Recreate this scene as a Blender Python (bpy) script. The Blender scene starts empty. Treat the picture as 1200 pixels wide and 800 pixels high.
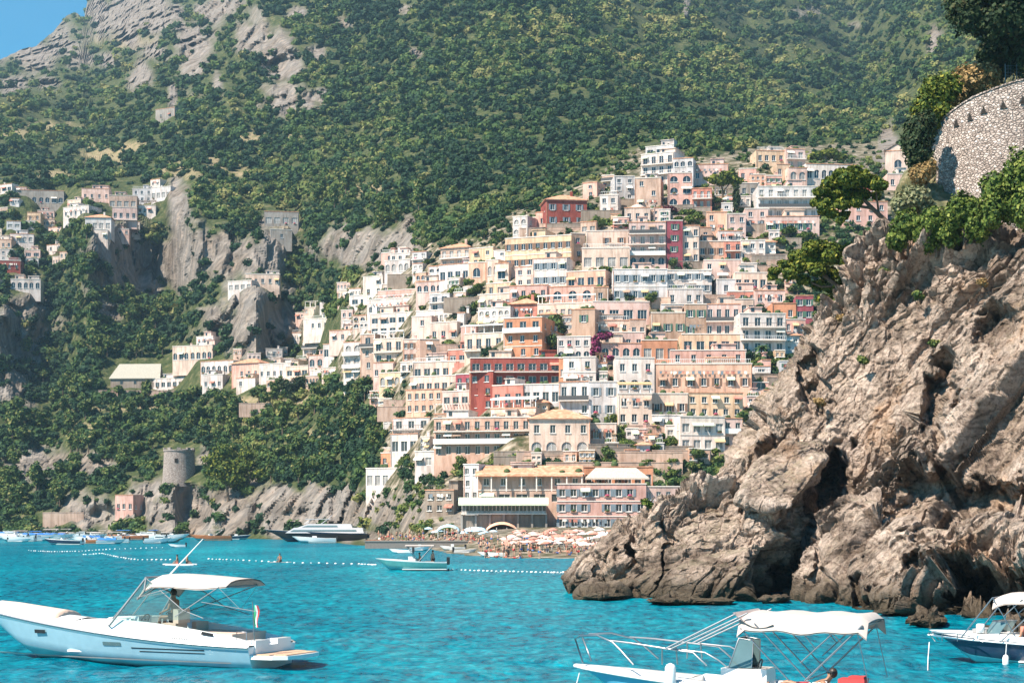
import bpy, math, random
import numpy as np
from mathutils import Vector, Matrix
R = random.Random(7)
NR = np.random.default_rng(11)
SC = bpy.context.scene
COL = SC.collection
H0 = 4.5          # eye height above the sea
F = 2000.0        # focal length in photo pixels
VH = 612.0        # row of the horizon
def at(u, v, Y):  # photo pixel + distance -> world point
    return Vector(((u-600)/F*Y, Y, H0+(VH-v)/F*Y))
def ground_Y(v):  # distance of a point of the sea surface
    return H0*F/(v-VH)

# ------------------------------------------------------------------ noise
def _hash(ix, iy, iz, s=0):
    h = (ix.astype(np.int64)*374761393 + iy.astype(np.int64)*668265263 + iz.astype(np.int64)*2147483647 + s*974634777) & 0xffffffff
    h = ((h ^ (h >> 13))*1274126177) & 0xffffffff
    h = ((h ^ (h >> 16))*2246822519) & 0xffffffff
    h = h ^ (h >> 15)
    return (h & 0xffffff)/float(0xffffff)
def vnoise(P, s=0):
    F0 = np.floor(P).astype(np.int64); f = P-F0; f = f*f*(3-2*f)
    out = 0
    for dx in (0, 1):
        wx = f[:, 0] if dx else 1-f[:, 0]
        for dy in (0, 1):
            wy = f[:, 1] if dy else 1-f[:, 1]
            for dz in (0, 1):
                wz = f[:, 2] if dz else 1-f[:, 2]
                out = out + wx*wy*wz*_hash(F0[:, 0]+dx, F0[:, 1]+dy, F0[:, 2]+dz, s)
    return out*2-1
def fbm(P, oct=4, s=0, gain=.5):
    a = 1; o = 0; t = 0
    for i in range(oct):
        o = o+a*vnoise(P*(2.03**i)+17.3*i, s+i); t += a; a *= gain
    return o/t
def facets(P, s=0, tilt=1.0):
    """worley cells, each with its own tilted plane: broken rock faces"""
    C = np.floor(P).astype(np.int64)
    best = np.full(len(P), 1e9); sec = np.full(len(P), 1e9); val = np.zeros(len(P)); val2 = np.zeros(len(P))
    for dx in (-1, 0, 1):
        for dy in (-1, 0, 1):
            for dz in (-1, 0, 1):
                ix, iy, iz = C[:, 0]+dx, C[:, 1]+dy, C[:, 2]+dz
                q = [ _hash(ix, iy, iz, s+k) for k in range(7)]
                d0 = ix+q[0]-P[:, 0]; d1 = iy+q[1]-P[:, 1]; d2 = iz+q[2]-P[:, 2]
                d = d0*d0+d1*d1+d2*d2
                v = (q[3]*2-1)+tilt*((q[4]*2-1)*d0+(q[5]*2-1)*d1+(q[6]*2-1)*d2)
                m = d < best
                m2 = ~m & (d < sec)
                val2 = np.where(m, val, np.where(m2, v, val2)); sec = np.where(m, best, np.minimum(sec, d))
                val = np.where(m, v, val); best = np.where(m, d, best)
    edge = np.sqrt(sec)-np.sqrt(best)
    k = np.clip(edge/.16, 0, 1); k = .5*(1-k*k*(3-2*k)); val = val*(1-k)+val2*k
    return val, edge

# ------------------------------------------------------------------ materials
def mat(name):
    m = bpy.data.materials.new(name); m.use_nodes = True
    nt = m.node_tree
    return m, nt, nt.nodes, nt.links, nt.nodes['Principled BSDF']
def nd(ns, t, **kw):
    n = ns.new(t)
    for k, v in kw.items():
        if hasattr(n, k): setattr(n, k, v)
        else: n.inputs[k].default_value = v
    return n
def ramp(ns, stops, interp='LINEAR'):
    r = ns.new('ShaderNodeValToRGB'); e = r.color_ramp.elements; r.color_ramp.interpolation = interp
    while len(e) < len(stops): e.new(.5)
    for i, (p, c) in enumerate(stops):
        e[i].position = p; e[i].color = (*c, 1) if len(c) == 3 else c
    return r
def mixc(ns, ls, fac, a, b, mode='MIX'):
    m = ns.new('ShaderNodeMix'); m.data_type = 'RGBA'; m.blend_type = mode
    for k, x in ((0, fac), (6, a), (7, b)):
        if hasattr(x, 'is_linked'): ls.new(x, m.inputs[k])
        elif isinstance(x, tuple): m.inputs[k].default_value = (*x, 1)
        else: m.inputs[k].default_value = x
    return m.outputs[2]
def noise(ns, ls, scale, detail=4, vec=None, rough=.55, dist=0):
    n = ns.new('ShaderNodeTexNoise'); n.inputs['Scale'].default_value = scale
    n.inputs['Detail'].default_value = detail; n.inputs['Roughness'].default_value = rough
    n.inputs['Distortion'].default_value = dist
    if vec is not None: ls.new(vec, n.inputs['Vector'])
    return n.outputs['Fac']
def geo(ns): return ns.new('ShaderNodeNewGeometry').outputs
def mapping(ns, ls, vec, rot=(0, 0, 0), scale=(1, 1, 1)):
    m = ns.new('ShaderNodeMapping'); m.inputs['Rotation'].default_value = rot; m.inputs['Scale'].default_value = scale
    ls.new(vec, m.inputs['Vector']); return m.outputs[0]
def bump(ns, ls, h, strength, dist, bs, prev=None):
    b = ns.new('ShaderNodeBump'); b.inputs['Strength'].default_value = strength; b.inputs['Distance'].default_value = dist
    ls.new(h, b.inputs['Height'])
    if prev is not None: ls.new(prev, b.inputs['Normal'])
    ls.new(b.outputs[0], bs.inputs['Normal']); return b.outputs[0]
_pl = {}
def plain(name, c, rough=.6, metal=0, var=.12, nscale=3, spec=.4, coat=0):
    """a painted / moulded surface with a little uneven wear"""
    if name in _pl: return _pl[name]
    m, nt, ns, ls, b = mat(name)
    g = geo(ns)
    n = noise(ns, ls, nscale, 5, g['Position'])
    lo = tuple(x*(1-var) for x in c); hi = tuple(min(1, x*(1+var)) for x in c)
    r = ramp(ns, [(.3, lo), (.7, hi)]); ls.new(n, r.inputs[0])
    ls.new(r.outputs[0], b.inputs['Base Color'])
    b.inputs['Roughness'].default_value = rough; b.inputs['Metallic'].default_value = metal
    b.inputs['Specular IOR Level'].default_value = spec; b.inputs['Coat Weight'].default_value = coat
    _pl[name] = m; return m
def stucco(name, c):
    if name in _pl: return _pl[name]
    m, nt, ns, ls, b = mat(name)
    g = geo(ns); oi = ns.new('ShaderNodeObjectInfo')
    n1 = noise(ns, ls, .25, 5, g['Position'])
    st = noise(ns, ls, 1, 4, mapping(ns, ls, g['Position'], scale=(1.5, 1.5, .18)))
    n3 = noise(ns, ls, 6, 3, g['Position'])
    r = ramp(ns, [(.38, tuple(x*.76 for x in c)), (.56, c)]); ls.new(n1, r.inputs[0])
    r2 = ramp(ns, [(.34, (.68, .61, .56)), (.54, (1, 1, 1))]); ls.new(st, r2.inputs[0])
    r3 = ramp(ns, [(.3, (.9, .9, .9)), (.7, (1.0, 1.0, 1.0))]); ls.new(n3, r3.inputs[0])
    a = mixc(ns, ls, .8, r.outputs[0], r2.outputs[0], 'MULTIPLY')
    a = mixc(ns, ls, 1.0, a, r3.outputs[0], 'MULTIPLY')
    rr = ramp(ns, [(0, (.88, .88, .90)), (1, (1.06, 1.02, .98))]); ls.new(oi.outputs['Random'], rr.inputs[0])
    a = mixc(ns, ls, 1.0, a, rr.outputs[0], 'MULTIPLY')
    ls.new(a, b.inputs['Base Color']); b.inputs['Roughness'].default_value = .9; b.inputs['Specular IOR Level'].default_value = .2
    _pl[name] = m; return m

# ------------------------------------------------------------------ objects
def tag(o, label=None, cat=None, group=None, kind=None):
    if label: o['label'] = label
    if cat: o['category'] = cat
    if group: o['group'] = group
    if kind: o['kind'] = kind
    return o
def empty(name, loc, rz=0, label=None, cat=None, group=None):
    o = bpy.data.objects.new(name, None); o.empty_display_size = .5
    COL.objects.link(o); o.location = loc; o.rotation_euler = (0, 0, rz)
    return tag(o, label, cat, group)
def link(name, me, parent=None, loc=None):
    o = bpy.data.objects.new(name, me); COL.objects.link(o)
    if parent is not None: o.parent = parent
    if loc is not None: o.location = loc
    return o
def copy_tree(o, parent=None):
    c = o.copy(); COL.objects.link(c); c.parent = parent
    for ch in list(o.children): copy_tree(ch, c)
    return c
def np_mesh(name, V, Fq, mats, smooth=False, attrs=None, matidx=None):
    """V (n,3), Fq (m,k) with k = 3 or 4"""
    me = bpy.data.meshes.new(name); k = Fq.shape[1]
    me.vertices.add(len(V)); me.vertices.foreach_set('co', np.ascontiguousarray(V, dtype=np.float32).ravel())
    me.loops.add(len(Fq)*k); me.loops.foreach_set('vertex_index', np.ascontiguousarray(Fq, dtype=np.int32).ravel())
    me.polygons.add(len(Fq)); me.polygons.foreach_set('loop_start', np.arange(0, len(Fq)*k, k, dtype=np.int32))
    me.polygons.foreach_set('loop_total', np.full(len(Fq), k, dtype=np.int32))
    me.polygons.foreach_set('use_smooth', np.full(len(Fq), smooth, dtype=bool))
    if matidx is not None: me.polygons.foreach_set('material_index', np.asarray(matidx, dtype=np.int32))
    for m in (mats if isinstance(mats, (list, tuple)) else [mats]): me.materials.append(m)
    if attrs:
        for nme, (dom, arr) in attrs.items():
            a = me.attributes.new(nme, 'FLOAT', dom); a.data.foreach_set('value', np.asarray(arr, dtype=np.float32))
    me.update(calc_edges=True); return me

class MB:
    def __init__(s): s.v = []; s.f = []; s.m = []; s.sm = []
    def poly(s, pts, m=0, sm=False):
        i = len(s.v); s.v += [tuple(p) for p in pts]; s.f.append(tuple(range(i, i+len(pts)))); s.m.append(m); s.sm.append(sm); return s
    def box(s, c, d, m=0, rz=0, rot=None):
        hx, hy, hz = d[0]/2, d[1]/2, d[2]/2
        M = rot if rot is not None else Matrix.Rotation(rz, 3, 'Z'); c = Vector(c)
        P = [c+M @ Vector((x*hx, y*hy, z*hz)) for z in (-1, 1) for y in (-1, 1) for x in (-1, 1)]
        i = len(s.v); s.v += [tuple(p) for p in P]
        for f in ((0, 2, 3, 1), (4, 5, 7, 6), (0, 1, 5, 4), (2, 6, 7, 3), (0, 4, 6, 2), (1, 3, 7, 5)):
            s.f.append(tuple(i+k for k in f)); s.m.append(m); s.sm.append(False)
        return s
    def bx(s, x0, x1, y0, y1, z0, z1, m=0):
        return s.box(((x0+x1)/2, (y0+y1)/2, (z0+z1)/2), (x1-x0, y1-y0, z1-z0), m)
    def grid(s, rows, m=0, sm=True, closed=False, flip=False):
        i = len(s.v); n = len(rows[0])
        for r in rows: s.v += [tuple(p) for p in r]
        for a in range(len(rows)-1):
            for b in range(n if closed else n-1):
                c = (b+1) % n
                q = (i+a*n+b, i+a*n+c, i+(a+1)*n+c, i+(a+1)*n+b)
                s.f.append(q[::-1] if flip else q); s.m.append(m); s.sm.append(sm)
        return s
    def tube(s, pts, r, n=6, m=0, caps=True, sm=True):
        pts = [Vector(p) for p in pts]; rows = []
        up = Vector((0, 0, 1))
        for k, p in enumerate(pts):
            a = pts[max(0, k-1)]; b = pts[min(len(pts)-1, k+1)]; t = (b-a)
            if t.length < 1e-9: t = Vector((0, 0, 1))
            t.normalize()
            x = t.cross(up if abs(t.z) < .95 else Vector((1, 0, 0))).normalized(); y = t.cross(x)
            rr = r[k] if isinstance(r, (list, tuple)) else r
            rows.append([p+(x*math.cos(q*2*math.pi/n)+y*math.sin(q*2*math.pi/n))*rr for q in range(n)])
        s.grid(rows, m, sm, True)
        if caps: s.poly(rows[0][::-1], m); s.poly(rows[-1], m)
        return s
    def lathe(s, prof, c=(0, 0, 0), n=16, m=0, sm=True):
        rows = [[(c[0]+r*math.cos(2*math.pi*q/n), c[1]+r*math.sin(2*math.pi*q/n), c[2]+z) for q in range(n)] for r, z in prof]
        s.grid(rows, m, sm, True); 
        if prof[0][0] > 1e-4: s.poly(rows[0][::-1], m)
        if prof[-1][0] > 1e-4: s.poly(rows[-1], m)
        return s
    def sphere(s, c, r, m=0, n=10, k=6, sc=(1, 1, 1)):
        rows = []
        for a in range(k+1):
            th = math.pi*a/k; th = min(max(th, .02), math.pi-.02)
            rows.append([(c[0]+r*sc[0]*math.sin(th)*math.cos(2*math.pi*q/n), c[1]+r*sc[1]*math.sin(th)*math.sin(2*math.pi*q/n), c[2]-r*sc[2]*math.cos(th)) for q in range(n)])
        return s.grid(rows, m, True, True)
    def mesh(s, name, mats):
        me = bpy.data.meshes.new(name); me.from_pydata(s.v, [], s.f)
        me.polygons.foreach_set('material_index', s.m); me.polygons.foreach_set('use_smooth', s.sm)
        for m in (mats if isinstance(mats, (list, tuple)) else [mats]): me.materials.append(m)
        me.update(); return me
    def build(s, name, mats, parent=None, loc=None):
        return link(name, s.mesh(name, mats), parent, loc)

# ------------------------------------------------------------------ camera, sun, sky
cam = bpy.data.objects.new('camera', bpy.data.cameras.new('camera')); COL.objects.link(cam); SC.camera = cam
cam.location = (0, 0, H0); cam.rotation_euler = (math.radians(90), 0, 0)
cam.data.sensor_width = 36; cam.data.lens = 60; cam.data.shift_y = (VH-400)/1200
cam.data.clip_start = .5; cam.data.clip_end = 20000
SUN = Vector((-.52, -.38, .77)).normalized()
sl = bpy.data.lights.new('sun', 'SUN'); sl.energy = 5.0; sl.angle = math.radians(.5); sl.color = (1, .90, .77)
so = bpy.data.objects.new('sun', sl); COL.objects.link(so); so.rotation_euler = SUN.to_track_quat('Z', 'Y').to_euler(); so.location = (-60, -40, 70)
w = bpy.data.worlds.new('World'); SC.world = w; w.use_nodes = True
ns = w.node_tree.nodes; ls = w.node_tree.links
sky = ns.new('ShaderNodeTexSky'); sky.sky_type = 'NISHITA'; sky.sun_disc = False
sky.sun_elevation = math.asin(SUN.z); sky.sun_rotation = math.atan2(SUN.x, SUN.y)
sky.air_density = 1.0; sky.dust_density = .3; sky.ozone_density = 2.0
hs = ns.new('ShaderNodeHueSaturation'); hs.inputs['Saturation'].default_value = 2.4; hs.inputs['Hue'].default_value = .485; hs.inputs['Value'].default_value = .92
ls.new(sky.outputs[0], hs.inputs['Color']); ls.new(hs.outputs[0], ns['Background'].inputs[0]); ns['Background'].inputs[1].default_value = .078
SC.view_settings.view_transform = 'Standard'; SC.view_settings.look = 'None'; SC.view_settings.exposure = 1.2
SC.view_settings.gamma = 1
SC.cycles.max_bounces = 5; SC.cycles.diffuse_bounces = 2; SC.cycles.glossy_bounces = 3; SC.cycles.volume_bounces = 0; SC.cycles.transmission_bounces = 4
# ================================================================== the land
# profiles of the hillside: for a bearing u, the distance at which the ground shows in row v
PROF = {
 -260: [(640,480),(600,560),(500,660),(440,700),(360,730),(300,800),(210,900),(120,1200),(60,2000)],
 -100: [(636,530),(600,560),(500,650),(440,690),(370,715),(330,770),(230,870),(120,1180),(60,1900)],
 0:    [(634,545),(612,566),(570,590),(500,635),(445,665),(372,690),(340,730),(235,860),(210,890),(120,1250),(90,1600),(40,2300)],
 60:   [(633,541),(612,556),(575,575),(500,650),(445,705),(372,750),(345,765),(240,860),(210,890),(120,1280),(75,1700),(10,2450)],
 100:  [(633,538),(612,548),(580,560),(500,610),(440,655),(355,695),(345,702),(262,735),(215,830),(120,1300),(60,1800),(-20,2500)],
 200:  [(632,515),(600,530),(565,545),(500,600),(455,645),(415,675),(350,765),(335,790),(240,815),(225,835),(130,1020),(60,1380),(0,1900)],
 228:  [(632,510),(600,524),(565,538),(500,592),(455,628),(415,648),(350,688),(335,698),(262,722),(235,745),(130,985),(60,1320),(0,1820)],
 300:  [(632,480),(590,500),(500,555),(450,592),(422,612),(412,620),(342,636),(330,655),(268,700),(255,730),(130,960),(0,1250),(-60,1500)],
 350:  [(632,455),(585,478),(500,532),(440,585),(422,632),(412,650),(342,690),(330,700),(268,722),(255,740),(130,930),(0,1225),(-60,1450)],
 400:  [(632,430),(585,450),(500,498),(430,532),(380,562),(322,606),(312,640),(272,662),(255,690),(130,900),(0,1200),(-60,1400)],
 500:  [(640,318),(626,335),(560,372),(510,405),(440,445),(370,482),(315,515),(270,560),(200,680),(100,900),(0,1120)],
 600:  [(655,212),(630,285),(619,324),(613,335),(545,352),(480,375),(400,420),(320,465),(272,500),(230,575),(100,850),(0,1080)],
 700:  [(660,195),(630,275),(619,322),(613,335),(545,347),(480,370),(400,410),(320,450),(245,495),(215,540),(100,850),(0,1150)],
 800:  [(665,190),(630,280),(619,322),(613,335),(545,347),(480,370),(400,410),(320,450),(250,485),(200,520),(165,600),(100,900),(0,1350)],
 900:  [(670,190),(630,290),(616,325),(545,350),(480,372),(400,410),(320,450),(250,482),(190,520),(172,640),(100,1150),(0,1600)],
 1000: [(675,190),(630,300),(616,330),(545,355),(480,375),(400,410),(320,445),(250,480),(195,530),(165,700),(100,1200),(0,1650)],
 1080: [(675,190),(630,300),(616,330),(545,355),(480,375),(400,410),(320,445),(250,480),(200,530),(160,650),(100,850),(30,1050),(-40,1500)],
 1200: [(675,190),(630,300),(616,330),(545,355),(400,410),(250,480),(200,520),(160,600),(100,760),(0,950),(-60,1250)],
 1480: [(675,190),(630,300),(616,330),(545,355),(400,410),(250,480),(200,520),(160,600),(100,740),(0,900),(-60,1150)],
}
UT = np.arange(-260, 1481, 2.5); VT0, VT1 = 680.0, -170.0
def crest(u):    # the skyline row per bearing
    return np.interp(u, [-260,-60,0,12,25,42,52,62,78,92,98,101,110,200,1480], [120,95,68,62,56,52,46,36,16,15,26,4,-20,-170,-170])
ku = sorted(PROF); nv = 341
VV = np.empty((len(UT), nv)); 
ct = crest(UT) + 7*fbm(np.c_[UT*.07, UT*0, UT*0], 4, 3)
for j in range(nv): VV[:, j] = VT0 + (ct-VT0)*(j/(nv-1))
DD = np.empty_like(VV)
vq = np.arange(700, -180, -1.0)
tab = np.array([np.interp(-vq, [-p[0] for p in PROF[k]], [p[1] for p in PROF[k]]) for k in ku])
# beyond the last row the slope goes on rising
for a, k in enumerate(ku):
    v1, y1 = PROF[k][-1]; m = vq < v1; tab[a, m] = y1+(v1-vq[m])*5
    v0, y0 = PROF[k][0]; m = vq > v0; tab[a, m] = y0*(v0-606)/(vq[m]-606)
kern = np.hanning(11); kern /= kern.sum()
tab = np.array([np.convolve(np.pad(r, 5, 'edge'), kern, 'valid') for r in tab])
tabu = np.empty((len(UT), len(vq)))
for i, u in enumerate(UT):
    a = max(0, min(len(ku)-2, np.searchsorted(ku, u)-1)); t = (u-ku[a])/(ku[a+1]-ku[a]); tabu[i] = tab[a]*(1-t)+tab[a+1]*t
_k = np.hanning(13); _k /= _k.sum(); _p = np.pad(tabu, ((6, 6), (0, 0)), 'edge'); tabu = sum(_k[i]*_p[i:i+len(UT)] for i in range(13))
for i, u in enumerate(UT): DD[i] = np.interp(-VV[i], -vq, tabu[i])
UU = np.repeat(UT[:, None], nv, 1)
# where bare rock shows: cx, cy, rx, ry, strength
ROCKS = [(160,18,62,34,1),(40,62,45,22,.8),(15,100,25,16,.8),(228,55,26,44,1),(262,8,34,14,.9),(300,45,28,22,.8),(255,100,12,18,.8),(368,62,14,14,.8),(402,28,14,9,.7),(345,18,18,12,.8),(185,60,16,14,.8),(90,70,22,12,.7),(128,70,14,12,.7),(165,92,18,18,1),(201,112,7,17,1),
 (328,62,26,34,1),(332,118,36,22,1),(379,110,10,12,.9),(120,22,26,30,1),(70,42,28,24,.7),(245,18,30,22,.8),(55,98,14,10,.7),(300,20,12,16,.6),
 (150,300,52,48,1),(215,305,52,48,1),(275,300,50,30,1),(322,292,24,34,1),(207,250,14,40,1),(300,378,64,42,1.2),(430,288,62,24,1.2),(385,292,18,20,1),
 (18,392,46,42,1),(42,370,12,36,1),(15,450,30,30,.8),(127,365,16,14,1),(480,268,14,16,.7),(500,180,5,4,.7),(488,62,8,7,.8),(478,12,12,6,.7),
 (50,545,40,22,.9),(110,545,26,16,.9),(20,540,24,16,.8),(110,600,50,24,.8),(160,598,24,26,1),(200,598,46,36,1.2),(260,600,60,32,1.1),(330,598,70,32,1.2),(400,600,60,30,1.2),
 (450,600,40,30,.9),(490,600,40,22,.7),(560,610,60,16,.8),(285,565,30,10,.6),(240,535,12,12,.8),(1095,50,12,24,1),(1042,172,14,26,1),(1030,190,14,10,.8),
 (805,12,4,14,1.2),(950,15,26,7,.5),(1000,30,10,5,.5),(430,165,14,4,.4)]
DRY = [(50,148,45,7),(125,180,32,10),(160,172,18,8),(222,200,44,9),(300,160,26,7),(345,160,10,7),(430,222,40,7),(20,155,30,10),(150,50,40,10),(345,262,30,7),
 (380,470,60,6),(150,478,60,5),(300,470,50,6),(270,500,40,5),(100,500,40,6),(400,510,50,5),(60,205,30,6),(250,185,10,6),(940,300,50,8),(300,440,60,5),(470,222,12,5),(280,205,20,5)]
def pix_field(U, V, L, wob, s):
    q = np.c_[U.ravel()/14, V.ravel()/14, 0*U.ravel()]
    n1 = fbm(q, 4, s).reshape(U.shape)*wob; o = np.zeros(U.shape)
    for e in L:
        st = e[4] if len(e) > 4 else 1
        d = np.sqrt(((U-e[0])/e[2])**2+((V-e[1])/e[3])**2)
        o = np.maximum(o, st*np.clip(1.5*(1.15-d-n1), 0, 1))
    return o
for (cu, cv, ru, rv, dp) in [(222,602,15,30,13),(240,598,9,26,9),(122,606,20,13,9),(166,602,7,24,7),(20,400,16,30,10),(322,388,14,34,9),(160,300,16,40,10),(395,600,8,20,5),(300,606,8,18,5)]:
    DD = DD+dp*np.exp(-(((UU-cu)/ru)**2+((VV-cv)/rv)**2)**2)
ROCK = pix_field(UU, VV, ROCKS, .75, 5)
DRYF = pix_field(UU, VV, DRY, 1.0, 9)
def world(U, V, Y): return np.stack([(U-600)/F*Y, Y, H0+(VH-V)/F*Y], -1)
P = world(UU, VV, DD).reshape(-1, 3)
RK = ROCK.ravel(); UV0 = UU.ravel()
far = np.clip((P[:, 1]-500)/900, 0, 1)
gx = (UV0-600)/F*900
rid = 1-2*np.abs(fbm(np.c_[gx/62+P[:, 2]/420, P[:, 2]/520, P[:, 1]*0], 4, 61))
d = (fbm(P/90, 4, 21)*(10+30*far)+(.45-rid)*(22+110*far))*np.clip((DD.ravel()-560)/300, 0, 1)     # gullies and spurs
q = P.copy(); q[:, 2] *= .38
f1, e1 = facets(q/(13+14*far)[:, None], 31, 1.2); f2, e2 = facets(q/(5+5*far)[:, None], 32, 1.2)
f3, e3 = facets(q/(2.6+5*far)[:, None], 33, 1.2)
rd = f1*(4+17*far)+f2*(1.5+8*far)+f3*(.7+4.5*far)-np.clip(.12-e1, 0, .12)*14+fbm(P/2.5, 3, 40)*.9
d = d + np.clip(RK*1.4, 0, 1)*rd
near = np.clip((P[:, 1]-330)/100, 0, 1)
d = d*near
UV = UU.ravel(); VVr = VV.ravel()
Yf = np.maximum(P[:, 1]+d, 60).reshape(UU.shape)
PW = world(UU, VV, Yf)
def land_Y(u, v):
    i = (u-UT[0])/2.5; i0 = int(max(0, min(len(UT)-2, math.floor(i)))); t = i-i0
    r = 0
    for a, wt in ((i0, 1-t), (i0+1, t)):
        r += wt*float(np.interp(-v, -VV[a], Yf[a]))
    return r
# mesh: shore skirt below the sea, front, and a back slope behind the crest
front = PW
sk = front[:, :1].copy(); sk[:, :, 2] = -4; sk[:, :, 1] -= 1
back1 = front[:, -1:].copy(); back1[:, :, 1] += 250; back1[:, :, 2] -= 60
back2 = front[:, -1:].copy(); back2[:, :, 1] += 1500; back2[:, :, 2] = -5
G = np.concatenate([sk, front, back1, back2], 1); nu, nw = G.shape[:2]
idx = np.arange(nu*nw).reshape(nu, nw)
Q = np.stack([idx[:-1, :-1], idx[1:, :-1], idx[1:, 1:], idx[:-1, 1:]], -1).reshape(-1, 4)
pad = lambda A: np.concatenate([A[:, :1], A, A[:, -1:], A[:, -1:]], 1).ravel()
TOWNP = [(395,448),(398,380),(425,318),(450,288),(560,280),(596,250),(640,232),(700,205),(750,172),(820,185),(890,172),(1050,165),(1060,300),(960,330),(960,600),(700,690),(500,650),(440,600),(440,560),(452,500),(430,450)]
def inpoly(U, V, poly):
    U = np.asarray(U, float); V = np.asarray(V, float); c = np.zeros(U.shape, bool); n = len(poly)
    for i in range(n):
        x1, y1 = poly[i]; x2, y2 = poly[(i+1) % n]
        c ^= ((y1 > V) != (y2 > V)) & (U < (x2-x1)*(V-y1)/((y2-y1) or 1e-9)+x1)
    return c
TWN = inpoly(UU, VV, TOWNP).astype(float)
def land_material():
    m, nt, ns, ls, b = mat('hillside_ground')
    g = geo(ns); pos = g['Position']
    ar = ns.new('ShaderNodeAttribute'); ar.attribute_name = 'rock'
    ad = ns.new('ShaderNodeAttribute'); ad.attribute_name = 'dry'
    at_ = ns.new('ShaderNodeAttribute'); at_.attribute_name = 'town'
    n1 = noise(ns, ls, .06, 6, pos); n2 = noise(ns, ls, .35, 5, pos); n3 = noise(ns, ls, 1, 5, mapping(ns, ls, pos, scale=(.30, .30, .05)))
    rk = ramp(ns, [(.25, (.035, .03, .025)), (.44, (.11, .09, .072)), (.58, (.25, .205, .165)), (.76, (.42, .30, .22))]); ls.new(n3, rk.inputs[0])
    rk2 = ramp(ns, [(.35, (.13, .105, .085)), (.6, (.29, .265, .245))]); ls.new(n1, rk2.inputs[0])
    rock = mixc(ns, ls, .45, rk.outputs[0], rk2.outputs[0])
    so_ = ramp(ns, [(.3, (.03, .045, .016)), (.54, (.065, .078, .03)), (.75, (.18, .15, .08))]); ls.new(n2, so_.inputs[0])
    dr = ramp(ns, [(.3, (.13, .13, .055)), (.6, (.30, .23, .14))]); ls.new(n2, dr.inputs[0])
    tn = ramp(ns, [(.36, (.04, .05, .02)), (.48, (.13, .11, .07)), (.60, (.30, .25, .19)), (.75, (.40, .34, .28))]); ls.new(n2, tn.inputs[0])
    c = mixc(ns, ls, ad.outputs['Fac'], so_.outputs[0], dr.outputs[0])
    c = mixc(ns, ls, at_.outputs['Fac'], c, tn.outputs[0])
    c = mixc(ns, ls, ar.outputs['Fac'], c, rock)
    ls.new(c, b.inputs['Base Color']); b.inputs['Roughness'].default_value = .95; b.inputs['Specular IOR Level'].default_value = .1
    bn = noise(ns, ls, .8, 6, pos); bump(ns, ls, bn, .8, 1.2, b)
    return m
me = np_mesh('hillside', G.reshape(-1, 3), Q, land_material(), False,
  {'rock': ('POINT', np.clip(pad(ROCK)*1.3, 0, 1)), 'dry': ('POINT', pad(DRYF)), 'town': ('POINT', pad(TWN))})
tag(link('hillside', me), kind='structure')

# ------------------------------------------------------------------ sea
def sea_material():
    m, nt, ns, ls, b = mat('sea_water')
    g = geo(ns); pos = g['Position']
    n1 = noise(ns, ls, 1, 5, mapping(ns, ls, pos, scale=(.035, .012, .03)), dist=.6)
    n2 = noise(ns, ls, 1, 4, mapping(ns, ls, pos, scale=(1.3, .62, .3)), dist=.3)
    r = ramp(ns, [(.30, (.000, .085, .135)), (.5, (.000, .150, .205)), (.72, (.000, .245, .295))]); ls.new(n1, r.inputs[0])
    r2 = ramp(ns, [(.36, (.45, .62, .70)), (.50, (1, 1, 1)), (.62, (1.35, 1.3, 1.25))]); ls.new(n2, r2.inputs[0])  # dark and bright sides of the ripples painted into the water colour
    c = mixc(ns, ls, 1.0, r.outputs[0], r2.outputs[0], 'MULTIPLY')
    n5 = noise(ns, ls, 1, 3, mapping(ns, ls, pos, rot=(0, 0, .2), scale=(3.2, 1.5, 1)), dist=.3)
    r5 = ramp(ns, [(.38, (.55, .68, .75)), (.50, (1, 1, 1)), (.64, (1.35, 1.25, 1.2))]); ls.new(n5, r5.inputs[0]); c = mixc(ns, ls, 1.0, c, r5.outputs[0], 'MULTIPLY')  # finer ripple light and shade, also painted into the colour
    ls.new(c, b.inputs['Base Color']); b.inputs['Roughness'].default_value = .9; b.inputs['Specular IOR Level'].default_value = 0
    w1 = noise(ns, ls, 1, 4, mapping(ns, ls, pos, rot=(0, 0, .3), scale=(.9, .55, 1)), dist=.4)
    w2 = noise(ns, ls, 1, 4, mapping(ns, ls, pos, rot=(0, 0, -.25), scale=(4.2, 2.6, 3)), dist=.3)
    a = bump(ns, ls, w1, .9, .30, b); a2 = bump(ns, ls, w2, .6, .06, b, a)
    gls = ns.new('ShaderNodeBsdfGlossy'); gls.inputs['Roughness'].default_value = .08; ls.new(a2, gls.inputs['Normal'])
    fr = ns.new('ShaderNodeFresnel'); fr.inputs[0].default_value = 1.22; ls.new(a2, fr.inputs['Normal'])
    mn = ns.new('ShaderNodeMath'); mn.operation = 'MINIMUM'; mn.inputs[1].default_value = .22; ls.new(fr.outputs[0], mn.inputs[0])
    mx = ns.new('ShaderNodeMixShader'); ls.new(mn.outputs[0], mx.inputs[0]); ls.new(b.outputs[0], mx.inputs[1]); ls.new(gls.outputs[0], mx.inputs[2]); ls.new(mx.outputs[0], ns['Material Output'].inputs[0])
    return m
ya = 12*1.0135**np.arange(0, 470); xa = np.linspace(-.55, .55, 420)
YY, XS = np.meshgrid(ya, xa, indexing='ij'); XX = XS*YY
Pq = np.c_[XX.ravel(), YY.ravel(), 0*XX.ravel()]
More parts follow.
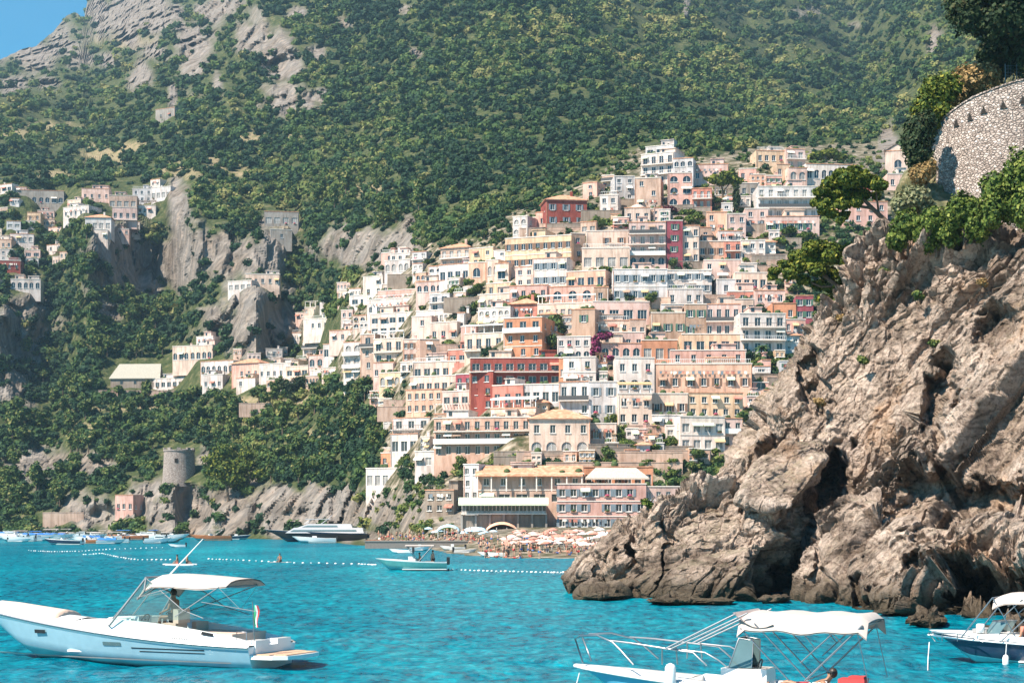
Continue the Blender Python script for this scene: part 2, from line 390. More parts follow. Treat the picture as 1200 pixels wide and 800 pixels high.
wz = (vnoise(np.c_[Pq[:, 0]/2.1, Pq[:, 1]/1.5, Pq[:, 2]], 50)*.10+vnoise(np.c_[Pq[:, 0]/.8+.4*Pq[:, 1], Pq[:, 1]/.6, Pq[:, 2]], 51)*.045
      +vnoise(np.c_[Pq[:, 0]/7, Pq[:, 1]/5, Pq[:, 2]], 52)*.08)*np.clip(1.4-Pq[:, 1]/260, .0, 1)
Pq[:, 2] = wz
n0, n1_ = YY.shape; idx = np.arange(n0*n1_).reshape(n0, n1_)
Q = np.stack([idx[:-1, :-1], idx[:-1, 1:], idx[1:, 1:], idx[1:, :-1]], -1).reshape(-1, 4)
# outer sheet: join a wide apron all round so the sea reaches the horizon
Vs = [Pq]; Fs = [Q]; base = len(Pq)
ring = np.concatenate([idx[0, :], idx[1:, -1], idx[-1, -2::-1], idx[-2:0:-1, 0]])
rp = Pq[ring].copy(); cen = np.array([0, 60, 0]); dr = rp[:, :2]-cen[:2]; ln = np.maximum(np.linalg.norm(dr, axis=1), 1)
far_p = rp.copy(); far_p[:, :2] = cen[:2]+dr/ln[:, None]*9000; far_p[:, 2] = 0
Vs.append(far_p); k = len(ring); ii = np.arange(k); jj = (ii+1) % k
Fs.append(np.stack([ring[ii], base+ii, base+jj, ring[jj]], -1))
tag(link('sea', np_mesh('sea', np.concatenate(Vs), np.concatenate(Fs), sea_material(), True)), kind='structure')

# ------------------------------------------------------------------ foliage
def foliage_material(name, cols, sat=1):
    m, nt, ns, ls, b = mat(name)
    g = geo(ns); a = ns.new('ShaderNodeAttribute'); a.attribute_name = 'tint'
    n = noise(ns, ls, .9, 3, g['Position'])
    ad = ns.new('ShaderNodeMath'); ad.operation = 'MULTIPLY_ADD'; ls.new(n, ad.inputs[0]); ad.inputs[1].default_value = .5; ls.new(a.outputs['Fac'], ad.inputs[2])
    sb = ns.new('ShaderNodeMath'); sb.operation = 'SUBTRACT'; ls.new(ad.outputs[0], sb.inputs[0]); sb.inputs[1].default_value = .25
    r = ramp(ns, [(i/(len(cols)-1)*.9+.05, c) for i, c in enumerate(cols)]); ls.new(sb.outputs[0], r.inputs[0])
    ls.new(r.outputs[0], b.inputs['Base Color']); b.inputs['Roughness'].default_value = .75; b.inputs['Specular IOR Level'].default_value = .25
    tr = ns.new('ShaderNodeBsdfTranslucent'); ls.new(r.outputs[0], tr.inputs[0])
    mx = ns.new('ShaderNodeMixShader'); mx.inputs[0].default_value = .12
    ls.new(b.outputs[0], mx.inputs[1]); ls.new(tr.outputs[0], mx.inputs[2]); ls.new(mx.outputs[0], ns['Material Output'].inputs[0])
    return m
M_WOOD = foliage_material('woodland_leaves', [(.013, .040, .016), (.036, .080, .020), (.080, .125, .028), (.155, .175, .042), (.25, .22, .08)])
M_PINE = foliage_material('pine_needles', [(.014, .038, .008), (.045, .080, .010), (.13, .15, .016), (.26, .24, .035)])
M_SHRUB = foliage_material('shrub_leaves', [(.014, .036, .008), (.045, .085, .012), (.11, .15, .022), (.24, .26, .06)])
M_DARK = foliage_material('dark_evergreen_leaves', [(.008, .022, .008), (.016, .035, .012), (.03, .05, .015), (.08, .07, .03)])
M_MAGENTA = foliage_material('bougainvillea_flowers', [(.04, .06, .02), (.14, .02, .06), (.30, .04, .13), (.42, .10, .22)])
M_OCHRE = foliage_material('dry_leaves', [(.10, .08, .03), (.22, .14, .05), (.34, .22, .09), (.42, .30, .16)])
M_BARK = plain('bark', (.13, .09, .06), .9, var=.35, nscale=6)
def leafcloud(blobs, n, size, seed, spread=.35, core=True):
    """blobs [(cx,cy,cz,rx,ry,rz)] -> quads set on lumpy shells, in clumps"""
    g = np.random.default_rng(seed); B = np.array(blobs, float)
    ar = (B[:, 3]*B[:, 4]+B[:, 3]*B[:, 5]+B[:, 4]*B[:, 5]); bi = g.choice(len(B), n, p=ar/ar.sum())
    D_ = g.normal(size=(n, 3)); D_ /= np.linalg.norm(D_, axis=1)[:, None]
    lump = 1+.30*vnoise(D_*2.3+bi[:, None]*5.1, seed)+.16*vnoise(D_*5+bi[:, None]*3.7, seed+1)
    rad = lump*(1-spread*g.random(n)**1.6)
    C = B[bi, :3]+D_*B[bi, 3:]*rad[:, None]
    N = D_/B[bi, 3:]; N /= np.linalg.norm(N, axis=1)[:, None]
    N = N+g.normal(size=(n, 3))*.55; N[:, 2] += .25; N /= np.linalg.norm(N, axis=1)[:, None]
    A = np.cross(N, g.normal(size=(n, 3))); A /= np.linalg.norm(A, axis=1)[:, None]; Bv = np.cross(N, A)
    s = size*(.55+.9*g.random(n)); s2 = s*(.5+.4*g.random(n))
    V = np.stack([C-A*s[:, None], C+Bv*s2[:, None]*.9+N*s[:, None]*.15, C+A*s[:, None], C-Bv*s2[:, None]], 1).reshape(-1, 3)
    Q = np.arange(n*4).reshape(n, 4)
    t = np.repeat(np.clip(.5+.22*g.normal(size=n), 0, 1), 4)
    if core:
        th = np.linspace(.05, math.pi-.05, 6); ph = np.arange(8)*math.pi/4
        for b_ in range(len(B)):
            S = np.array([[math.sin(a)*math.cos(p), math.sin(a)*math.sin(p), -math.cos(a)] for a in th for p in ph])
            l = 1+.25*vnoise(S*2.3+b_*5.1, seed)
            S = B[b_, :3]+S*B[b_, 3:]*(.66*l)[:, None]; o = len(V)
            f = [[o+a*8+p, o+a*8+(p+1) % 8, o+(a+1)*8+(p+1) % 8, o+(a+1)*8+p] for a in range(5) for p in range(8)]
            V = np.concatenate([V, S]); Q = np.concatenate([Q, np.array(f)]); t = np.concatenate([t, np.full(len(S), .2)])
    return V, Q, t
def crown_blobs(seed, rx, rz, n=5, z0=0):
    g = random.Random(seed); L = [(0, 0, z0, rx*.8, rx*.8, rz*.8)]
    for i in range(n):
        a = g.uniform(0, 6.28); d = g.uniform(.35, .65)*rx; r = g.uniform(.35, .55)
        L.append((d*math.cos(a), d*math.sin(a), z0+g.uniform(-.35, .5)*rz, rx*r, rx*r, rz*r*g.uniform(.8, 1.1)))
    return L
# ------------------------------------------------------------------ air
lo, hi = (-2600, -60, -12), (2600, 4600, 1500)
hz = MB().bx(lo[0], hi[0], lo[1], hi[1], lo[2], hi[2])
hm = bpy.data.materials.new('sea_haze'); hm.use_nodes = True; n_ = hm.node_tree.nodes; n_.remove(n_['Principled BSDF'])
pv = n_.new('ShaderNodeVolumePrincipled'); pv.inputs['Color'].default_value = (.50, .78, 1, 1); pv.inputs['Density'].default_value = .00010; pv.inputs['Anisotropy'].default_value = .2
hm.node_tree.links.new(pv.outputs[0], n_['Material Output'].inputs['Volume'])
tag(hz.build('haze', hm), 'pale blue haze over the bay and the mountain', 'haze', kind='stuff')
# ================================================================== the near cliff
def rock_material():
    m, nt, ns, ls, b = mat('limestone')
    g = geo(ns); pos = g['Position']
    st = mapping(ns, ls, pos, rot=(0, math.radians(-50), 0), scale=(.10, .3, .8))
    n1 = noise(ns, ls, .22, 7, pos, .6); n2 = noise(ns, ls, 1, 6, st, .65, .15); n3 = noise(ns, ls, 3.2, 6, pos, .65)
    r = ramp(ns, [(.28, (.26, .205, .17)), (.42, (.48, .385, .32)), (.56, (.66, .54, .46)), (.75, (.80, .68, .60))]); ls.new(n1, r.inputs[0])
    r2 = ramp(ns, [(.30, (.42, .38, .35)), (.46, (.9, .88, .86)), (.7, (1.1, 1.07, 1.03))]); ls.new(n2, r2.inputs[0])
    r3 = ramp(ns, [(.32, (.36, .33, .31)), (.50, (.95, .93, .91)), (.72, (1.2, 1.15, 1.12))]); ls.new(n3, r3.inputs[0])
    c = mixc(ns, ls, 1.0, r.outputs[0], r2.outputs[0], 'MULTIPLY'); c = mixc(ns, ls, 1.0, c, r3.outputs[0], 'MULTIPLY')
    no = noise(ns, ls, .16, 5, pos, .6, .4); ro = ramp(ns, [(.58, (0, 0, 0)), (.70, (1, 1, 1))]); ls.new(no, ro.inputs[0])
    sc_ = ns.new('ShaderNodeMath'); sc_.operation = 'MULTIPLY'; ls.new(ro.outputs[0], sc_.inputs[0]); sc_.inputs[1].default_value = .5
    c = mixc(ns, ls, sc_.outputs[0], c, (.50, .27, .13))
    # lichen and small weeds on the ledges
    nl = noise(ns, ls, .9, 6, pos, .7); sp = ns.new('ShaderNodeSeparateXYZ'); ls.new(g['Normal'], sp.inputs[0])
    ml = ns.new('ShaderNodeMath'); ml.operation = 'MULTIPLY'; ls.new(nl, ml.inputs[0]); ls.new(sp.outputs[2], ml.inputs[1])
    rl = ramp(ns, [(.34, (0, 0, 0)), (.5, (.4, .4, .4))]); ls.new(ml.outputs[0], rl.inputs[0])
    c = mixc(ns, ls, rl.outputs[0], c, (.20, .19, .10))
    # wet band at the waterline
    sz = ns.new('ShaderNodeSeparateXYZ'); ls.new(pos, sz.inputs[0])
    az = ns.new('ShaderNodeMath'); az.operation = 'MULTIPLY_ADD'; ls.new(n3, az.inputs[0]); az.inputs[1].default_value = -2.2; ls.new(sz.outputs[2], az.inputs[2])
    rz = ramp(ns, [(.0, (1, 1, 1)), (.35, (.75, .75, .75)), (.6, (0, 0, 0))]); 
    mr = ns.new('ShaderNodeMapRange'); mr.inputs[1].default_value = -1.2; mr.inputs[2].default_value = 1.6; ls.new(az.outputs[0], mr.inputs[0]); ls.new(mr.outputs[0], rz.inputs[0])
    c = mixc(ns, ls, rz.outputs[0], c, (.085, .065, .04))
    vo = ns.new('ShaderNodeTexVoronoi'); vo.feature = 'DISTANCE_TO_EDGE'; vo.inputs['Scale'].default_value = .30
    wn = ns.new('ShaderNodeTexNoise'); wn.inputs['Scale'].default_value = .5; wn.inputs['Detail'].default_value = 6; ls.new(pos, wn.inputs['Vector'])
    wm_ = ns.new('ShaderNodeVectorMath'); wm_.operation = 'MULTIPLY_ADD'; ls.new(wn.outputs['Color'], wm_.inputs[0]); wm_.inputs[1].default_value = (2.2, 2.2, 2.2); ls.new(pos, wm_.inputs[2])
    ls.new(mapping(ns, ls, wm_.outputs[0], rot=(0, math.radians(-50), 0), scale=(.35, .8, 1.6)), vo.inputs['Vector'])
    nk = noise(ns, ls, .45, 7, mapping(ns, ls, pos, scale=(1, 1, .45)), .68); rk_ = ramp(ns, [(.38, (.52, .50, .48)), (.50, (1, 1, 1))]); ls.new(nk, rk_.inputs[0]); c = mixc(ns, ls, .85, c, rk_.outputs[0], 'MULTIPLY')
    rv = ramp(ns, [(.0, (.35, .32, .30)), (.035, (1, 1, 1))]); ls.new(vo.outputs['Distance'], rv.inputs[0]); c = mixc(ns, ls, .7, c, rv.outputs[0], 'MULTIPLY')
    ls.new(c, b.inputs['Base Color']); b.inputs['Roughness'].default_value = .9; b.inputs['Specular IOR Level'].default_value = .2
    h1 = noise(ns, ls, 2.2, 9, pos, .72); a = bump(ns, ls, h1, 1.0, .6, b)
    bump(ns, ls, n2, .7, .5, b, a)
    return m
M_ROCK = rock_material()
ROT = np.array(Matrix.Rotation(math.radians(48), 3, 'Y'))
def rock(name, poly, Yf_, thick, nth=420, nr=230, edge=.22, amp=1.0, seed=0, center=None, round_=5, dents=(), kind='structure', smooth=()):
    """a solid of rock: outline, own distance, own thickness, broken into tilted blocks"""
    P2 = np.array(poly, float); c = np.array(center) if center else P2.mean(0)
    # closed outline resampled by angle
    seg = np.concatenate([P2, P2[:1]]); pts_ = np.concatenate([seg[i]+(seg[i+1]-seg[i])*np.linspace(0, 1, 60, endpoint=False)[:, None] for i in range(len(P2))])
    ang = np.arctan2(pts_[:, 1]-c[1], pts_[:, 0]-c[0]); rad = np.hypot(*(pts_-c).T); o_ = np.argsort(ang)
    th = np.linspace(-math.pi, math.pi, nth, endpoint=False); R_ = np.interp(th, ang[o_], rad[o_], period=2*math.pi)
    rr = np.concatenate([[0.004], np.linspace(.02, 1, nr)**.72])
    U = c[0]+np.cos(th)[:, None]*R_[:, None]*rr[None]; V = c[1]+np.sin(th)[:, None]*R_[:, None]*rr[None]
    e = np.clip((rr-(1-edge))/edge, 0, 1); rd = 1-np.sqrt(np.clip(1-e*e, 0, 1))
    Yb = Yf_(U, V)
    Ybase = Yb.copy()
    wq = np.c_[U.ravel()/16, V.ravel()/16, 0*U.ravel()+seed]; wu = 11*fbm(wq, 3, seed+50).reshape(U.shape); wv = 11*fbm(wq+9, 3, seed+51).reshape(U.shape)
    for (du, dv, ru, rv, dep) in dents:
        Yb = Yb+dep*np.exp(-(((U+2*wu-du)/ru)**2+((V+2*wv-dv)/rv)**2)**2)
    Yfr = Yb+rd[None]*round_
    Yc = Yf_(np.full((1, 1), c[0]), np.full((1, 1), c[1]))[0, 0]
    Wf = world(U, V, Yfr)
    s_edge = Yfr[:, -1:]; tb = (1-rr)[None]
    Yback = s_edge+thick*np.sqrt(np.clip(1-rr**2, 0, 1))[None]
    # the back keeps the size of the front: scale by the outline distance, no cone
    Wb = world(U, V, np.repeat(s_edge, len(rr), 1)); Wb[:, :, 1] = Yback; Wb[:, :, 0] *= Yback/s_edge*1.01
    Wb = Wb[:, ::-1][:, 1:]; sel = np.unique(np.linspace(0, Wb.shape[1]-1, 36).astype(int)); Wb = Wb[:, sel]
    W = np.concatenate([Wf, Wb], 1); n0, n1 = W.shape[:2]; Pn = W.reshape(-1, 3)
    q = Pn @ ROT.T; q1 = q*np.array([.38, .7, 1.0]); q2 = q*np.array([.7, .9, 1.0])       # beds dip up to the right
    a = np.zeros(len(Pn))
    sm_ = np.ones((n0, n1))
    for (du_, dv_, ru_, rv_) in smooth: sm_[:, :len(rr)] = np.minimum(sm_[:, :len(rr)], 1-.55*np.exp(-(((U-du_)/ru_)**2+((V-dv_)/rv_)**2)**2))
    sm_ = sm_.ravel()
    for sz, am, s in ((9.0, 1.7, 1), (3.4, 1.15, 2), (1.3, .66, 3), (.5, .28, 4)):
        f, ed = facets((q1 if sz > 3 else q2)/sz+0, seed+s, 1.35)
        am = am*(.45+.55*sm_ if sz > 5 else sm_*np.clip(.55+1.3*vnoise(Pn/7.5, seed+30), .32, 1.3))
        a = a+am*f-np.clip(.09-ed, 0, .09)*am*7
    a = a+fbm(Pn/.8, 4, seed+20)*.34
    # outward direction: towards the camera side in front, sideways at the rim
    idx = np.arange(n0*n1).reshape(n0, n1)
    Wn = W.copy(); nf = len(rr); Wn[:, :nf] = world(U, V, Ybase+rd[None]*round_)
    du = np.roll(Wn, -3, 0)-np.roll(Wn, 3, 0); dv = np.gradient(Wn, axis=1)
    N = np.cross(du, dv); ln = np.linalg.norm(N, axis=2, keepdims=True); N = N/np.maximum(ln, 1e-9)
    half = len(rr)//2
    if N[:, half, 1].mean() > 0: N = -N
    for _ in range(6): N = (N+np.roll(N, 1, 0)+np.roll(N, -1, 0)); N[:, 1:-1] += N[:, 2:]+N[:, :-2]; N /= np.maximum(np.linalg.norm(N, axis=2, keepdims=True), 1e-9)
    N[:, :nf] += np.array([0, -.9, .15]); N /= np.maximum(np.linalg.norm(N, axis=2, keepdims=True), 1e-9)
    Nr = N.reshape(-1, 3)
    Pn = Pn+Nr*(a*amp)[:, None]
    Q = np.stack([idx, np.roll(idx, -1, 0)], -1); Q = np.stack([Q[:, :-1, 0], Q[:, :-1, 1], Q[:, 1:, 1], Q[:, 1:, 0]], -1).reshape(-1, 4)
    o = link(name, np_mesh(name, Pn, Q, M_ROCK, False)); tag(o, kind=kind); return o
def plane(c0, c1, *pts):   # least squares plane in (u, v) -> Y
    A = np.array([[1, p[0], p[1]] for p in pts]); y = np.array([p[2] for p in pts]); s = np.linalg.lstsq(A, y, rcond=None)[0]
    return lambda U, V: s[0]+s[1]*U+s[2]*V
# tall cliff
fA = plane(0, 0, (900, 620, 112), (1200, 620, 93), (960, 300, 126), (1200, 220, 112))
rock('cliff', [(862,585),(862,560),(882,522),(898,494),(908,470),(930,440),(948,410),(958,382),(976,350),(994,332),(1002,300),(1030,276),(1060,282),(1110,292),(1160,262),(1230,240),(1480,200),(1480,800),(1200,700),(1150,640),(1050,640),(960,660),(900,610)],
     fA, 40, 900, 330, .10, 1.0, 100, center=(1060, 490), round_=5, dents=((975,575,24,60,11),(1150,600,110,26,5),(1060,640,60,26,4),(1110,480,16,60,3.5),(1180,395,30,26,3),(912,535,14,40,3.5),(950,440,9,34,3)))
# the slab leaning between
rock('cliff_slab', [(868,588),(872,556),(895,530),(925,517),(958,521),(968,536),(950,566),(925,594),(900,600)], plane(0,0,(870,560,105),(960,560,104),(915,520,108),(915,600,101.5)), 9, 300, 120, .12, .4, 140, round_=2.5, smooth=((915,560,60,50),))
# big fallen block in the water, left
def fB(U, V):
    y = 100.5+(V-700)*-.018
    y = y+np.clip(800-U, 0, 200)*.045+np.clip(U-(921-(V-590)*.50), 0, 26)*.36
    return y+np.clip(640-V, 0, 90)*.05
rock('fallen_rock', [(667,706),(663,684),(671,656),(698,634),(720,616),(745,600),(766,584),(796,575),(826,567),(858,565),(892,576),(922,598),(940,636),(941,690),(930,716),(860,722),(760,716)],
     fB, 16, 700, 250, .16, .8, 160, center=(815, 655), round_=6, dents=((735,628,7,30,2.2),(700,660,7,22,1.6),(775,640,5,50,1.2)), smooth=((845,630,50,52),(770,660,22,30)))
# low mass under the cliff, right
def fC(U, V):
    wl = np.interp(U, [930, 960, 1000, 1100, 1200, 1480], [101, 96, 91, 82, 72, 58])
    return wl+np.clip(700-V, 0, 120)*.10
rock('shore_rocks', [(938,704),(940,660),(946,620),(958,594),(985,588),(1020,600),(1062,612),(1100,640),(1140,616),(1190,622),(1300,640),(1480,660),(1480,850),(1300,800),(1180,752),(1090,736),(1030,722),(960,716)],
     fC, 26, 900, 260, .10, .85, 180, center=(1120, 690), round_=6, dents=((1168,698,50,34,12),(1078,676,26,18,3.5),(1105,628,40,13,3.5),(968,676,9,30,2.2),(1012,690,10,22,2)))
for k, (x, y, w_, h_) in enumerate([(905,702,26,9),(800,704,60,8),(700,698,26,7),(1090,728,34,13),(1040,716,30,10),(1180,742,30,12)]):
    Yr = ground_Y(y+4)-2.0
    n = 9; pl = [(x+w_*math.cos(t*6.283/n)*R.uniform(.8, 1.1), y+h_*math.sin(t*6.283/n)*R.uniform(.7, 1.1)) for t in range(n)]
    rock('low_rock', pl, (lambda Y0: (lambda U, V: Y0+0*U))(Yr), 4, 90, 40, .6, .35, 200+k*7, round_=1.6)
# ================================================================== the town
PAL = {'white': (.76, .67, .62), 'cool': (.68, .65, .64), 'cream': (.76, .59, .49), 'pale': (.76, .54, .47), 'pink': (.73, .44, .37), 'peach': (.74, .47, .35),
 'orange': (.62, .29, .17), 'salmon': (.60, .25, .19), 'red': (.35, .09, .07), 'crimson': (.34, .085, .11), 'tan': (.47, .33, .25), 'yellow': (.76, .54, .37),
 'grey': (.36, .33, .30), 'stone': (.34, .28, .23), 'buff': (.60, .43, .34)}
M_W = {k: stucco('stucco_'+k, c) for k, c in PAL.items()}
def tile_material():
    m, nt, ns, ls, b = mat('terracotta_tiles'); g = geo(ns)
    w_ = ns.new('ShaderNodeTexWave'); w_.inputs['Scale'].default_value = 1.6; w_.inputs['Distortion'].default_value = .6; w_.bands_direction = 'X'
    ls.new(g['Position'], w_.inputs['Vector'])
    n = noise(ns, ls, 1.2, 5, g['Position'])
    r = ramp(ns, [(.3, (.40, .17, .09)), (.5, (.60, .28, .16)), (.7, (.72, .42, .27))]); ls.new(n, r.inputs[0])
    ls.new(r.outputs[0], b.inputs['Base Color']); b.inputs['Roughness'].default_value = .85
    bump(ns, ls, w_.outputs['Fac'], .6, .08, b); return m
M_TILE = tile_material()
M_SLAB = plain('terrace_slab', (.62, .56, .50), .9); M_COPE = plain('pale_coping', (.72, .64, .57), .85)
M_GLASS = plain('window_glass', (.035, .045, .055), .12, var=.5, nscale=.7, spec=.6)
M_CURT = plain('curtained_glass', (.30, .28, .26), .3, var=.4, nscale=.5)
M_FRW = plain('white_window_frame', (.78, .76, .72), .6); M_FRB = plain('brown_wood', (.17, .09, .05), .7)
M_SHG = plain('green_shutter', (.06, .13, .09), .7); M_SHB = plain('brown_shutter', (.20, .11, .07), .7); M_SHL = plain('grey_blue_shutter', (.17, .21, .24), .7)
M_IRON = plain('iron_rail', (.07, .07, .07), .6); M_RAILW = plain('white_rail', (.75, .73, .70), .6)
M_AWN = plain('cream_canvas', (.82, .76, .66), .85); M_AWO = plain('ochre_canvas', (.62, .42, .22), .85); M_AWG = plain('pale_green_canvas', (.62, .68, .50), .85)
M_THATCH = plain('reed_thatch', (.48, .40, .33), .95, var=.3, nscale=4)
M_LEAFP = plain('pot_plants', (.045, .075, .02), .8, var=.5, nscale=5); M_FLOWP = plain('pot_flowers', (.40, .06, .12), .8, var=.5, nscale=8)
_wm = {}
def window_mesh(kind, w_, h_, sh, arch):
    key = (kind, round(w_, 1), round(h_, 1), sh, arch)
    if key in _wm: return _wm[key]
    w_, h_ = key[1], key[2]; b = MB(); y = .22
    if arch:
        n = 8; r = w_/2; pts = [(-r, y, 0), (r, y, 0)]+[(r*math.cos(math.pi*i/n), y, h_-r+r*math.sin(math.pi*i/n)) for i in range(n+1)]
        b.poly(pts, 0)
    else: b.poly([(-w_/2, y, 0), (w_/2, y, 0), (w_/2, y, h_), (-w_/2, y, h_)], 0)
    t = .07
    b.bx(-w_/2, -w_/2+t, y-.06, y-.01, 0, h_-(w_/2 if arch else 0), 1); b.bx(w_/2-t, w_/2, y-.06, y-.01, 0, h_-(w_/2 if arch else 0), 1)
    b.bx(-w_/2+t, w_/2-t, y-.06, y-.01, 0, t, 1)
    if not arch: b.bx(-w_/2+t, w_/2-t, y-.06, y-.01, h_-t, h_, 1)
    for q in range(1, max(2, int(w_/.75))):
        x = -w_/2+w_*q/max(2, int(w_/.75)); b.bx(x-t/2, x+t/2, y-.06, y-.012, t, h_-t, 1)
    if kind == 'win':
        b.bx(-w_/2-.12, w_/2+.12, -.14, .02, -.12, -.003, 1)
        if sh:
            for s_ in (-1, 1): b.box((s_*(w_/2+w_*.24+.02), -.06, h_/2), (w_*.46, .05, h_), 2)
    mats = [M_GLASS if ((int(w_*10)*7+int(h_*10)*3) % 3) else M_CURT, M_FRW, {'g': M_SHG, 'b': M_SHB, 'l': M_SHL, '': M_SHB}[sh]]
    _wm[key] = b.mesh('window', mats); return _wm[key]
def facade(b, w_, z0, z1, ops, x0=None, fr=lambda x, y, z: (x, y, z), m=0):
    """a wall plane at y = 0 with real recesses; ops (xc, zb, w, h, arch)"""
    xs = {-w_/2, w_/2}; zs = {z0, z1}
    for (xc, zb, ww, hh, ar) in ops: xs |= {round(xc-ww/2, 4), round(xc+ww/2, 4)}; zs |= {round(zb, 4), round(zb+hh, 4)}
    xs = sorted(xs); zs = sorted(zs)
    for i in range(len(xs)-1):
        for j in range(len(zs)-1):
            cx, cz = (xs[i]+xs[i+1])/2, (zs[j]+zs[j+1])/2
            if any(abs(cx-o[0]) < o[2]/2 and o[1] < cz < o[1]+o[3] for o in ops): continue
            b.poly([fr(xs[i], 0, zs[j]), fr(xs[i+1], 0, zs[j]), fr(xs[i+1], 0, zs[j+1]), fr(xs[i], 0, zs[j+1])], m)
    dp = .24
    for (xc, zb, ww, hh, ar) in ops:
        a, c, e, f = xc-ww/2, xc+ww/2, zb, zb+hh
        b.poly([fr(a, 0, e), fr(a, dp, e), fr(a, dp, f), fr(a, 0, f)], m); b.poly([fr(c, 0, e), fr(c, 0, f), fr(c, dp, f), fr(c, dp, e)], m)
        b.poly([fr(a, 0, f), fr(a, dp, f), fr(c, dp, f), fr(c, 0, f)], m); b.poly([fr(a, 0, e), fr(c, 0, e), fr(c, dp, e), fr(a, dp, e)], m)
        if ar:
            r = ww/2; n = 6
            for s_ in (-1, 1):
                pts = [fr(xc+s_*r, 0, f-r), fr(xc+s_*r, 0, f)]+[fr(xc+s_*r*math.sin(math.pi/2*i/n), 0, f-r+r*math.cos(math.pi/2*i/n)) for i in range(n)]
                b.poly(pts if s_ > 0 else pts[::-1], m)
def railing(parent, x0, x1, y, z, mt=None, name='railing', solid=False):
    b = MB()
    if solid: b.bx(x0, x1, y, y+.12, z, z+.95)
    else:
        b.bx(x0, x1, y, y+.06, z+.92, z+1.0); b.bx(x0, x1, y+.01, y+.05, z+.05, z+.10)
        n = max(2, int((x1-x0)/.45))
        for i in range(n+1):
            x = x0+(x1-x0)*i/n; b.bx(x-.025, x+.025, y+.01, y+.05, z+.10, z+.92)
    return b.build(name, mt or M_IRON, parent)
HN = [0]; HBOX = []
def house(x0, x1, y0, y1, col, n, m, opts='', label='', name='house', cat=None, dep=9, yaw=None, Y=None, group=None, ww=None):
    """front wall of px box x0..x1, y0..y1; n storeys of m openings.
       B balconies, b balcony top floor only, A arched, L loggia openings, l loggia lowest floor, a arches lowest floor, R hip roof, T roof terrace rail, P pergola,
       W awning, D dome, K parapet vault, g b' shutters: s green, u brown, v blue-grey, X blank lower storey, O string courses"""
    HN[0] += 1; HBOX.append((x0, x1, y0, y1)); rg = random.Random(HN[0]*7+3)
    uc = (x0+x1)/2
    if Y is None: Y = land_Y(uc, min(y1, 640))-1.6
    W_ = (x1-x0)/F*Y; Hh = (y1-y0)/F*Y; z0 = H0+(VH-y1)/F*Y
    if yaw is None:
        sl_ = math.degrees(math.atan2(land_Y(min(uc+12, 1300), min(y1, 640))-land_Y(uc-12, min(y1, 640)), 24/F*Y))
        yaw = max(-24, min(7, sl_*.5))+rg.uniform(-4, 3)
    root = empty(name, ((uc-600)/F*Y, Y, z0), math.radians(yaw), label, cat or name, group)
    W_ /= math.cos(math.radians(yaw))
    ops = []; st = Hh/n; cell = W_/m; wins = []
    sh = 's' in opts and 'g' or 'u' in opts and 'b' or 'v' in opts and 'l' or ''
    for k in range(n):
        lg = 'L' in opts or ('l' in opts and k == 0); ar = ('A' in opts) or ('a' in opts and k == 0); bal = 'B' in opts or ('b' in opts and k == n-1)
        if 'X' in opts and k == 0 and n > 1: continue
        for i in range(m):
            if not lg and not ar and not bal and rg.random() < .07: continue
            xc = -W_/2+cell*(i+.5)+(0 if lg else rg.uniform(-.06, .06)*cell)
            w1 = cell*.66 if lg else min(1.15 if not bal else 1.6, cell*.5)
            if ar: w1 = cell*.66 if cell < 3.4 else 2.2
            if ww: w1 = ww
            h1 = st*.54 if lg else st*(.68 if bal else .5); h1 = min(h1, 2.5 if (lg or bal or ar) else 1.7)
            if ar: h1 = max(h1, w1*.75)
            if w1 < .35 or h1 < .4: continue
            zb = st*k+(st*.14 if (lg or bal) else st*.30)
            w1 = round(w1, 1); h1 = round(h1, 1)
            ops.append((xc, zb, w1, h1, ar and not lg)); wins.append((k, lg or bal))
    b = MB(); zb_ = -7.0 if x0 > 400 else -4.0; ph = .45
    facade(b, W_, zb_, Hh+ph, ops)
    # left side wall with a few openings, right and back plain
    hx = W_/2; sops = []
    fr = lambda x, y, z: (-hx+y, dep/2-x, z)
    frr = lambda x, y, z: (hx-y, dep/2+x, z)
    if Hh > 3: 
        for k in range(n):
            for q in (-1, 1): sops.append((q*dep*.24, st*k+st*.3, .9, round(min(st*.45, 1.4), 1), False))
    facade(b, dep, zb_, Hh+ph, sops, fr=fr); facade(b, dep, zb_, Hh+ph, sops, fr=frr)
    b.poly([(hx, dep, zb_), (-hx, dep, zb_), (-hx, dep, Hh+ph), (hx, dep, Hh+ph)])
    t = .3   # parapet top and inside
    o = Hh+ph
    for (a1, a2, c1, c2) in ((-hx, hx, 0, t), (-hx, hx, dep-t, dep), (-hx, -hx+t, t, dep-t), (hx-t, hx, t, dep-t)):
        b.poly([(a1, c1, o), (a2, c1, o), (a2, c2, o), (a1, c2, o)])
    for (p, q_) in (((-hx+t, t), (hx-t, t)), ((hx-t, t), (hx-t, dep-t)), ((hx-t, dep-t), (-hx+t, dep-t)), ((-hx+t, dep-t), (-hx+t, t))):
        b.poly([(p[0], p[1], Hh-.1), (p[0], p[1], o), (q_[0], q_[1], o), (q_[0], q_[1], Hh-.1)])
    b.build('wall', M_W[col], root)
    rb = MB(); rb.bx(-hx+t+.003, hx-t-.003, t+.003, dep-t-.003, Hh-.35, Hh+.02)
    if 'R' not in opts and 'G' not in opts: rb.build('roof', M_SLAB, root)
    cb = MB(); cb.bx(-hx-.10, hx+.10, -.12, -.003, o-.16, o+.04)
    if 'O' in opts:
        for k in range(1, n): cb.bx(-hx-.05, hx+.05, -.10, -.003, st*k-.12, st*k+.05)
    cb.build('cornice', M_COPE if rg.random() < .7 else M_TILE, root)
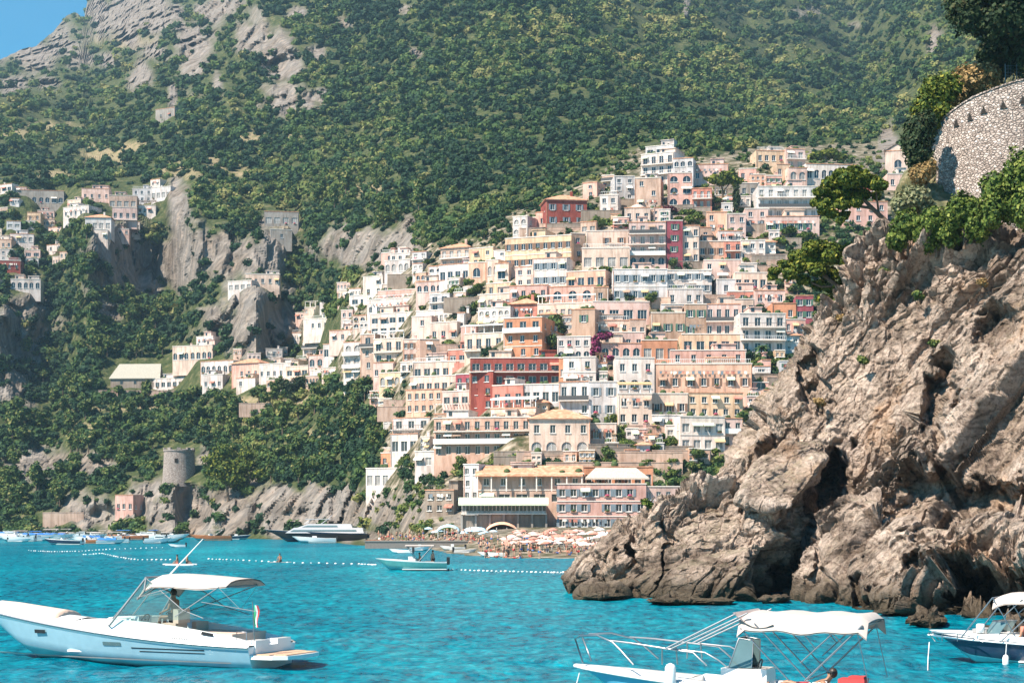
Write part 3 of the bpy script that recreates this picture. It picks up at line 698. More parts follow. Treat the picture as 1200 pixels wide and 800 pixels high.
    for (o_, (k, big)) in zip(ops, wins):
        link('window', window_mesh('door' if big else 'win', o_[2], o_[3], '' if big else sh, o_[4]), root, (o_[0], 0, o_[1]))
    for q in sops:
        me_ = window_mesh('win', q[2], q[3], '', False)
        wl = link('window', me_, root, (-hx, dep/2-q[0], q[1])); wl.rotation_euler = (0, 0, -math.pi/2)
        wr = link('window', me_, root, (hx, dep/2+q[0], q[1])); wr.rotation_euler = (0, 0, math.pi/2)
    def balc(k):
        z = st*k; bd = 1.15
        bs = MB().bx(-hx+.1, hx-.1, -bd, -.003, z-.08, z+.10).build('balcony', M_COPE, root)
        railing(bs, -hx+.1, hx-.1, -bd, z+.10, M_IRON if rg.random() < .45 else M_RAILW, solid=rg.random() < .35)
    if 'B' in opts:
        for k in range(0 if n == 1 else 1, n): balc(k)
        if n == 2: pass
    if 'b' in opts: balc(n-1)
    if 'R' in opts:
        e = .45; zz = o+.06; hgt = min(2.2, dep*.22, W_*.25); r1 = min(hx, dep/2)*.95; b2 = MB()
        A_ = [(-hx-e, -e, zz), (hx+e, -e, zz), (hx+e, dep+e, zz), (-hx-e, dep+e, zz)]
        if W_ > dep: T_ = [(-hx+dep/2, dep/2, zz+hgt), (hx-dep/2, dep/2, zz+hgt)]; b2.poly([A_[0], A_[1], T_[1], T_[0]]).poly([A_[1], A_[2], T_[1]]).poly([A_[2], A_[3], T_[0], T_[1]]).poly([A_[3], A_[0], T_[0]])
        else: T_ = [(0, hx, zz+hgt), (0, dep-hx, zz+hgt)]; b2.poly([A_[0], A_[1], T_[0]]).poly([A_[1], A_[2], T_[1], T_[0]]).poly([A_[2], A_[3], T_[1]]).poly([A_[3], A_[0], T_[0], T_[1]])
        b2.bx(-hx-e, hx+e, -e, dep+e, zz-.12, zz-.004)
        rf = b2.build('roof', M_TILE, root)
        if rg.random() < .5: MB().bx(hx*.3, hx*.3+.7, dep*.4, dep*.4+.7, zz+.3, zz+hgt+.9).build('chimney', M_W[col], rf)
    if 'G' in opts:   # gable towards the viewer
        b2 = MB(); zz = o+.05; rz_ = zz+W_*.28; e = .3
        b2.poly([(-hx-e, -e, zz-.1), (0, -e, rz_), (0, dep, rz_), (-hx-e, dep, zz-.1)]).poly([(hx+e, -e, zz-.1), (hx+e, dep, zz-.1), (0, dep, rz_), (0, -e, rz_)])
        b2.build('roof', M_TILE, root); MB().poly([(-hx, 0, zz-.15), (hx, 0, zz-.15), (0, 0, rz_-.1)]).build('gable', M_W[col], root)
    if 'T' in opts:
        railing(root, -hx+.35, hx-.35, .12, o, M_RAILW if rg.random() < .5 else M_IRON)
        c_ = MB().bx(hx*.1, hx*.7, dep*.55, dep*.9, Hh, Hh+2.3); c_.bx(hx*.1-.2, hx*.7+.2, dep*.5, dep*.92, Hh+2.3, Hh+2.45); c_.build('stair_head', M_W[col], root)
    if 'P' in opts or 'W' in opts:
        b2 = MB(); zt = o+2.1; nn = max(3, int(W_/2.6))
        for i in range(nn+1):
            x = -hx+.2+(W_-.4)*i/nn
            for y in (.25, min(dep-.5, 4)): b2.bx(x-.08, x+.08, y-.08, y+.08, Hh, zt)
        if 'P' in opts:
            b2.bx(-hx, hx, .15, .3, zt, zt+.15); b2.bx(-hx, hx, 3.8, 3.95, zt, zt+.15)
            for i in range(int(W_/.8)+1): b2.bx(-hx+i*.8, -hx+i*.8+.12, -.1, 4.3, zt+.15, zt+.25)
            b2.build('pergola', M_FRB if rg.random() < .5 else M_COPE, root)
        else:
            pg = b2.build('awning_posts', M_RAILW, root)
            MB().poly([(-hx, -.3, zt), (hx, -.3, zt), (hx, 4.2, zt+.6), (-hx, 4.2, zt+.6)]).poly([(-hx, -.3, zt-.35), (hx, -.3, zt-.35), (hx, -.3, zt), (-hx, -.3, zt)]).build('awning', M_AWO if 'Y' in opts else M_AWN, root)
    if 'D' in opts:
        rr = min(W_, dep)*.34; b2 = MB(); b2.lathe([(rr*math.cos(a*math.pi/16), rr*.75*math.sin(a*math.pi/16)) for a in range(9)], (0, dep*.4, Hh+.1), 20); b2.build('dome', M_W['white' if col != 'cream' else 'cream'], root)
    # things people have added over the years
    flat_ = not set(opts) & set('RGPWD')
    if flat_ and W_ > 7 and name != 'ruin' and rg.random() < .6:
        for q_ in range(1 if W_ < 12 else rg.randint(1, 2)):
            a = rg.uniform(-hx+.6, hx-4.2); w1 = rg.uniform(2.4, min(5.5, hx)); a2 = min(a+w1, hx-.5); hh = rg.uniform(1.9, 2.7); y_ = rg.uniform(1.6, 3.2)
            rr_ = MB().bx(a, a2, y_, dep-.6, Hh+.03, Hh+hh).bx(a-.15, a2+.15, y_-.3, dep-.5, Hh+hh+.003, Hh+hh+.16).build('roof_room', M_W[rg.choice([col, 'cream', 'pale', 'white'])], root)
            MB().bx(a+.5, a+1.3, y_-.03, y_-.004, Hh+.9, Hh+1.9).build('window', M_GLASS, rr_)
    for q_, (o_, (k, big)) in enumerate(zip(ops, wins)):
        if rg.random() < .10 and o_[2] < 3:
            x, zt_ = o_[0], o_[1]+o_[3]+.1; ww_ = o_[2]*.5+.35
            MB().poly([(x-ww_, -.9, zt_-.45), (x+ww_, -.9, zt_-.45), (x+ww_, -.01, zt_+.1), (x-ww_, -.01, zt_+.1)]).poly([(x-ww_, -.9, zt_-.65), (x+ww_, -.9, zt_-.65), (x+ww_, -.9, zt_-.45), (x-ww_, -.9, zt_-.45)]).build('window_awning', rg.choice([M_AWN, M_AWN, M_AWO, M_AWG, M_W['salmon'], M_W['tan']]), root)
        elif rg.random() < .10: MB().bx(o_[0]-.5, o_[0]+.5, -.30, -.145, o_[1]-.1, o_[1]+.12).sphere((o_[0], -.24, o_[1]+.2), .28, 1, 7, 4, (1.8, .7, .8)).build('flower_box', [M_TILE, M_LEAFP if rg.random() < .7 else M_FLOWP], root)
    if rg.random() < .55: x = rg.choice([-1, 1])*(hx-.18); MB().bx(x-.06, x+.06, -.10, -.004, -3, Hh).build('drainpipe', rg.choice([M_IRON, M_TILE, M_COPE]), root)
    if flat_ and rg.random() < .5:
        for q_ in range(rg.randint(2, 4)): x = rg.uniform(-hx+.6, hx-.6); s_ = rg.uniform(.3, .65); MB().sphere((x, rg.uniform(.5, 1.5), o+s_*.5), s_, 0, 8, 5, (1.2, 1, rg.uniform(.7, 1.3))).build('pot_plant', M_LEAFP, root)
    if rg.random() < .22 and W_ > 5 and not big:
        z = st*rg.randint(0, n-1)+st*.8; lb = MB(); x = -hx+1
        while x < hx-1.2:
            w1 = rg.uniform(.3, .8); lb.poly([(x, -.35, z), (x+w1, -.35, z), (x+w1, -.35, z-rg.uniform(.4, .9)), (x, -.35, z-rg.uniform(.4, .9))], rg.randint(0, 2)); x += w1+rg.uniform(.1, .9)
        lb.bx(-hx+.8, x, -.36, -.34, z-.01, z+.03, 2)
        lb.build('laundry', [M_AWN, M_W['salmon'], M_SHL], root)
    if rg.random() < .35 and 'R' not in opts and 'G' not in opts and name != 'ruin':
        x = rg.uniform(-.6, .6)*hx
        if rg.random() < .5: MB().bx(x, x+.6, dep*.3, dep*.3+.6, Hh, o+1.1).bx(x-.1, x+.7, dep*.3-.1, dep*.3+.7, o+1.1, o+1.25).build('chimney', M_W[col], root)
        else: MB().tube([(x, 1, Hh), (x, 1, o+2.3)], .04, 5).bx(x-.7, x+.7, .97, 1.03, o+2.1, o+2.15).bx(x-.5, x+.5, .97, 1.03, o+1.8, o+1.85).build('aerial', M_IRON, root)
    return root
H = house
# --- the top of the town
H(757,789,172,181,'cool',1,3,'LT','small glazed penthouse on the roof of the tall white hotel above the town',dep=6)
H(752,789,181,217,'white',3,4,'BO','tall white hotel with balconies crowning the top of the town','hotel',dep=12)
H(789,812,187,222,'cool',3,3,'A','wing with painted grey shade stepping down from the right end of the tall white hotel',dep=10)  # greyer wall colour imitates the shade on this side of the hotel
H(720,744,208,235,'cool',3,2,'','blocky grey white house just left of and below the tall white hotel',yaw=4)
H(703,724,230,253,'white',2,2,'T','low white house with a roof rail between the red villa and the grey white block')
H(744,774,210,244,'buff',3,2,'','sandy brown house under the tall white hotel')
H(783,811,204,244,'pink',3,2,'A','pink tower house below the right wing of the tall white hotel',dep=8)
H(812,853,194,215,'pale',1,4,'','long low pale pink house behind the umbrella pine at the top of the town')
H(811,834,222,245,'salmon',2,3,'B','salmon red house with two balconied floors beside the cypress at the top')
H(640,688,236,266,'red',2,3,'Rv','red villa with a hipped terracotta roof at the upper left edge of the town','villa',dep=10,yaw=8)
H(628,642,250,268,'pink',1,1,'','low pink annexe against the left side of the red villa',dep=6)
H(601,618,255,278,'white',2,2,'A','small white chapel like house with arched openings left of the red villa')
H(866,886,199,214,'pink',1,2,'','small pink house right of the umbrella pine at the top')
H(866,888,216,232,'grey',1,2,'','plain grey stone house under the small pink house near the top')
H(886,920,178,193,'yellow',1,4,'TO','orange yellow villa with a roof rail, highest on the right side of the town','villa')
H(921,944,176,198,'pale',2,2,'TB','pale pink house with balconies beside the highest orange yellow villa')
H(910,926,194,209,'yellow',1,2,'','little yellow house under the orange yellow villa')
H(924,946,198,216,'pale',1,2,'a','pale pink house with an arched ground floor below the balconied pink house')
H(944,1004,194,216,'white',1,7,'A','long low white house with a row of arched windows behind the leaning pine')
H(888,958,220,256,'cool',3,7,'BO','big white hotel on three floors left of the leaning pine','hotel',dep=11)
H(898,960,255,275,'pale',1,7,'s','pinkish terrace wall house with small windows under the big white hotel')
H(873,901,246,268,'pale',2,2,'a','pinkish house with a dark ground floor arch left of the terrace wall house')
H(828,852,250,273,'peach',2,2,'','peach house with two small windows above the right end of the crimson hotel')
H(852,874,252,276,'pale',2,2,'','pale pink house touching the right side of the peach house near the top')
H(732,762,245,262,'cream',1,3,'D','cream house with a low dome just above the crimson hotel')
H(1038,1064,178,205,'cream',1,1,'GA','cream gabled chapel with one arched window beside the dark bushes','chapel',dep=10,yaw=-14)
H(986,1040,238,262,'pink',2,4,'','pink and red house seen under the branches of the leaning pine')
H(1000,1026,226,240,'red',1,2,'G','red gabled house behind the trunk of the leaning pine')
H(1040,1075,205,222,'pale',1,3,'',"pale low house below the cream chapel")
# --- middle band, crimson hotel
H(737,780,262,312,'pale',4,4,'BaO','front of the crimson hotel with white balcony bands and arches','hotel',dep=11)
H(780,800,260,312,'crimson',4,1,'s','deep crimson end block of the hotel with white framed windows',dep=11)
H(800,820,266,310,'cream',3,2,'','tall cream house against the right side of the crimson hotel')
H(818,834,268,284,'tan',1,1,'','small tan house above the pinkish orange house right of the crimson hotel')
H(818,850,284,304,'peach',1,3,'u','pinkish orange house with two dark windows right of the tall cream house')
H(842,870,272,284,'white',1,3,'','narrow white house above the balconied red pink house')
H(849,869,284,305,'salmon',2,2,'B','red pink house with two narrow balconies below the narrow white house')
H(868,897,283,306,'white',2,3,'','cream white house at the right edge of the middle town above the lower pine')
H(825,868,306,332,'pale',2,3,'a','pale pink vaulted house under the red pink balconied house')
H(867,887,310,324,'white',1,2,'','small white cube house above the columned cream house')
H(861,899,321,340,'cream',1,4,'L','columned cream house with an open loggia left of the lower pine')
H(840,862,329,347,'cool',1,1,'','blank grey white house left of the columned cream house')
H(782,824,340,359,'white',1,4,'T','curving white terrace house right of the long white block')
H(718,782,317,354,'cool',2,6,'vO','left half of the long blue white apartment block in the middle of the town','apartment_block',cat='apartment block',dep=10,yaw=-2)
H(782,834,318,345,'white',2,5,'v','right half of the long blue white apartment block, with blue grey shutters','apartment_block',cat='apartment block',dep=10,yaw=-2)
H(687,736,272,292,'cream',1,3,'u','cream house with three tall windows left of the crimson hotel')
H(682,738,292,316,'cream',1,4,'LT','cream house with a railed terrace under the three window cream house')
r = H(592,669,279,316,'yellow',2,9,'uO','long yellow palace hotel slanting across the upper left of the town','hotel',dep=11,yaw=-20)
H(669,686,275,306,'tan',2,1,'','end of the yellow palace hotel with its shade painted tan',dep=9,yaw=14)  # shaded side of the yellow hotel, shade put into the wall colour
H(624,664,304,337,'white',2,4,'v','white house with tall windows under the yellow palace hotel')
H(604,625,314,337,'pale',2,2,'D','pinkish domed house left of the white house under the palace hotel')
H(580,596,310,334,'cream',1,1,'A','cream house with a single big arch left of the domed houses')
H(664,709,319,338,'peach',1,4,'L','terracotta topped peach house with a pale loggia below the cream terrace')
H(644,697,337,356,'pink',1,3,'a','flat pink house with white awnings above the parasol terrace')
H(696,713,338,356,'tan',1,1,'X','blank brownish wall house right of the flat pink house')
H(597,642,336,353,'pink',1,4,'','pink row house under the domed pinkish house')
H(630,698,357,372,'cream',1,8,'LW','parasol restaurant terrace with a long white canopy','restaurant',dep=6)
H(695,761,355,378,'pale',1,4,'l','long pale pink house with four windows below the long blue white block')
H(695,738,377,392,'cream',1,3,'T','cream terrace house with mint green openings under the long pale pink house')
H(670,697,364,402,'tan',2,1,'s','narrow tan tower house in the very middle of the town')
H(738,757,376,398,'buff',1,2,'','sandy house squeezed between the mint terrace and the brick brown house')
# --- right of middle
H(763,803,368,396,'tan',1,3,'s','left part of the brick brown house with large mullioned windows')
H(803,828,358,396,'tan',2,2,'s','taller right part of the brick brown house')
H(775,804,358,370,'cool',1,3,'','bluish white house with an angled roof edge on top of the brick brown house')
H(827,868,358,396,'pale',2,4,'BO','pale pink house with two balconied floors right of the brick brown house')
H(853,899,343,355,'salmon',1,4,'','salmon terrace wall house below the blank grey white house')
H(860,884,352,370,'cream',1,3,'L','cream loggia house under the salmon terrace wall')
H(884,920,342,358,'pale',1,3,'','pink white house left of the lower pine and above the orange house')
H(905,933,357,377,'orange',1,2,'','bright orange house with white windows beside the near cliff')
H(933,953,348,376,'crimson',2,2,'s','dark crimson house half hidden behind the edge of the near cliff')
H(867,921,369,414,'white',3,4,'B','three floor white house with white balconies left of the near cliff')
H(920,944,376,392,'pink',1,3,'','small pink house below the bright orange house')
H(799,872,393,414,'yellow',1,5,'LO','top tier of the big peach villa, yellow with open bays and a terracotta band','villa')
H(752,794,400,424,'orange',1,3,'L','orange brown house with three dark loggia bays left of the big peach villa')
H(786,874,412,429,'pink',1,5,'','middle tier of the big peach villa, salmon pink with dark windows','villa')
H(768,881,428,462,'peach',1,7,'uOT','lowest tier of the big peach villa, a long front with seven shuttered windows','villa',dep=11,yaw=-2)
H(718,755,391,412,'pale',1,3,'','pale house with one small window right of the bougainvillea')
H(704,752,404,423,'pink',1,4,'A','pink house with two big arches under the bougainvillea')
H(653,692,396,422,'white',2,4,'a','white house with arched ground floor left of the bougainvillea')
H(660,698,420,452,'white',2,2,'lO','white house with a dark open loggia right of the red hotel')
H(721,767,421,461,'white',2,3,'a','white villa with two arched windows left of the big peach villa','villa',dep=9)
H(655,691,449,490,'cool',2,3,'b','blue white house with a blue shuttered upper floor above the terracotta roofed hall')
H(690,724,449,490,'cool',2,2,'v','blue white house right half with a large blue window')
H(724,764,463,500,'cream',2,3,'WY','cream house with an ochre awning under the white arched villa')
H(763,806,463,490,'cream',1,3,'u','pale yellow house between the ochre awning and the two tone yellow house')
H(805,871,462,490,'yellow',2,5,'','two tone yellow orange house on two floors under the big peach villa')
H(764,800,488,503,'cool',1,3,'X','plain grey white terrace house under the pale yellow house')
H(797,850,490,528,'white',2,4,'LO','bright white glazed house at the lower right edge of the town')
H(847,870,492,524,'pale',2,2,'B','pinkish white house half hidden by the near cliff, beside the bright white glazed house')
H(620,692,493,534,'cream',2,4,'aR','cream hall with a terracotta roof and three big green arches','hall',cat='building',dep=10,yaw=-1)
H(690,722,498,520,'cream',1,2,'u','right wing of the cream hall with a square window')
# --- red and orange quarter
H(590,635,374,421,'orange',3,3,'bO','tall orange house above the red arcaded hotel',dep=10)
H(597,630,358,376,'salmon',1,2,'R','salmon house with a tiled roof behind the tall orange house')
H(560,598,362,396,'white',3,5,'A','white house with three rows of small arched windows left of the tall orange house')
H(544,590,392,411,'cream',1,4,'bW','white balconied house with a canopy left of the tall orange house')
H(540,558,384,400,'pink',1,2,'','little pink house behind the white balconied house with a canopy')
H(551,657,421,451,'red',2,8,'BLO','crimson arcaded hotel with two long rows of balconies','hotel',dep=11,yaw=-2)
H(655,664,421,450,'orange',1,1,'X','narrow bright orange end wall of the arcaded hotel')
H(550,578,437,482,'red',3,2,'','dark red tower house with white windows under the arcaded hotel')
H(577,613,453,478,'salmon',1,3,'b','salmon red house with tall dark windows under the arcaded hotel')
H(612,656,452,474,'cool',1,4,'L','blue glass restaurant front beside the salmon red house','restaurant',dep=7)
H(525,558,411,427,'salmon',1,3,'TL','brick red terrace house at the left end of the arcaded hotel')
H(534,553,440,472,'crimson',2,2,'B','narrow crimson balconied house left of the dark red tower house')
H(483,551,425,444,'cream',1,6,'LT','pale green white glazed terrace house left of the arcaded hotel')
H(480,535,442,462,'pale',1,6,'BL','pale pink house with a long balcony under the glazed terrace house')
H(475,518,458,486,'peach',2,5,'','peach house with many small panes under the long balcony')
H(518,550,460,490,'pale',2,3,'L','pinkish house with yellow pillars left of the dark red tower')
H(575,628,480,493,'cream',1,6,'LW','restaurant terrace under pale canopies below the salmon red house','restaurant',dep=6)
H(508,622,491,534,'peach',3,10,'BO','long peach hotel with rows of recessed balconies above the orange roofed restaurant','hotel',dep=12,yaw=-12)
H(508,566,486,492,'tan',1,4,'P','dark timber pergola terrace on top of the left end of the long peach hotel',dep=7)
H(459,504,491,516,'white',2,3,'B','white house with curved balconies at the left foot of the town')
H(457,490,510,532,'white',1,3,'LT','white terrace house below the curved balcony house')
H(446,466,532,550,'orange',1,2,'','small orange house on the left shore rocks')
H(450,468,526,535,'cream',1,2,'','little cream house on top of the small orange house')
H(428,466,550,572,'white',1,4,'LO','white restaurant with a dark glazed front standing on the left shore rocks','restaurant',dep=8)
H(485,572,530,547,'white',1,8,'LT','long white colonnade linking the shore rocks and the town')
# --- upper left of the town
H(466,476,291,299,'white',1,1,'','topmost of three small white houses stepping below the brown cliff')
H(457,481,298,307,'white',1,3,'T','middle one of three small white houses stepping below the brown cliff')
H(450,481,306,323,'white',1,4,'A','lowest of three small white houses stepping below the brown cliff')
H(425,449,325,347,'white',2,2,'','square white tower like house at the upper left corner of the town')
H(447,464,334,347,'cream',1,2,'','cream house with a flat roof against the square white tower like house')
H(442,492,341,361,'pink',1,6,'','long pink house below the square white tower like house')
H(487,527,331,346,'pale',1,5,'a','pinkish white row house right above the long pink house')
H(429,492,351,371,'white',1,7,'T','long white terrace house under the long pink house')
H(503,527,346,364,'cool',2,2,'B','small pale house with balconies left of the hillside garden')
H(516,551,292,314,'buff',2,4,'BR','beige house with balconies under a low tiled roof above the hillside garden')
H(514,550,311,331,'cool',1,4,'LT','grey white terraced house directly under the beige balconied house')
H(550,578,292,312,'yellow',2,2,'','yellow house with a tall plain wall above the hillside garden')
H(549,570,309,331,'peach',1,1,'A','peach house with one tall arch under the yellow house')
H(570,584,306,330,'cream',1,2,'A','cream house with pointed openings right of the peach arched house')
H(570,600,333,348,'yellow',1,3,'','yellow house with two windows right of the hillside garden')
H(560,600,346,365,'cream',1,4,'b','cream house with tall panes under the yellow two window house')
H(487,531,365,379,'white',1,8,'L','white colonnade with many narrow openings in the left part of the town')
H(433,487,368,392,'white',2,5,'L','white house with deep verandas in the left part of the town')
H(482,506,372,400,'pale',2,1,'X','plain pinkish wall house right of the deep veranda house')
H(504,536,379,402,'cream',1,3,'','cream house with paired windows right of the plain pinkish house')
H(422,440,393,450,'buff',4,1,'b','tall slim buff tower house at the left edge of the town',dep=7)
H(402,424,402,446,'white',3,2,'BA','white house with arched balconies left of the slim buff tower house')
H(437,474,398,428,'cream',2,3,'BW','cream house with an awning right of the slim buff tower house')
H(437,462,426,446,'pale',1,3,'','pinkish house below the awning house')
H(472,493,399,425,'pale',2,3,'u','pale pink face of the corner house with tall windows',yaw=-14)
H(492,515,399,425,'peach',2,1,'','right side of the corner house with its shade painted orange peach',yaw=10)  # same house as the pale face; the darker wall colour paints its shade
H(444,470,438,458,'yellow',1,3,'A','small yellow arcaded house above the palm trees')
H(385,418,388,402,'pale',1,3,'','low pinkish house where the town thins out to the left')
H(354,402,374,388,'white',1,6,'T','upper long white house beside the cliff, left of the town')
H(378,402,404,420,'white',1,3,'LT','white house with a veranda left of the arched balcony house')
H(354,381,400,416,'white',2,3,'B','white balconied house stepping down left of the veranda house')
H(360,398,417,434,'pale',1,4,'a','pinkish white lower house above the cypress')
# --- scattered on the left hill
H(200,251,406,427,'cream',1,7,'A','large cream villa with a row of arched windows under the brown cliff','villa',dep=10)
H(233,275,424,442,'white',1,6,'A','white arcaded villa stepping below the large cream villa','villa')
H(236,262,440,458,'white',1,3,'','lower storey house under the white arcaded villa')
H(270,305,427,446,'pink',1,4,'R','pink house with a tiled roof right of the white arcaded villa')
H(302,342,427,446,'white',1,5,'T','white house right of the pink tiled house')
H(276,300,444,456,'white',1,2,'','small white house below the pink tiled house')
H(334,362,430,442,'cream',1,3,'L','low cream house with open bays at the right end of the villa row')
H(172,224,444,455,'white',1,7,'LX' if 0 else 'L','white colonnade between the grey roofed barn and the villas')
H(288,328,322,336,'cream',1,5,'','cream villa perched on the brown cliff edge','villa')
H(266,296,330,341,'white',1,4,'LT','white terrace beside the cream villa on the cliff edge')
H(310,350,249,264,'grey',1,4,'L','grey flat roofed house in the woods above the cliffs')
H(317,342,270,283,'grey',1,1,'X','roofless grey stone ruin below the flat roofed house in the woods','ruin',cat='ruin')
H(181,206,128,141,'grey',1,2,'','ruined stone house high on the mountainside at the upper left','ruin',cat='ruin')
H(22,74,224,243,'grey',1,7,'A','long grey house with arches on the ridge at the far left')
H(72,106,243,256,'white',1,5,'','white cube house right below the long grey house')
H(45,62,235,246,'white',1,3,'','small white house in front of the long grey house at the far left')
H(32,48,250,260,'yellow',1,2,'','small yellowish house among trees at the far left')
H(12,39,275,287,'white',1,4,'A','white house with dark arched windows among trees at the far left')
H(0,15,293,306,'white',2,2,'','white house cut off by the left edge of the view')
H(-12,24,306,318,'red',1,4,'T','dark red terrace house under the white house at the left edge')
H(13,47,328,342,'white',1,5,'AT','white house with arches standing on the edge of the dark cliff at the left')
H(96,128,222,236,'pale',1,4,'','pinkish house on the ridge right of the long grey house')
H(128,160,230,244,'buff',1,4,'L','sandy terraced house on the ridge')
H(155,178,222,238,'cool',2,3,'T','grey white two storey house near the right end of the ridge')
H(176,201,220,234,'cool',1,4,'L','glass fronted house at the right end of the ridge above the dark cliff')
H(132,160,244,258,'pale',1,4,'B','pale balconied house below the sandy terraced house')
H(100,130,256,270,'cool',1,4,'LR','greyish house with a veranda in the trees below the ridge')
H(110,126,270,282,'white',1,2,'','small white house lowest below the ridge')
H(134,157,581,603,'pink',1,3,'','faded pink boathouse on the shore rocks left of the round tower',dep=6)
# --- the front on the beach
H(560,684,557,590,'buff',2,6,'lO','buff restaurant building with a loggia under a long terracotta roof on the beach front','restaurant',dep=9,yaw=-2,Y=328)
H(543,561,546,588,'cool',3,2,'','narrow pale house left of the long terracotta roofed restaurant',Y=330,dep=7)
H(653,757,569,622,'pink',3,8,'vO','pink and cream waterfront hotel with white framed windows on the beach','hotel',dep=9,yaw=-2,Y=325)
H(755,800,572,612,'pale',2,4,'B','pale waterfront house partly hidden by the fallen rock',Y=326)
H(498,532,576,602,'stone',2,3,'T','small stone bathing house on the left shore rocks above the beach',Y=345)
H(684,765,549,570,'orange',1,7,'L','orange walled roof restaurant behind the waterfront hotel',Y=333,name='restaurant',dep=7)

LEFTP = [([(345,372),(402,335),(430,335),(430,440),(345,448)], 14, 'small pale house on the slope where the town thins out to the left', 'small houses left of the town'),
 ([(225,402),(345,412),(400,432),(400,452),(225,462)], 9, 'small pale house in the row of villas below the brown cliff', 'small houses of the villa row'),
 ([(-20,215),(205,215),(190,252),(120,300),(-20,345)], 26, 'small pale house scattered among the trees of the far left ridge', 'small houses of the far left ridge')]
for poly_, n_, lab_, grp_ in LEFTP:
    _k = 0; _t = 0; us_ = [p[0] for p in poly_]; vs_ = [p[1] for p in poly_]
    while _k < n_ and _t < 2000:
        _t += 1; w0, h0 = R.uniform(10, 22), R.uniform(6, 11); u, v = R.uniform(min(us_), max(us_)), R.uniform(min(vs_), max(vs_))
        if not inpoly([u], [v], poly_)[0]: continue
        bx_ = (u-w0/2, u+w0/2, v-h0, v); ov = sum(max(0, min(bx_[1], b_[1])-max(bx_[0], b_[0]))*max(0, min(bx_[3], b_[3])-max(bx_[2], b_[2])) for b_ in HBOX)
        if ov > .25*w0*h0: continue
        H(*bx_, R.choice(['white','cream','pale','white','buff','cool','pale']), 1, R.choice([2,3,4]), R.choice(['','T','P','L','A','A','']), lab_, group=grp_, dep=6); _k += 1
_k = 0; _t = 0
while _k < 75 and _t < 5000:
    _t += 1; w0, h0 = R.uniform(9, 19), R.uniform(9, 17); u, v = R.uniform(405, 930), R.uniform(215, 545)
    if not (inpoly([u], [v], TOWNP)[0] and inpoly([u], [v-h0-6], TOWNP)[0]): continue
    bx_ = (u-w0/2, u+w0/2, v-h0, v); ov = 0
    for b_ in HBOX:
        ox = min(bx_[1], b_[1])-max(bx_[0], b_[0]); oy = min(bx_[3], b_[3])-max(bx_[2], b_[2])
        if ox > 0 and oy > 0: ov += ox*oy
    if ov > .35*w0*h0: continue
    H(*bx_, R.choice(['white','cream','pale','white','pink','buff','peach','cool','yellow']), 1 if h0 < 12 else 2, R.choice([1,2,2,3]), R.choice(['','T','P','b','s','L','v','A','R']), 'small plain house squeezed in between the larger houses of the town', group='small houses squeezed between the larger ones', dep=6); _k += 1
# ================================================================== woodland
# the woodland that clothes the mountain: thousands of crowns nobody could count
protos = [leafcloud(crown_blobs(100+k, 1, .8, 3), 78, .21, 200+k) for k in range(8)]
pts = []
g = np.random.default_rng(5)
for v in np.arange(640, -168, -5.4):
    us = np.arange(-250, 1470, 6.2)+g.uniform(-3, 3, 278)[:len(np.arange(-250, 1470, 6.2))]; vs = v+g.uniform(-3, 3, len(us)); pts.append(np.c_[us, vs])
pts = np.concatenate(pts)
def samp(A, u, v):
    i = np.clip(((u-UT[0])/2.5), 0, len(UT)-2); i0 = i.astype(int)
    c = ct[i0]; j = np.clip((v-VT0)/(c-VT0)*(nv-1), 0, nv-1); return A[np.clip(np.round(i).astype(int), 0, len(UT)-1), np.round(j).astype(int)]
c_ = np.interp(pts[:, 0], UT, ct); pts = pts[(pts[:, 1] > c_+1)]
# hidden behind the near cliff and cottages: leave out
hid = (pts[:, 0] > 960) & (pts[:, 1] > 300); pts = pts[~hid]
rk = samp(ROCK, pts[:, 0], pts[:, 1]); dy = samp(DRYF, pts[:, 0], pts[:, 1]); tw = inpoly(pts[:, 0], pts[:, 1], TOWNP)
yy = samp(Yf, pts[:, 0], pts[:, 1]); 
HB = [(0,240,12,245),(10,320,50,345),(10,272,40,288),(20,220,100,260),(120,222,205,258),(262,318,330,342),(308,246,350,284),(125,420,345,456),(352,372,402,432),(130,580,158,604),(186,520,236,562),(180,126,206,141),(45,598,100,614)]
hb = np.zeros(len(pts), bool)
for b_ in HBOX: hb |= (pts[:, 0] > b_[0]-2) & (pts[:, 0] < b_[1]+2) & (pts[:, 1] > b_[2]-1) & (pts[:, 1] < b_[3]+1)
for b_ in HB: hb |= (pts[:, 0] > b_[0]-3) & (pts[:, 0] < b_[2]+3) & (pts[:, 1] > b_[1]) & (pts[:, 1] < b_[3]+7)
dens = np.where(tw & (pts[:, 1] < 600), .85, 1-.95*np.clip(rk*1.5, 0, 1))*(1-.62*dy)
dens = dens*(.96+1.0*fbm(np.c_[pts[:, 0]/22, pts[:, 1]/14, 0*pts[:, 0]], 3, 77))+.04*(tw*0)
keep = (g.random(len(pts)) < dens) & ~hb & (yy > 330) & (pts[:, 1] < 628)
pts = pts[keep]; yy = yy[keep]
Cw = world(pts[:, 0], pts[:, 1], yy)
tw2 = inpoly(pts[:, 0], pts[:, 1], TOWNP)
r = (2.0+2.6*np.clip((yy-520)/700, 0, 1))*(.50+1.05*g.random(len(pts))**1.5)*np.where(tw2, .62, 1)
big = fbm(Cw/70, 3, 91)
tint0 = np.clip(.34+.75*big+.24*g.normal(size=len(pts)), 0, .95)
Vl, Ql, Tl = [], [], []; o = 0
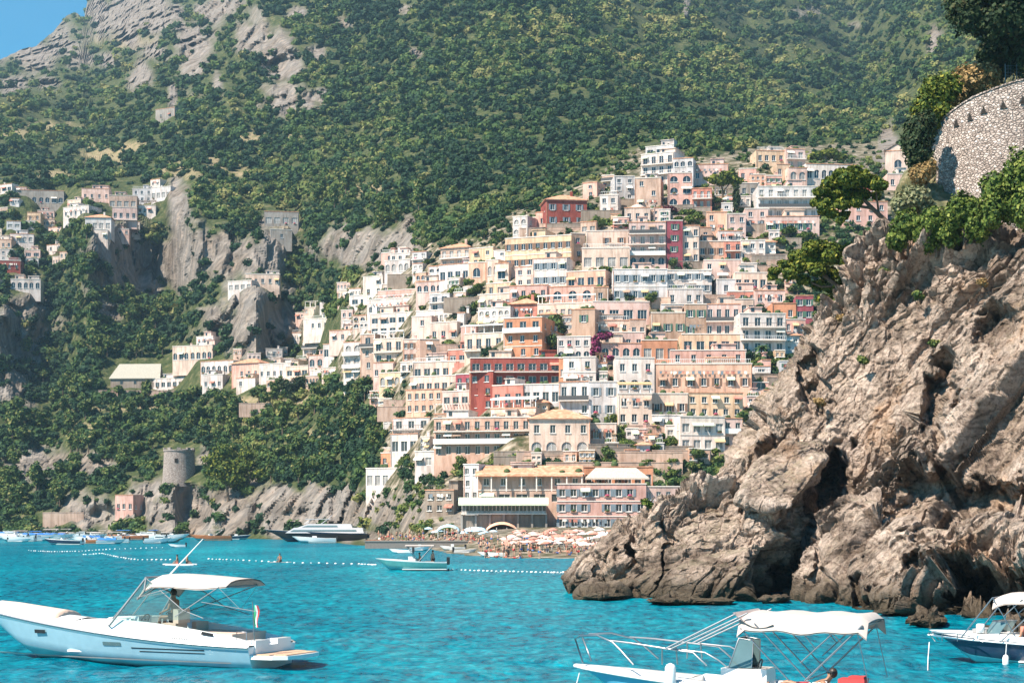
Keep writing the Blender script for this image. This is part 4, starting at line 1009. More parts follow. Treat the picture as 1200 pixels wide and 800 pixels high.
for k, (v_, q_, t_) in enumerate(protos):
    sel = np.where(np.arange(len(pts)) % 8 == k)[0]
    a = g.uniform(0, 6.28, len(sel)); ca, sa = np.cos(a), np.sin(a)
    X = v_[None, :, 0]*ca[:, None]-v_[None, :, 1]*sa[:, None]; Y = v_[None, :, 0]*sa[:, None]+v_[None, :, 1]*ca[:, None]
    W = np.stack([X, Y, np.repeat(v_[None, :, 2], len(sel), 0)], -1)*r[sel][:, None, None]+Cw[sel][:, None, :]
    W[:, :, 2] += .35*r[sel][:, None]
    Vl.append(W.reshape(-1, 3)); n = len(v_)
    Ql.append((q_[None]+(np.arange(len(sel))*n)[:, None, None]+o).reshape(-1, 4)); o += n*len(sel)
    Tl.append((tint0[sel][:, None]+(t_[None]-.5)*.5).ravel())
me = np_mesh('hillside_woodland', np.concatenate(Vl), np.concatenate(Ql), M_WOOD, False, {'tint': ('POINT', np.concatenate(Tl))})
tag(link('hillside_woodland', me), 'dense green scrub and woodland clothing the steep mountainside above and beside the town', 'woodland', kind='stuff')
print('woodland crowns', len(pts))

# ================================================================== trees one can tell apart
def mesh_leaves(name, blobs, n, size, seed, m, spread=.35, core=True):
    V, Q, t = leafcloud(blobs, n, size, seed, spread, core)
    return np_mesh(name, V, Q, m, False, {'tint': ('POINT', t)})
def tree_proto(kind, seed):
    g = random.Random(seed); root = empty('tree', (0, 0, 0))
    if kind == 'round':
        link('crown', mesh_leaves('crown', crown_blobs(seed, 1.9, 1.5, 6, 2.6), 420, .34, seed, M_WOOD), root)
        b = MB().tube([(0, 0, -1), (.08, 0, 1), (0, .05, 2.4)], [.2, .16, .1], 6)
        for a in range(3): b.tube([(0, 0, 1.3), (.7*math.cos(a*2.1), .7*math.sin(a*2.1), 2.4)], [.09, .04], 5)
    elif kind == 'tall':
        link('crown', mesh_leaves('crown', crown_blobs(seed, 1.5, 2.4, 6, 3.6), 420, .36, seed, M_WOOD), root)
        b = MB().tube([(0, 0, -1), (.05, 0, 3.2)], [.2, .1], 6)
    elif kind == 'bush':
        link('crown', mesh_leaves('crown', crown_blobs(seed, 1.6, .95, 5, .8), 320, .30, seed, M_SHRUB), root)
        b = MB().tube([(0, 0, -1), (0, 0, .7)], [.12, .06], 5)
    b.build('trunk', M_BARK, root); return root
TP = {'round': [tree_proto('round', 301+k) for k in range(3)], 'tall': [tree_proto('tall', 321+k) for k in range(2)], 'bush': [tree_proto('bush', 341+k) for k in range(3)]}
used = set()
def put_tree(kind, loc, s, label, cat, group, name=None):
    p = R.choice(TP[kind])
    if p.name in used: o = copy_tree(p)
    else: used.add(p.name); o = p
    if name: o.name = name
    o.location = loc; o.rotation_euler = (0, 0, R.uniform(0, 6.28)); o.scale = (s*R.uniform(.9, 1.15), s*R.uniform(.9, 1.15), s*R.uniform(.85, 1.2))
    return tag(o, label, cat, group)
def inbox(u, v, mg=2):
    return any(b[0]-mg < u < b[1]+mg and b[2]-1 < v < b[3]+mg for b in HBOX)
zones = [(74, [(110,462),(440,455),(452,520),(430,570),(300,572),(250,520),(110,575)], ['round','tall','round'], (1.0,1.6), 'rounded green tree on the wooded slope around and above the round stone tower', 'tree', 'trees on the slope above the round tower'),
 (40, [(0,400),(0,600),(120,600),(120,470),(60,400)], ['round','tall'], (1.1,1.7), 'dark green tree on the steep shore slope at the far left', 'tree', 'trees on the far left slope'),
 (40, [(100,350),(235,350),(235,415),(130,425),(60,420)], ['round','tall','round'], (1.1,1.7), 'dark green tree below the grey cliff and above the villa row', 'tree', 'trees between the grey cliff and the villas'),
 (34, [(230,215),(520,215),(520,270),(340,270),(330,320),(345,400),(400,370),(350,300),(235,255)], ['round','tall'], (1.1,1.7), 'green tree in the woods just above the brown cliffs', 'tree', 'trees above the brown cliffs'),
 (30, [(0,225),(60,260),(130,262),(100,330),(0,320)], ['round','bush'], (1.0,1.5), 'green tree among the scattered houses at the far left', 'tree', 'trees among the far left houses')]
for cnt, poly, kinds, (s0, s1), lab, cat, grp in zones:
    k = 0; us = [p[0] for p in poly]; vs = [p[1] for p in poly]; tries = 0
    while k < cnt and tries < 4000:
        tries += 1; u, v = R.uniform(min(us), max(us)), R.uniform(min(vs), max(vs))
        if not inpoly([u], [v], poly)[0] or inbox(u, v, 5) or (185 < u < 236 and 520 < v < 566): continue
        if samp(ROCK, np.array([u]), np.array([v]))[0] > .35: continue
        Y = land_Y(u, v)-.8; put_tree(R.choice(kinds), at(u, v, Y), R.uniform(s0, s1), lab, cat, grp); k += 1
k = 0; tries = 0
while k < 75 and tries < 6000:
    tries += 1; u, v = R.uniform(400, 960), R.uniform(200, 560)
    if not inpoly([u], [v], TOWNP)[0] or inbox(u, v, 1): continue
    Y = land_Y(u, v)-1.0; put_tree(R.choice(['bush', 'bush', 'round']), at(u, v, Y), R.uniform(.6, 1.0), 'green garden bush or small tree squeezed between the houses of the town', 'tree', 'garden greenery between the town houses', 'garden_tree'); k += 1
# terraces of greenery the photo shows
def patch(n, box, kind, s, lab, grp, name='shrub'):
    for i in range(n):
        u, v = R.uniform(box[0], box[2]), R.uniform(box[1], box[3]); Y = land_Y(u, v)-2.2
        put_tree(kind, at(u, v, Y), R.uniform(*s), lab, 'shrub', grp, name)
patch(16, (528,328,574,362), 'bush', (.9,1.3), 'yellow green shrub in the hillside garden in the upper left of the town', 'shrubs of the hillside garden')
patch(14, (724,512,795,530), 'bush', (.7,1.0), 'green shrub in the garden between the cream hall and the bright white glazed house', 'shrubs of the lower garden')
patch(10, (775,250,824,262), 'bush', (.8,1.1), 'green shrub on the terrace above the crimson hotel', 'shrubs of the terrace above the crimson hotel')
patch(8, (878,415,918,435), 'bush', (.8,1.1), 'green shrub between the big peach villa and the near cliff', 'shrubs beside the big peach villa')
patch(9, (870,262,950,295), 'bush', (1.0,1.5), 'green shrub on the slope below the big white hotel', 'shrubs below the big white hotel')
patch(8, (655,255,735,268), 'bush', (.8,1.2), 'green shrub between the red villa and the crimson hotel', 'shrubs beside the red villa')
def special(name, u, v, blobs, n, size, m, trunk, label, cat, Y=None, seed=1, spread=.35, px=True, dy=0, core=True, group=None):
    """blobs as (u, v, ru, rv, depth offset) at the tree's own distance; trunk = list of limbs [(u, v, dy), ...], radius"""
    if Y is None: Y = land_Y(u, v)-1.5
    o = at(u, v, Y); root = empty(name, o, 0, label, cat, group); k = Y/F
    B = [((b[0]-u)*k, b[4] if len(b) > 4 else 0, (v-b[1])*k, b[2]*k, (b[2]+b[3])/2*k*(1.0), b[3]*k) for b in blobs]
    link('crown', mesh_leaves('crown', B, n, size, seed, m, spread, core), root)
    if trunk:
        b = MB()
        for limb, r0, r1 in trunk:
            nn = len(limb); b.tube([((p[0]-u)*k, p[2] if len(p) > 2 else 0, (v-p[1])*k) for p in limb], [r0+(r1-r0)*i/(nn-1) for i in range(nn)], 7)
        b.build('trunk', M_BARK, root)
    return root
special('umbrella_pine', 846, 240, [(838,210,10,5),(852,207,11,6),(862,212,9,5),(846,213,10,4)], 900, .55, M_PINE, [([(846,243),(847,225),(845,214)],.35,.2),([(847,225),(856,214)],.2,.1)], 'flat topped umbrella pine among the houses at the top of the town', 'pine tree', seed=401)
special('cypress', 863, 248, [(863,233,3.5,15)], 500, .5, M_DARK, [([(863,250),(863,240)],.2,.1)], 'dark slender cypress right of the umbrella pine at the top of the town', 'cypress', seed=402)
special('cypress', 374, 430, [(374,417,2.6,13)], 300, .5, M_DARK, [([(374,432),(374,424)],.2,.1)], 'slim dark cypress beside the white balconied houses left of the town', 'cypress', seed=403)
special('bougainvillea', 704, 424, [(705,394,9,3.5),(698,401,5,7),(713,392,6,3),(695,412,4,5),(712,419,8,2.5),(700,409,4,6)], 1000, .36, M_MAGENTA, [([(702,430),(700,410)],.15,.08)], 'big magenta bougainvillea spilling over the walls in the middle of the town', 'bougainvillea', seed=404)
special('bougainvillea', 544, 312, [(548,308,5,6),(545,318,3,7)], 300, .4, M_MAGENTA, None, 'small magenta bougainvillea beside the yellow house above the hillside garden', 'bougainvillea', seed=405)
special('bougainvillea', 782, 250, [(782,246,12,5),(773,248,6,4)], 400, .5, foliage_material('dark_red_leaves', [(.05,.02,.02),(.12,.03,.04),(.18,.07,.06)]), None, 'dark red climber at the foot of the pink tower house', 'climber', seed=406)
special('umbrella_pine', 622, 360, [(614,350,7,3.5),(626,348,8,4),(634,351,6,3)], 500, .4, M_PINE, [([(624,366),(622,354)],.25,.15)], 'small umbrella pine on the terrace above the tall orange house', 'pine tree', seed=407)
special('garden_tree', 651, 388, [(651,378,12,9),(645,390,8,12),(660,385,7,8)], 800, .45, M_WOOD, [([(651,400),(651,384)],.2,.1)], 'dense dark tree right of the tall orange house', 'tree', seed=408)
special('garden_tree', 735, 352, [(738,350,9,5),(716,352,6,3)], 400, .4, M_DARK, None, 'dark rounded tree in front of the long blue white block', 'tree', seed=409)
special('vine', 642, 436, [(640,436,13,3.5),(630,437,6,3),(652,440,4,6)], 500, .32, M_SHRUB, None, 'yellow green vine hanging on the balcony of the crimson arcaded hotel', 'vine', seed=410)
special('garden_tree', 565, 470, [(566,468,9,4),(558,472,6,4)], 350, .35, M_SHRUB, None, 'bright green shrub at the foot of the dark red tower house', 'shrub', seed=411)
special('garden_tree', 525, 408, [(525,405,9,6),(518,409,6,5)], 400, .4, M_WOOD, None, 'dark green tree right of the corner house', 'tree', seed=412)
special('umbrella_pine', 268, 585, [(262,548,22,13),(285,545,18,10),(250,540,14,9),(275,560,20,11),(305,556,16,8),(262,528,13,9),(290,532,12,7)], 4200, .38, M_PINE, [([(268,592),(266,570),(262,552)],.45,.3),([(266,572),(288,555)],.3,.15)], 'large dark pine standing right beside the round stone tower', 'pine tree', seed=413)
special('umbrella_pine', 345, 470, [(342,452,13,7),(352,446,11,6),(332,450,8,6),(346,462,10,8)], 1200, .4, M_DARK, [([(345,478),(344,458)],.3,.2)], 'dark pine rising above the terraces right of the pink tiled house', 'pine tree', seed=414)
special('umbrella_pine', 968, 190, [(958,183,10,5),(972,180,12,6),(985,184,9,4)], 900, .6, M_PINE, [([(968,194),(969,184)],.4,.25)], 'dense pine behind the long low white house at the top right', 'pine tree', seed=415)
def palm(u, v, h, label, seed):
    Y = land_Y(u, v)-1.5; o = at(u, v, Y); root = empty('palm_tree', o, 0, label, 'palm tree', 'palms at the left foot of the town')
    MB().tube([(0, 0, -1.5), (.1, 0, h*.5), (0, 0, h)], [.25, .2, .2], 7).build('trunk', M_BARK, root)
    g = random.Random(seed); b = MB()
    for i in range(22):
        a = g.uniform(0, 6.28); L = g.uniform(1.8, 2.6); el = g.uniform(.0, 1.1); prev = None
        for j in range(6):
            t = j/5; r = L*t; z = h+L*(math.sin(el)*t-.75*t*t); wd = .34*math.sin(math.pi*min(.95, t*.9+.12))
            c = Vector((r*math.cos(a), r*math.sin(a), z)); s_ = Vector((-math.sin(a), math.cos(a), 0))*wd; dn = Vector((0, 0, -.6*wd))
            cur = (c-s_+dn, c, c+s_+dn)
            if prev: b.poly([prev[0], prev[1], cur[1], cur[0]]); b.poly([prev[1], prev[2], cur[2], cur[1]])
            prev = cur
    b.build('fronds', M_SHRUB_P, root)
M_SHRUB_P = plain('palm_frond', (.06, .11, .03), .6, var=.3)
for i, (u, v, h) in enumerate([(427,468,3.6),(440,474,3.0),(455,470,3.4),(463,482,2.8),(432,486,2.6),(892,424,3.2)]):
    palm(u, v, h, ['palm furthest left at the foot of the slim buff tower house','short palm under the buff tower house, second from the left','palm below the small yellow arcaded house','low palm right of the palm under the yellow arcaded house','lowest palm on the slope left of the long peach hotel','palm in front of the white balconied house near the cliff'][i], 500+i)
# --- near trees on the cliff
pine = [(u+R.uniform(-2,2), v, r*R.uniform(.8,1.2), r*R.uniform(.55,.8), R.uniform(-1.3,1.3)) for (u,v,r) in [(985,205,10),(1000,200,11),(1015,202,10),(1028,209,9),(1036,216,7),(974,213,10),(990,214,12),(1008,213,12),(1022,219,10),(965,224,9),(980,226,11),(996,226,12),(1012,228,9),(1028,228,6),(958,235,7),(970,238,9),(985,240,10),(1000,240,7),(963,248,6),(976,251,7),(990,252,6),(983,262,5),(958,243,5)]]
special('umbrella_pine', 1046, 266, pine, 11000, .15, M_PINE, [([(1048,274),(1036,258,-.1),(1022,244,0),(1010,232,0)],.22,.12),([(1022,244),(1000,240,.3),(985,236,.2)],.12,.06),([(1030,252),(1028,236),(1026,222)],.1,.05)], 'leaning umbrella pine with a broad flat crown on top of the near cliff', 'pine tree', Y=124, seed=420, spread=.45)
pine2 = [(u, v, r*R.uniform(.8,1.2), r*R.uniform(.55,.85), R.uniform(-1.3,1.3)) for (u,v,r) in [(948,292,10),(962,289,12),(978,290,11),(992,295,9),(936,299,10),(952,303,12),(970,303,13),(988,308,11),(922,308,9),(938,313,10),(956,316,11),(975,318,12),(992,322,9),(908,318,7),(924,323,8),(942,328,8),(962,332,10),(980,336,11),(968,350,9),(984,352,9),(905,324,5),(972,366,7)]]
special('umbrella_pine', 990, 345, pine2, 11000, .15, M_PINE, [([(992,352),(980,335),(960,318)],.22,.12),([(980,335),(962,336),(930,322)],.12,.05)], 'low spreading pine hanging over the left edge of the near cliff', 'pine tree', Y=127, seed=421, spread=.45)
def near_shrub(c, m, n, size, label, seed, Y, name='shrub', cat='shrub'):
    u = sum(b[0] for b in c)/len(c); v = max(b[1]+b[3] for b in c)
    return special(name, u, v, c, n, size, m, [([(u, v+6), (u, v-8)], .12, .05), ([(u, v), (u+8, v-12)], .07, .03)], label, cat, Y=Y, seed=seed, spread=.4)
near_shrub([(1062,262,16,16,0),(1078,272,14,16,-.5),(1052,280,12,14,0)], M_SHRUB, 3600, .13, 'leafy green shrub at the left end of the bushes on the cliff edge', 430, 117)
near_shrub([(1095,262,18,18,0),(1110,276,14,16,-.6),(1088,284,13,12,.2)], M_SHRUB, 4200, .13, 'leafy green shrub in the middle of the bushes on the cliff edge', 431, 115.5)
near_shrub([(1130,246,20,20,0),(1142,266,15,20,-.6),(1118,258,12,14,0)], M_SHRUB, 4600, .13, 'dense green shrub at the foot of the curved stone wall', 432, 114)
near_shrub([(1168,222,20,22,0),(1160,248,16,20,-.5),(1182,246,14,18,-.4)], M_SHRUB, 4800, .13, 'tall green shrub covering the foot of the stone wall', 433, 112.5)
near_shrub([(1196,205,18,30,0),(1200,245,18,26,-.5),(1215,215,20,36,0)], M_SHRUB, 5200, .13, 'tall green creeper shrub at the right edge of the view', 434, 111.5)
near_shrub([(1070,232,18,14,0),(1085,242,12,12,.3),(1056,240,12,10,0)], foliage_material('grey_green_leaves', [(.10,.11,.05),(.19,.20,.10),(.30,.28,.16)]), 2600, .13, 'pale dry grey green shrub between the leaning pine and the stone wall', 435, 121)
near_shrub([(1078,205,12,14,0),(1090,196,8,9,0)], M_OCHRE, 1200, .12, 'small dry brownish shrub left of the stone wall', 436, 123)
near_shrub([(1072,165,16,24,0),(1086,150,14,20,.4),(1078,188,16,16,-.2)], M_DARK, 4200, .15, 'dark dense bush left of the curved stone wall', 437, 128)
near_shrub([(1096,108,18,20,0),(1084,128,16,18,-.2),(1112,100,16,16,.4),(1098,130,16,22,0)], M_PINE, 5000, .15, 'yellow green bush rising above the left end of the stone wall', 438, 131)
near_shrub([(1135,92,20,16,0),(1158,88,16,15,.3),(1122,108,16,16,.3),(1150,104,18,14,.4)], M_OCHRE, 3600, .15, 'rusty yellow bush behind the top of the stone wall', 439, 134.5)
near_shrub([(1172,70,20,22,0),(1190,60,20,24,.5),(1160,60,14,14,.3)], M_DARK, 4200, .17, 'dark bush under the overhanging tree at the upper right', 440, 137)
special('evergreen_tree', 1200, 90, [(1138,18,26,20,0),(1165,30,26,24,-.5),(1192,20,30,34,0),(1128,2,20,14,.5),(1180,-10,40,26,0),(1215,50,26,40,.6),(1150,-20,40,22,0),(1240,0,50,50,1)], 15000, .18, M_DARK, [([(1215,110),(1210,60),(1200,20)],.4,.25),([(1208,60),(1180,35),(1150,25)],.2,.08)], 'big dark overhanging evergreen tree at the upper right corner', 'tree', Y=133, seed=441, spread=.3)
for i, (u, v) in enumerate([(1035,318),(985,372),(1075,345),(1150,330),(1010,420),(1180,400),(1095,402),(960,470),(1130,452),(1192,470),(1040,470),(757,588),(1062,540)]):
    Yq = float(fA(np.array(u), np.array(v))) - .2 if u > 800 else 104.5
    near_shrub([(u,v,R.uniform(4,8),R.uniform(3,5),0),(u+4,v+3,4,3,0)], M_SHRUB if u < 800 else M_OCHRE if i % 2 else M_WOOD, 260, .11, 'bright green bush growing on top of the fallen rock' if u < 800 else 'small tuft of dry scrub growing on the face of the near cliff', 450+i, Yq, 'scrub_tuft', 'shrub')['group'] = 'tufts on the near rocks'
# --- curved rubble wall
def rubble_material():
    m, nt, ns, ls, b = mat('rubble_stone'); g = geo(ns)
    v = ns.new('ShaderNodeTexVoronoi'); v.feature = 'DISTANCE_TO_EDGE'; v.inputs['Scale'].default_value = 4.6
    v2 = ns.new('ShaderNodeTexVoronoi'); v2.inputs['Scale'].default_value = 4.6
    mp = mapping(ns, ls, g['Position'], scale=(.8, .8, 1.25)); ls.new(mp, v.inputs['Vector']); ls.new(mp, v2.inputs['Vector'])
    sp = ns.new('ShaderNodeSeparateColor'); ls.new(v2.outputs['Color'], sp.inputs[0])
    r = ramp(ns, [(0, (.27, .215, .185)), (.5, (.43, .355, .31)), (1, (.60, .51, .46))]); ls.new(sp.outputs[0], r.inputs[0])
    e = ramp(ns, [(.0, (.38, .34, .32)), (.07, (1, 1, 1))]); ls.new(v.outputs['Distance'], e.inputs[0])
    c = mixc(ns, ls, 1.0, r.outputs[0], e.outputs[0], 'MULTIPLY'); ls.new(c, b.inputs['Base Color']); b.inputs['Roughness'].default_value = .95
    e2 = ramp(ns, [(0, (0, 0, 0)), (.2, (1, 1, 1))]); ls.new(v.outputs['Distance'], e2.inputs[0])
    bump(ns, ls, e2.outputs[0], 1, .12, b); return m
M_RUB = rubble_material()
kk = 127/F; cx = (1108-600)*kk+8.2; cy = 127+6.5
wl = empty('stone_wall', (cx, cy, 0), 0, 'curved retaining wall of pale rubble stone with small triangular holes, on the near cliff', 'stone wall')
b = MB(); rows = []; inner = []
for i in range(61):
    th = math.radians(175+i*2.0); zt = at(0, np.interp(i, [0, 6, 14, 24, 36, 60], [147, 138, 128, 112, 100, 92]), 127).z
    col_ = []; 
    for j in range(13):
        z = 20+(zt-20)*j/12; rr = 8.2+.45*(1-j/12); col_.append((rr*math.cos(th), rr*math.sin(th), z))
    rows.append(col_+[(7.6*math.cos(th), 7.6*math.sin(th), zt), (7.6*math.cos(th), 7.6*math.sin(th), 20)])
b.grid(rows, 0, False); b.build('wall', M_RUB, wl)
cp = MB(); rc = []
for r_ in rows: 
    th = math.atan2(r_[12][1], r_[12][0]); z = r_[12][2]; c_, s_ = math.cos(th), math.sin(th)
    rc.append([(8.28*c_, 8.28*s_, z+.003), (8.28*c_, 8.28*s_, z+.12), (7.55*c_, 7.55*s_, z+.12), (7.55*c_, 7.55*s_, z+.003)])
cp.grid(rc, 0, False, True); cp.build('coping', M_RUB, wl)
M_HOLE = plain('hole_shadow', (.02, .018, .016), 1)
for (u, v) in [(1121,148),(1137,141),(1153,133),(1176,127),(1199,122)]:
    # where the ray meets the cylinder
    dx, dy = (u-600)/F, 1.0; A_ = dx*dx+dy*dy; B_ = -2*(dx*cx+dy*cy); C_ = cx*cx+cy*cy-8.24**2
    t = (-B_-math.sqrt(max(0, B_*B_-4*A_*C_)))/(2*A_); p = Vector((dx*t, t, H0+(VH-v)/F*t)); n_ = (Vector((p.x-cx, p.y-cy, 0))).normalized(); tn = Vector((-n_.y, n_.x, 0))
    q = Vector((p.x-cx, p.y-cy, p.z))
    rot = Matrix((( -tn.x, n_.x, 0), (-tn.y, n_.y, 0), (0, 0, 1)))
    hb_ = MB(); a_ = q-tn*.24+n_*.06; c_ = q+tn*.24+n_*.06; d_ = q+n_*.06+Vector((0, 0, .55))
    inn = -n_*.5
    hb_.poly([a_, c_, d_])
    for s0, s1 in ((a_, c_), (c_, d_), (d_, a_)):
        hb_.poly([s0, s1, s1+(s1-q)*.25+n_*.03, s0+(s0-q)*.25+n_*.03], 1)
    hb_.build('weep_hole', [M_HOLE, M_RUB], wl)
fn = empty('fence', at(1178, 108, 134), 0, 'dark wire fence on posts standing behind the top of the stone wall', 'fence')
b = MB()
for i in range(7): b.bx(i*.9-.04, i*.9+.04, -.04, .04, -1.5, 2.2)
for i in range(26): b.bx(i*.22-.012, i*.22+.012, -.012, .012, -.4, 2.1)
for i in range(9): b.bx(0, 5.5, -.012, .012, i*.27-.1, i*.27-.08)
b.build('mesh_panel', plain('fence_metal', (.10, .14, .16), .5), fn)
# ground above the wall
fU = plane(0, 0, (1080,200,133), (1200,50,152), (1400,100,150))
def soil_material():
    m, nt, ns, ls, b = mat('upper_soil'); g = geo(ns); n = noise(ns, ls, 1.2, 6, g['Position'])
    r = ramp(ns, [(.3, (.04, .05, .02)), (.55, (.12, .11, .05)), (.75, (.28, .22, .14))]); ls.new(n, r.inputs[0]); ls.new(r.outputs[0], b.inputs['Base Color']); b.inputs['Roughness'].default_value = 1
    return m
o = rock('upper_ground', [(1052,262),(1062,215),(1078,170),(1095,128),(1120,100),(1160,84),(1200,60),(1300,20),(1480,-20),(1480,420),(1200,400),(1080,310)], fU, 30, 240, 80, .2, .5, 260, round_=5)
o.data.materials[0] = soil_material()
# --- round tower on the shore
Yt = land_Y(205, 559)-1.5; o = at(210, 561, Yt); kt = Yt/F; tw_ = empty('round_tower', o, 0, 'round weathered stone watchtower among trees above the left shore', 'tower')
rt = 18.5*kt; ht = 34*kt
MB().lathe([(rt*1.06, -2.5), (rt*1.04, 0), (rt*.98, ht*.5), (rt*.96, ht*.93), (rt*1.0, ht*.95), (rt*1.0, ht), (rt*.82, ht), (rt*.82, ht-.8)], n=40, sm=False).build('wall', M_RUB, tw_)
pm = MB()
for i in range(9):
    if i in (3, 4): continue
    a = i*6.283/9; pm.box((rt*.9*math.cos(a), rt*.9*math.sin(a), ht+.32), (1.3, .7, .62), rz=a+math.pi/2)
pm.build('parapet', M_RUB, tw_)
MB().bx(-.5, .5, -rt*1.0-.03, -rt*.9, ht*.55, ht*.55+1.3).build('window', M_HOLE, tw_)
# --- grey roofed barn left of the villas
Yb = land_Y(158, 452)-2; kb = Yb/F; bn = empty('barn', at(158, 453, Yb), math.radians(-4), 'long stone barn with a huge sloping grey roof left of the villas', 'barn')
wb = 58*kb; MB().bx(-wb/2, wb/2, 0, 9, -5, 10*kb).build('wall', M_W['stone'], bn)
MB().poly([(-wb/2-.5, -.5, 10*kb), (wb/2+.5, -.5, 10*kb), (wb/2-1.5, 8, 29*kb), (-wb/2+1, 8, 29*kb)]).poly([(-wb/2-.5, -.5, 10*kb-.25), (wb/2+.5, -.5, 10*kb-.25), (wb/2+.5, -.5, 10*kb), (-wb/2-.5, -.5, 10*kb)]).poly([(-wb/2+1, 8, 29*kb), (wb/2-1.5, 8, 29*kb), (wb/2, 10, 0), (-wb/2, 10, 0)]).build('roof', plain('grey_roof', (.36, .33, .27), .9, var=.2), bn)
for i in range(3): MB().bx(-wb*.3+i*wb*.28, -wb*.3+i*wb*.28+1, -.03, -.005, 1, 2.2).build('window', M_GLASS, bn)
# --- retaining walls between the houses
rwl = []
for i in range(70):
    for t in range(60):
        u, v = R.uniform(430, 930), R.uniform(215, 545)
        if inpoly([u], [v], TOWNP)[0] and inpoly([u], [v-22], TOWNP)[0] and inpoly([u+25], [v-5], TOWNP)[0] and inpoly([u-25], [v-5], TOWNP)[0] and not inbox(u, v, 3): break
    Y = land_Y(u, v)-.9; L = R.uniform(5, 14); h = R.uniform(1.0, 2.4)
    b = MB().bx(-L/2, L/2, 0, .5, -2, h).bx(-L/2-.05, L/2+.05, -.06, .56, h+.002, h+.15)
    o = b.build('retaining_wall', [M_W['stone'] if R.random() < .6 else M_W['buff']]); o.location = at(u, v, Y); o.rotation_euler = (0, 0, math.radians(R.uniform(-14, 8)))
    tag(o, 'weathered stone retaining wall between the houses of the town', 'retaining wall', 'retaining walls between the town houses')
for (x0, x1, v, h, lab) in [(722,800,545,2.6,'long pale retaining wall under the lower garden'),(640,800,549,1.2,'low promenade wall behind the roof restaurant'),(50,98,612,3.2,'old stone boathouse wall on the shore behind the moored boats'),(280,345,478,1.5,'pinkish terrace wall on the slope below the white houses'),(115,235,462,1.4,'low terrace wall below the grey roofed barn')]:
    Y = land_Y((x0+x1)/2, min(v, 618))-1.2; L = (x1-x0)*Y/F; o = MB().bx(-L/2, L/2, 0, .6, -3, h).bx(-L/2-.05, L/2+.05, -.07, .66, h+.002, h+.18).build('retaining_wall', [M_W['buff']]); o.location = at((x0+x1)/2, v, Y); tag(o, lab, 'retaining wall')
# ================================================================== people
M_SKIN = plain('skin', (.50, .30, .21), .55, var=.06); M_SKIN2 = plain('tanned_skin', (.30, .16, .10), .5, var=.08); M_HAIR = plain('dark_hair', (.02, .015, .012), .5)
def skin_mesh(name, verts, edges, radii, m, lvl=2):
    me = bpy.data.meshes.new(name); me.from_pydata(verts, edges, []); ob = bpy.data.objects.new(name, me); COL.objects.link(ob)
    md = ob.modifiers.new('Skin', 'SKIN'); md.use_smooth_shade = True
    for i, r in enumerate(radii): me.skin_vertices[0].data[i].radius = (r, r) if not isinstance(r, tuple) else r
    me.skin_vertices[0].data[0].use_root = True
    ss = ob.modifiers.new('Sub', 'SUBSURF'); ss.levels = lvl; ss.render_levels = lvl
    dg = bpy.context.evaluated_depsgraph_get(); out = bpy.data.meshes.new_from_object(ob.evaluated_get(dg)); bpy.data.objects.remove(ob)
    out.materials.clear(); out.materials.append(m); return out
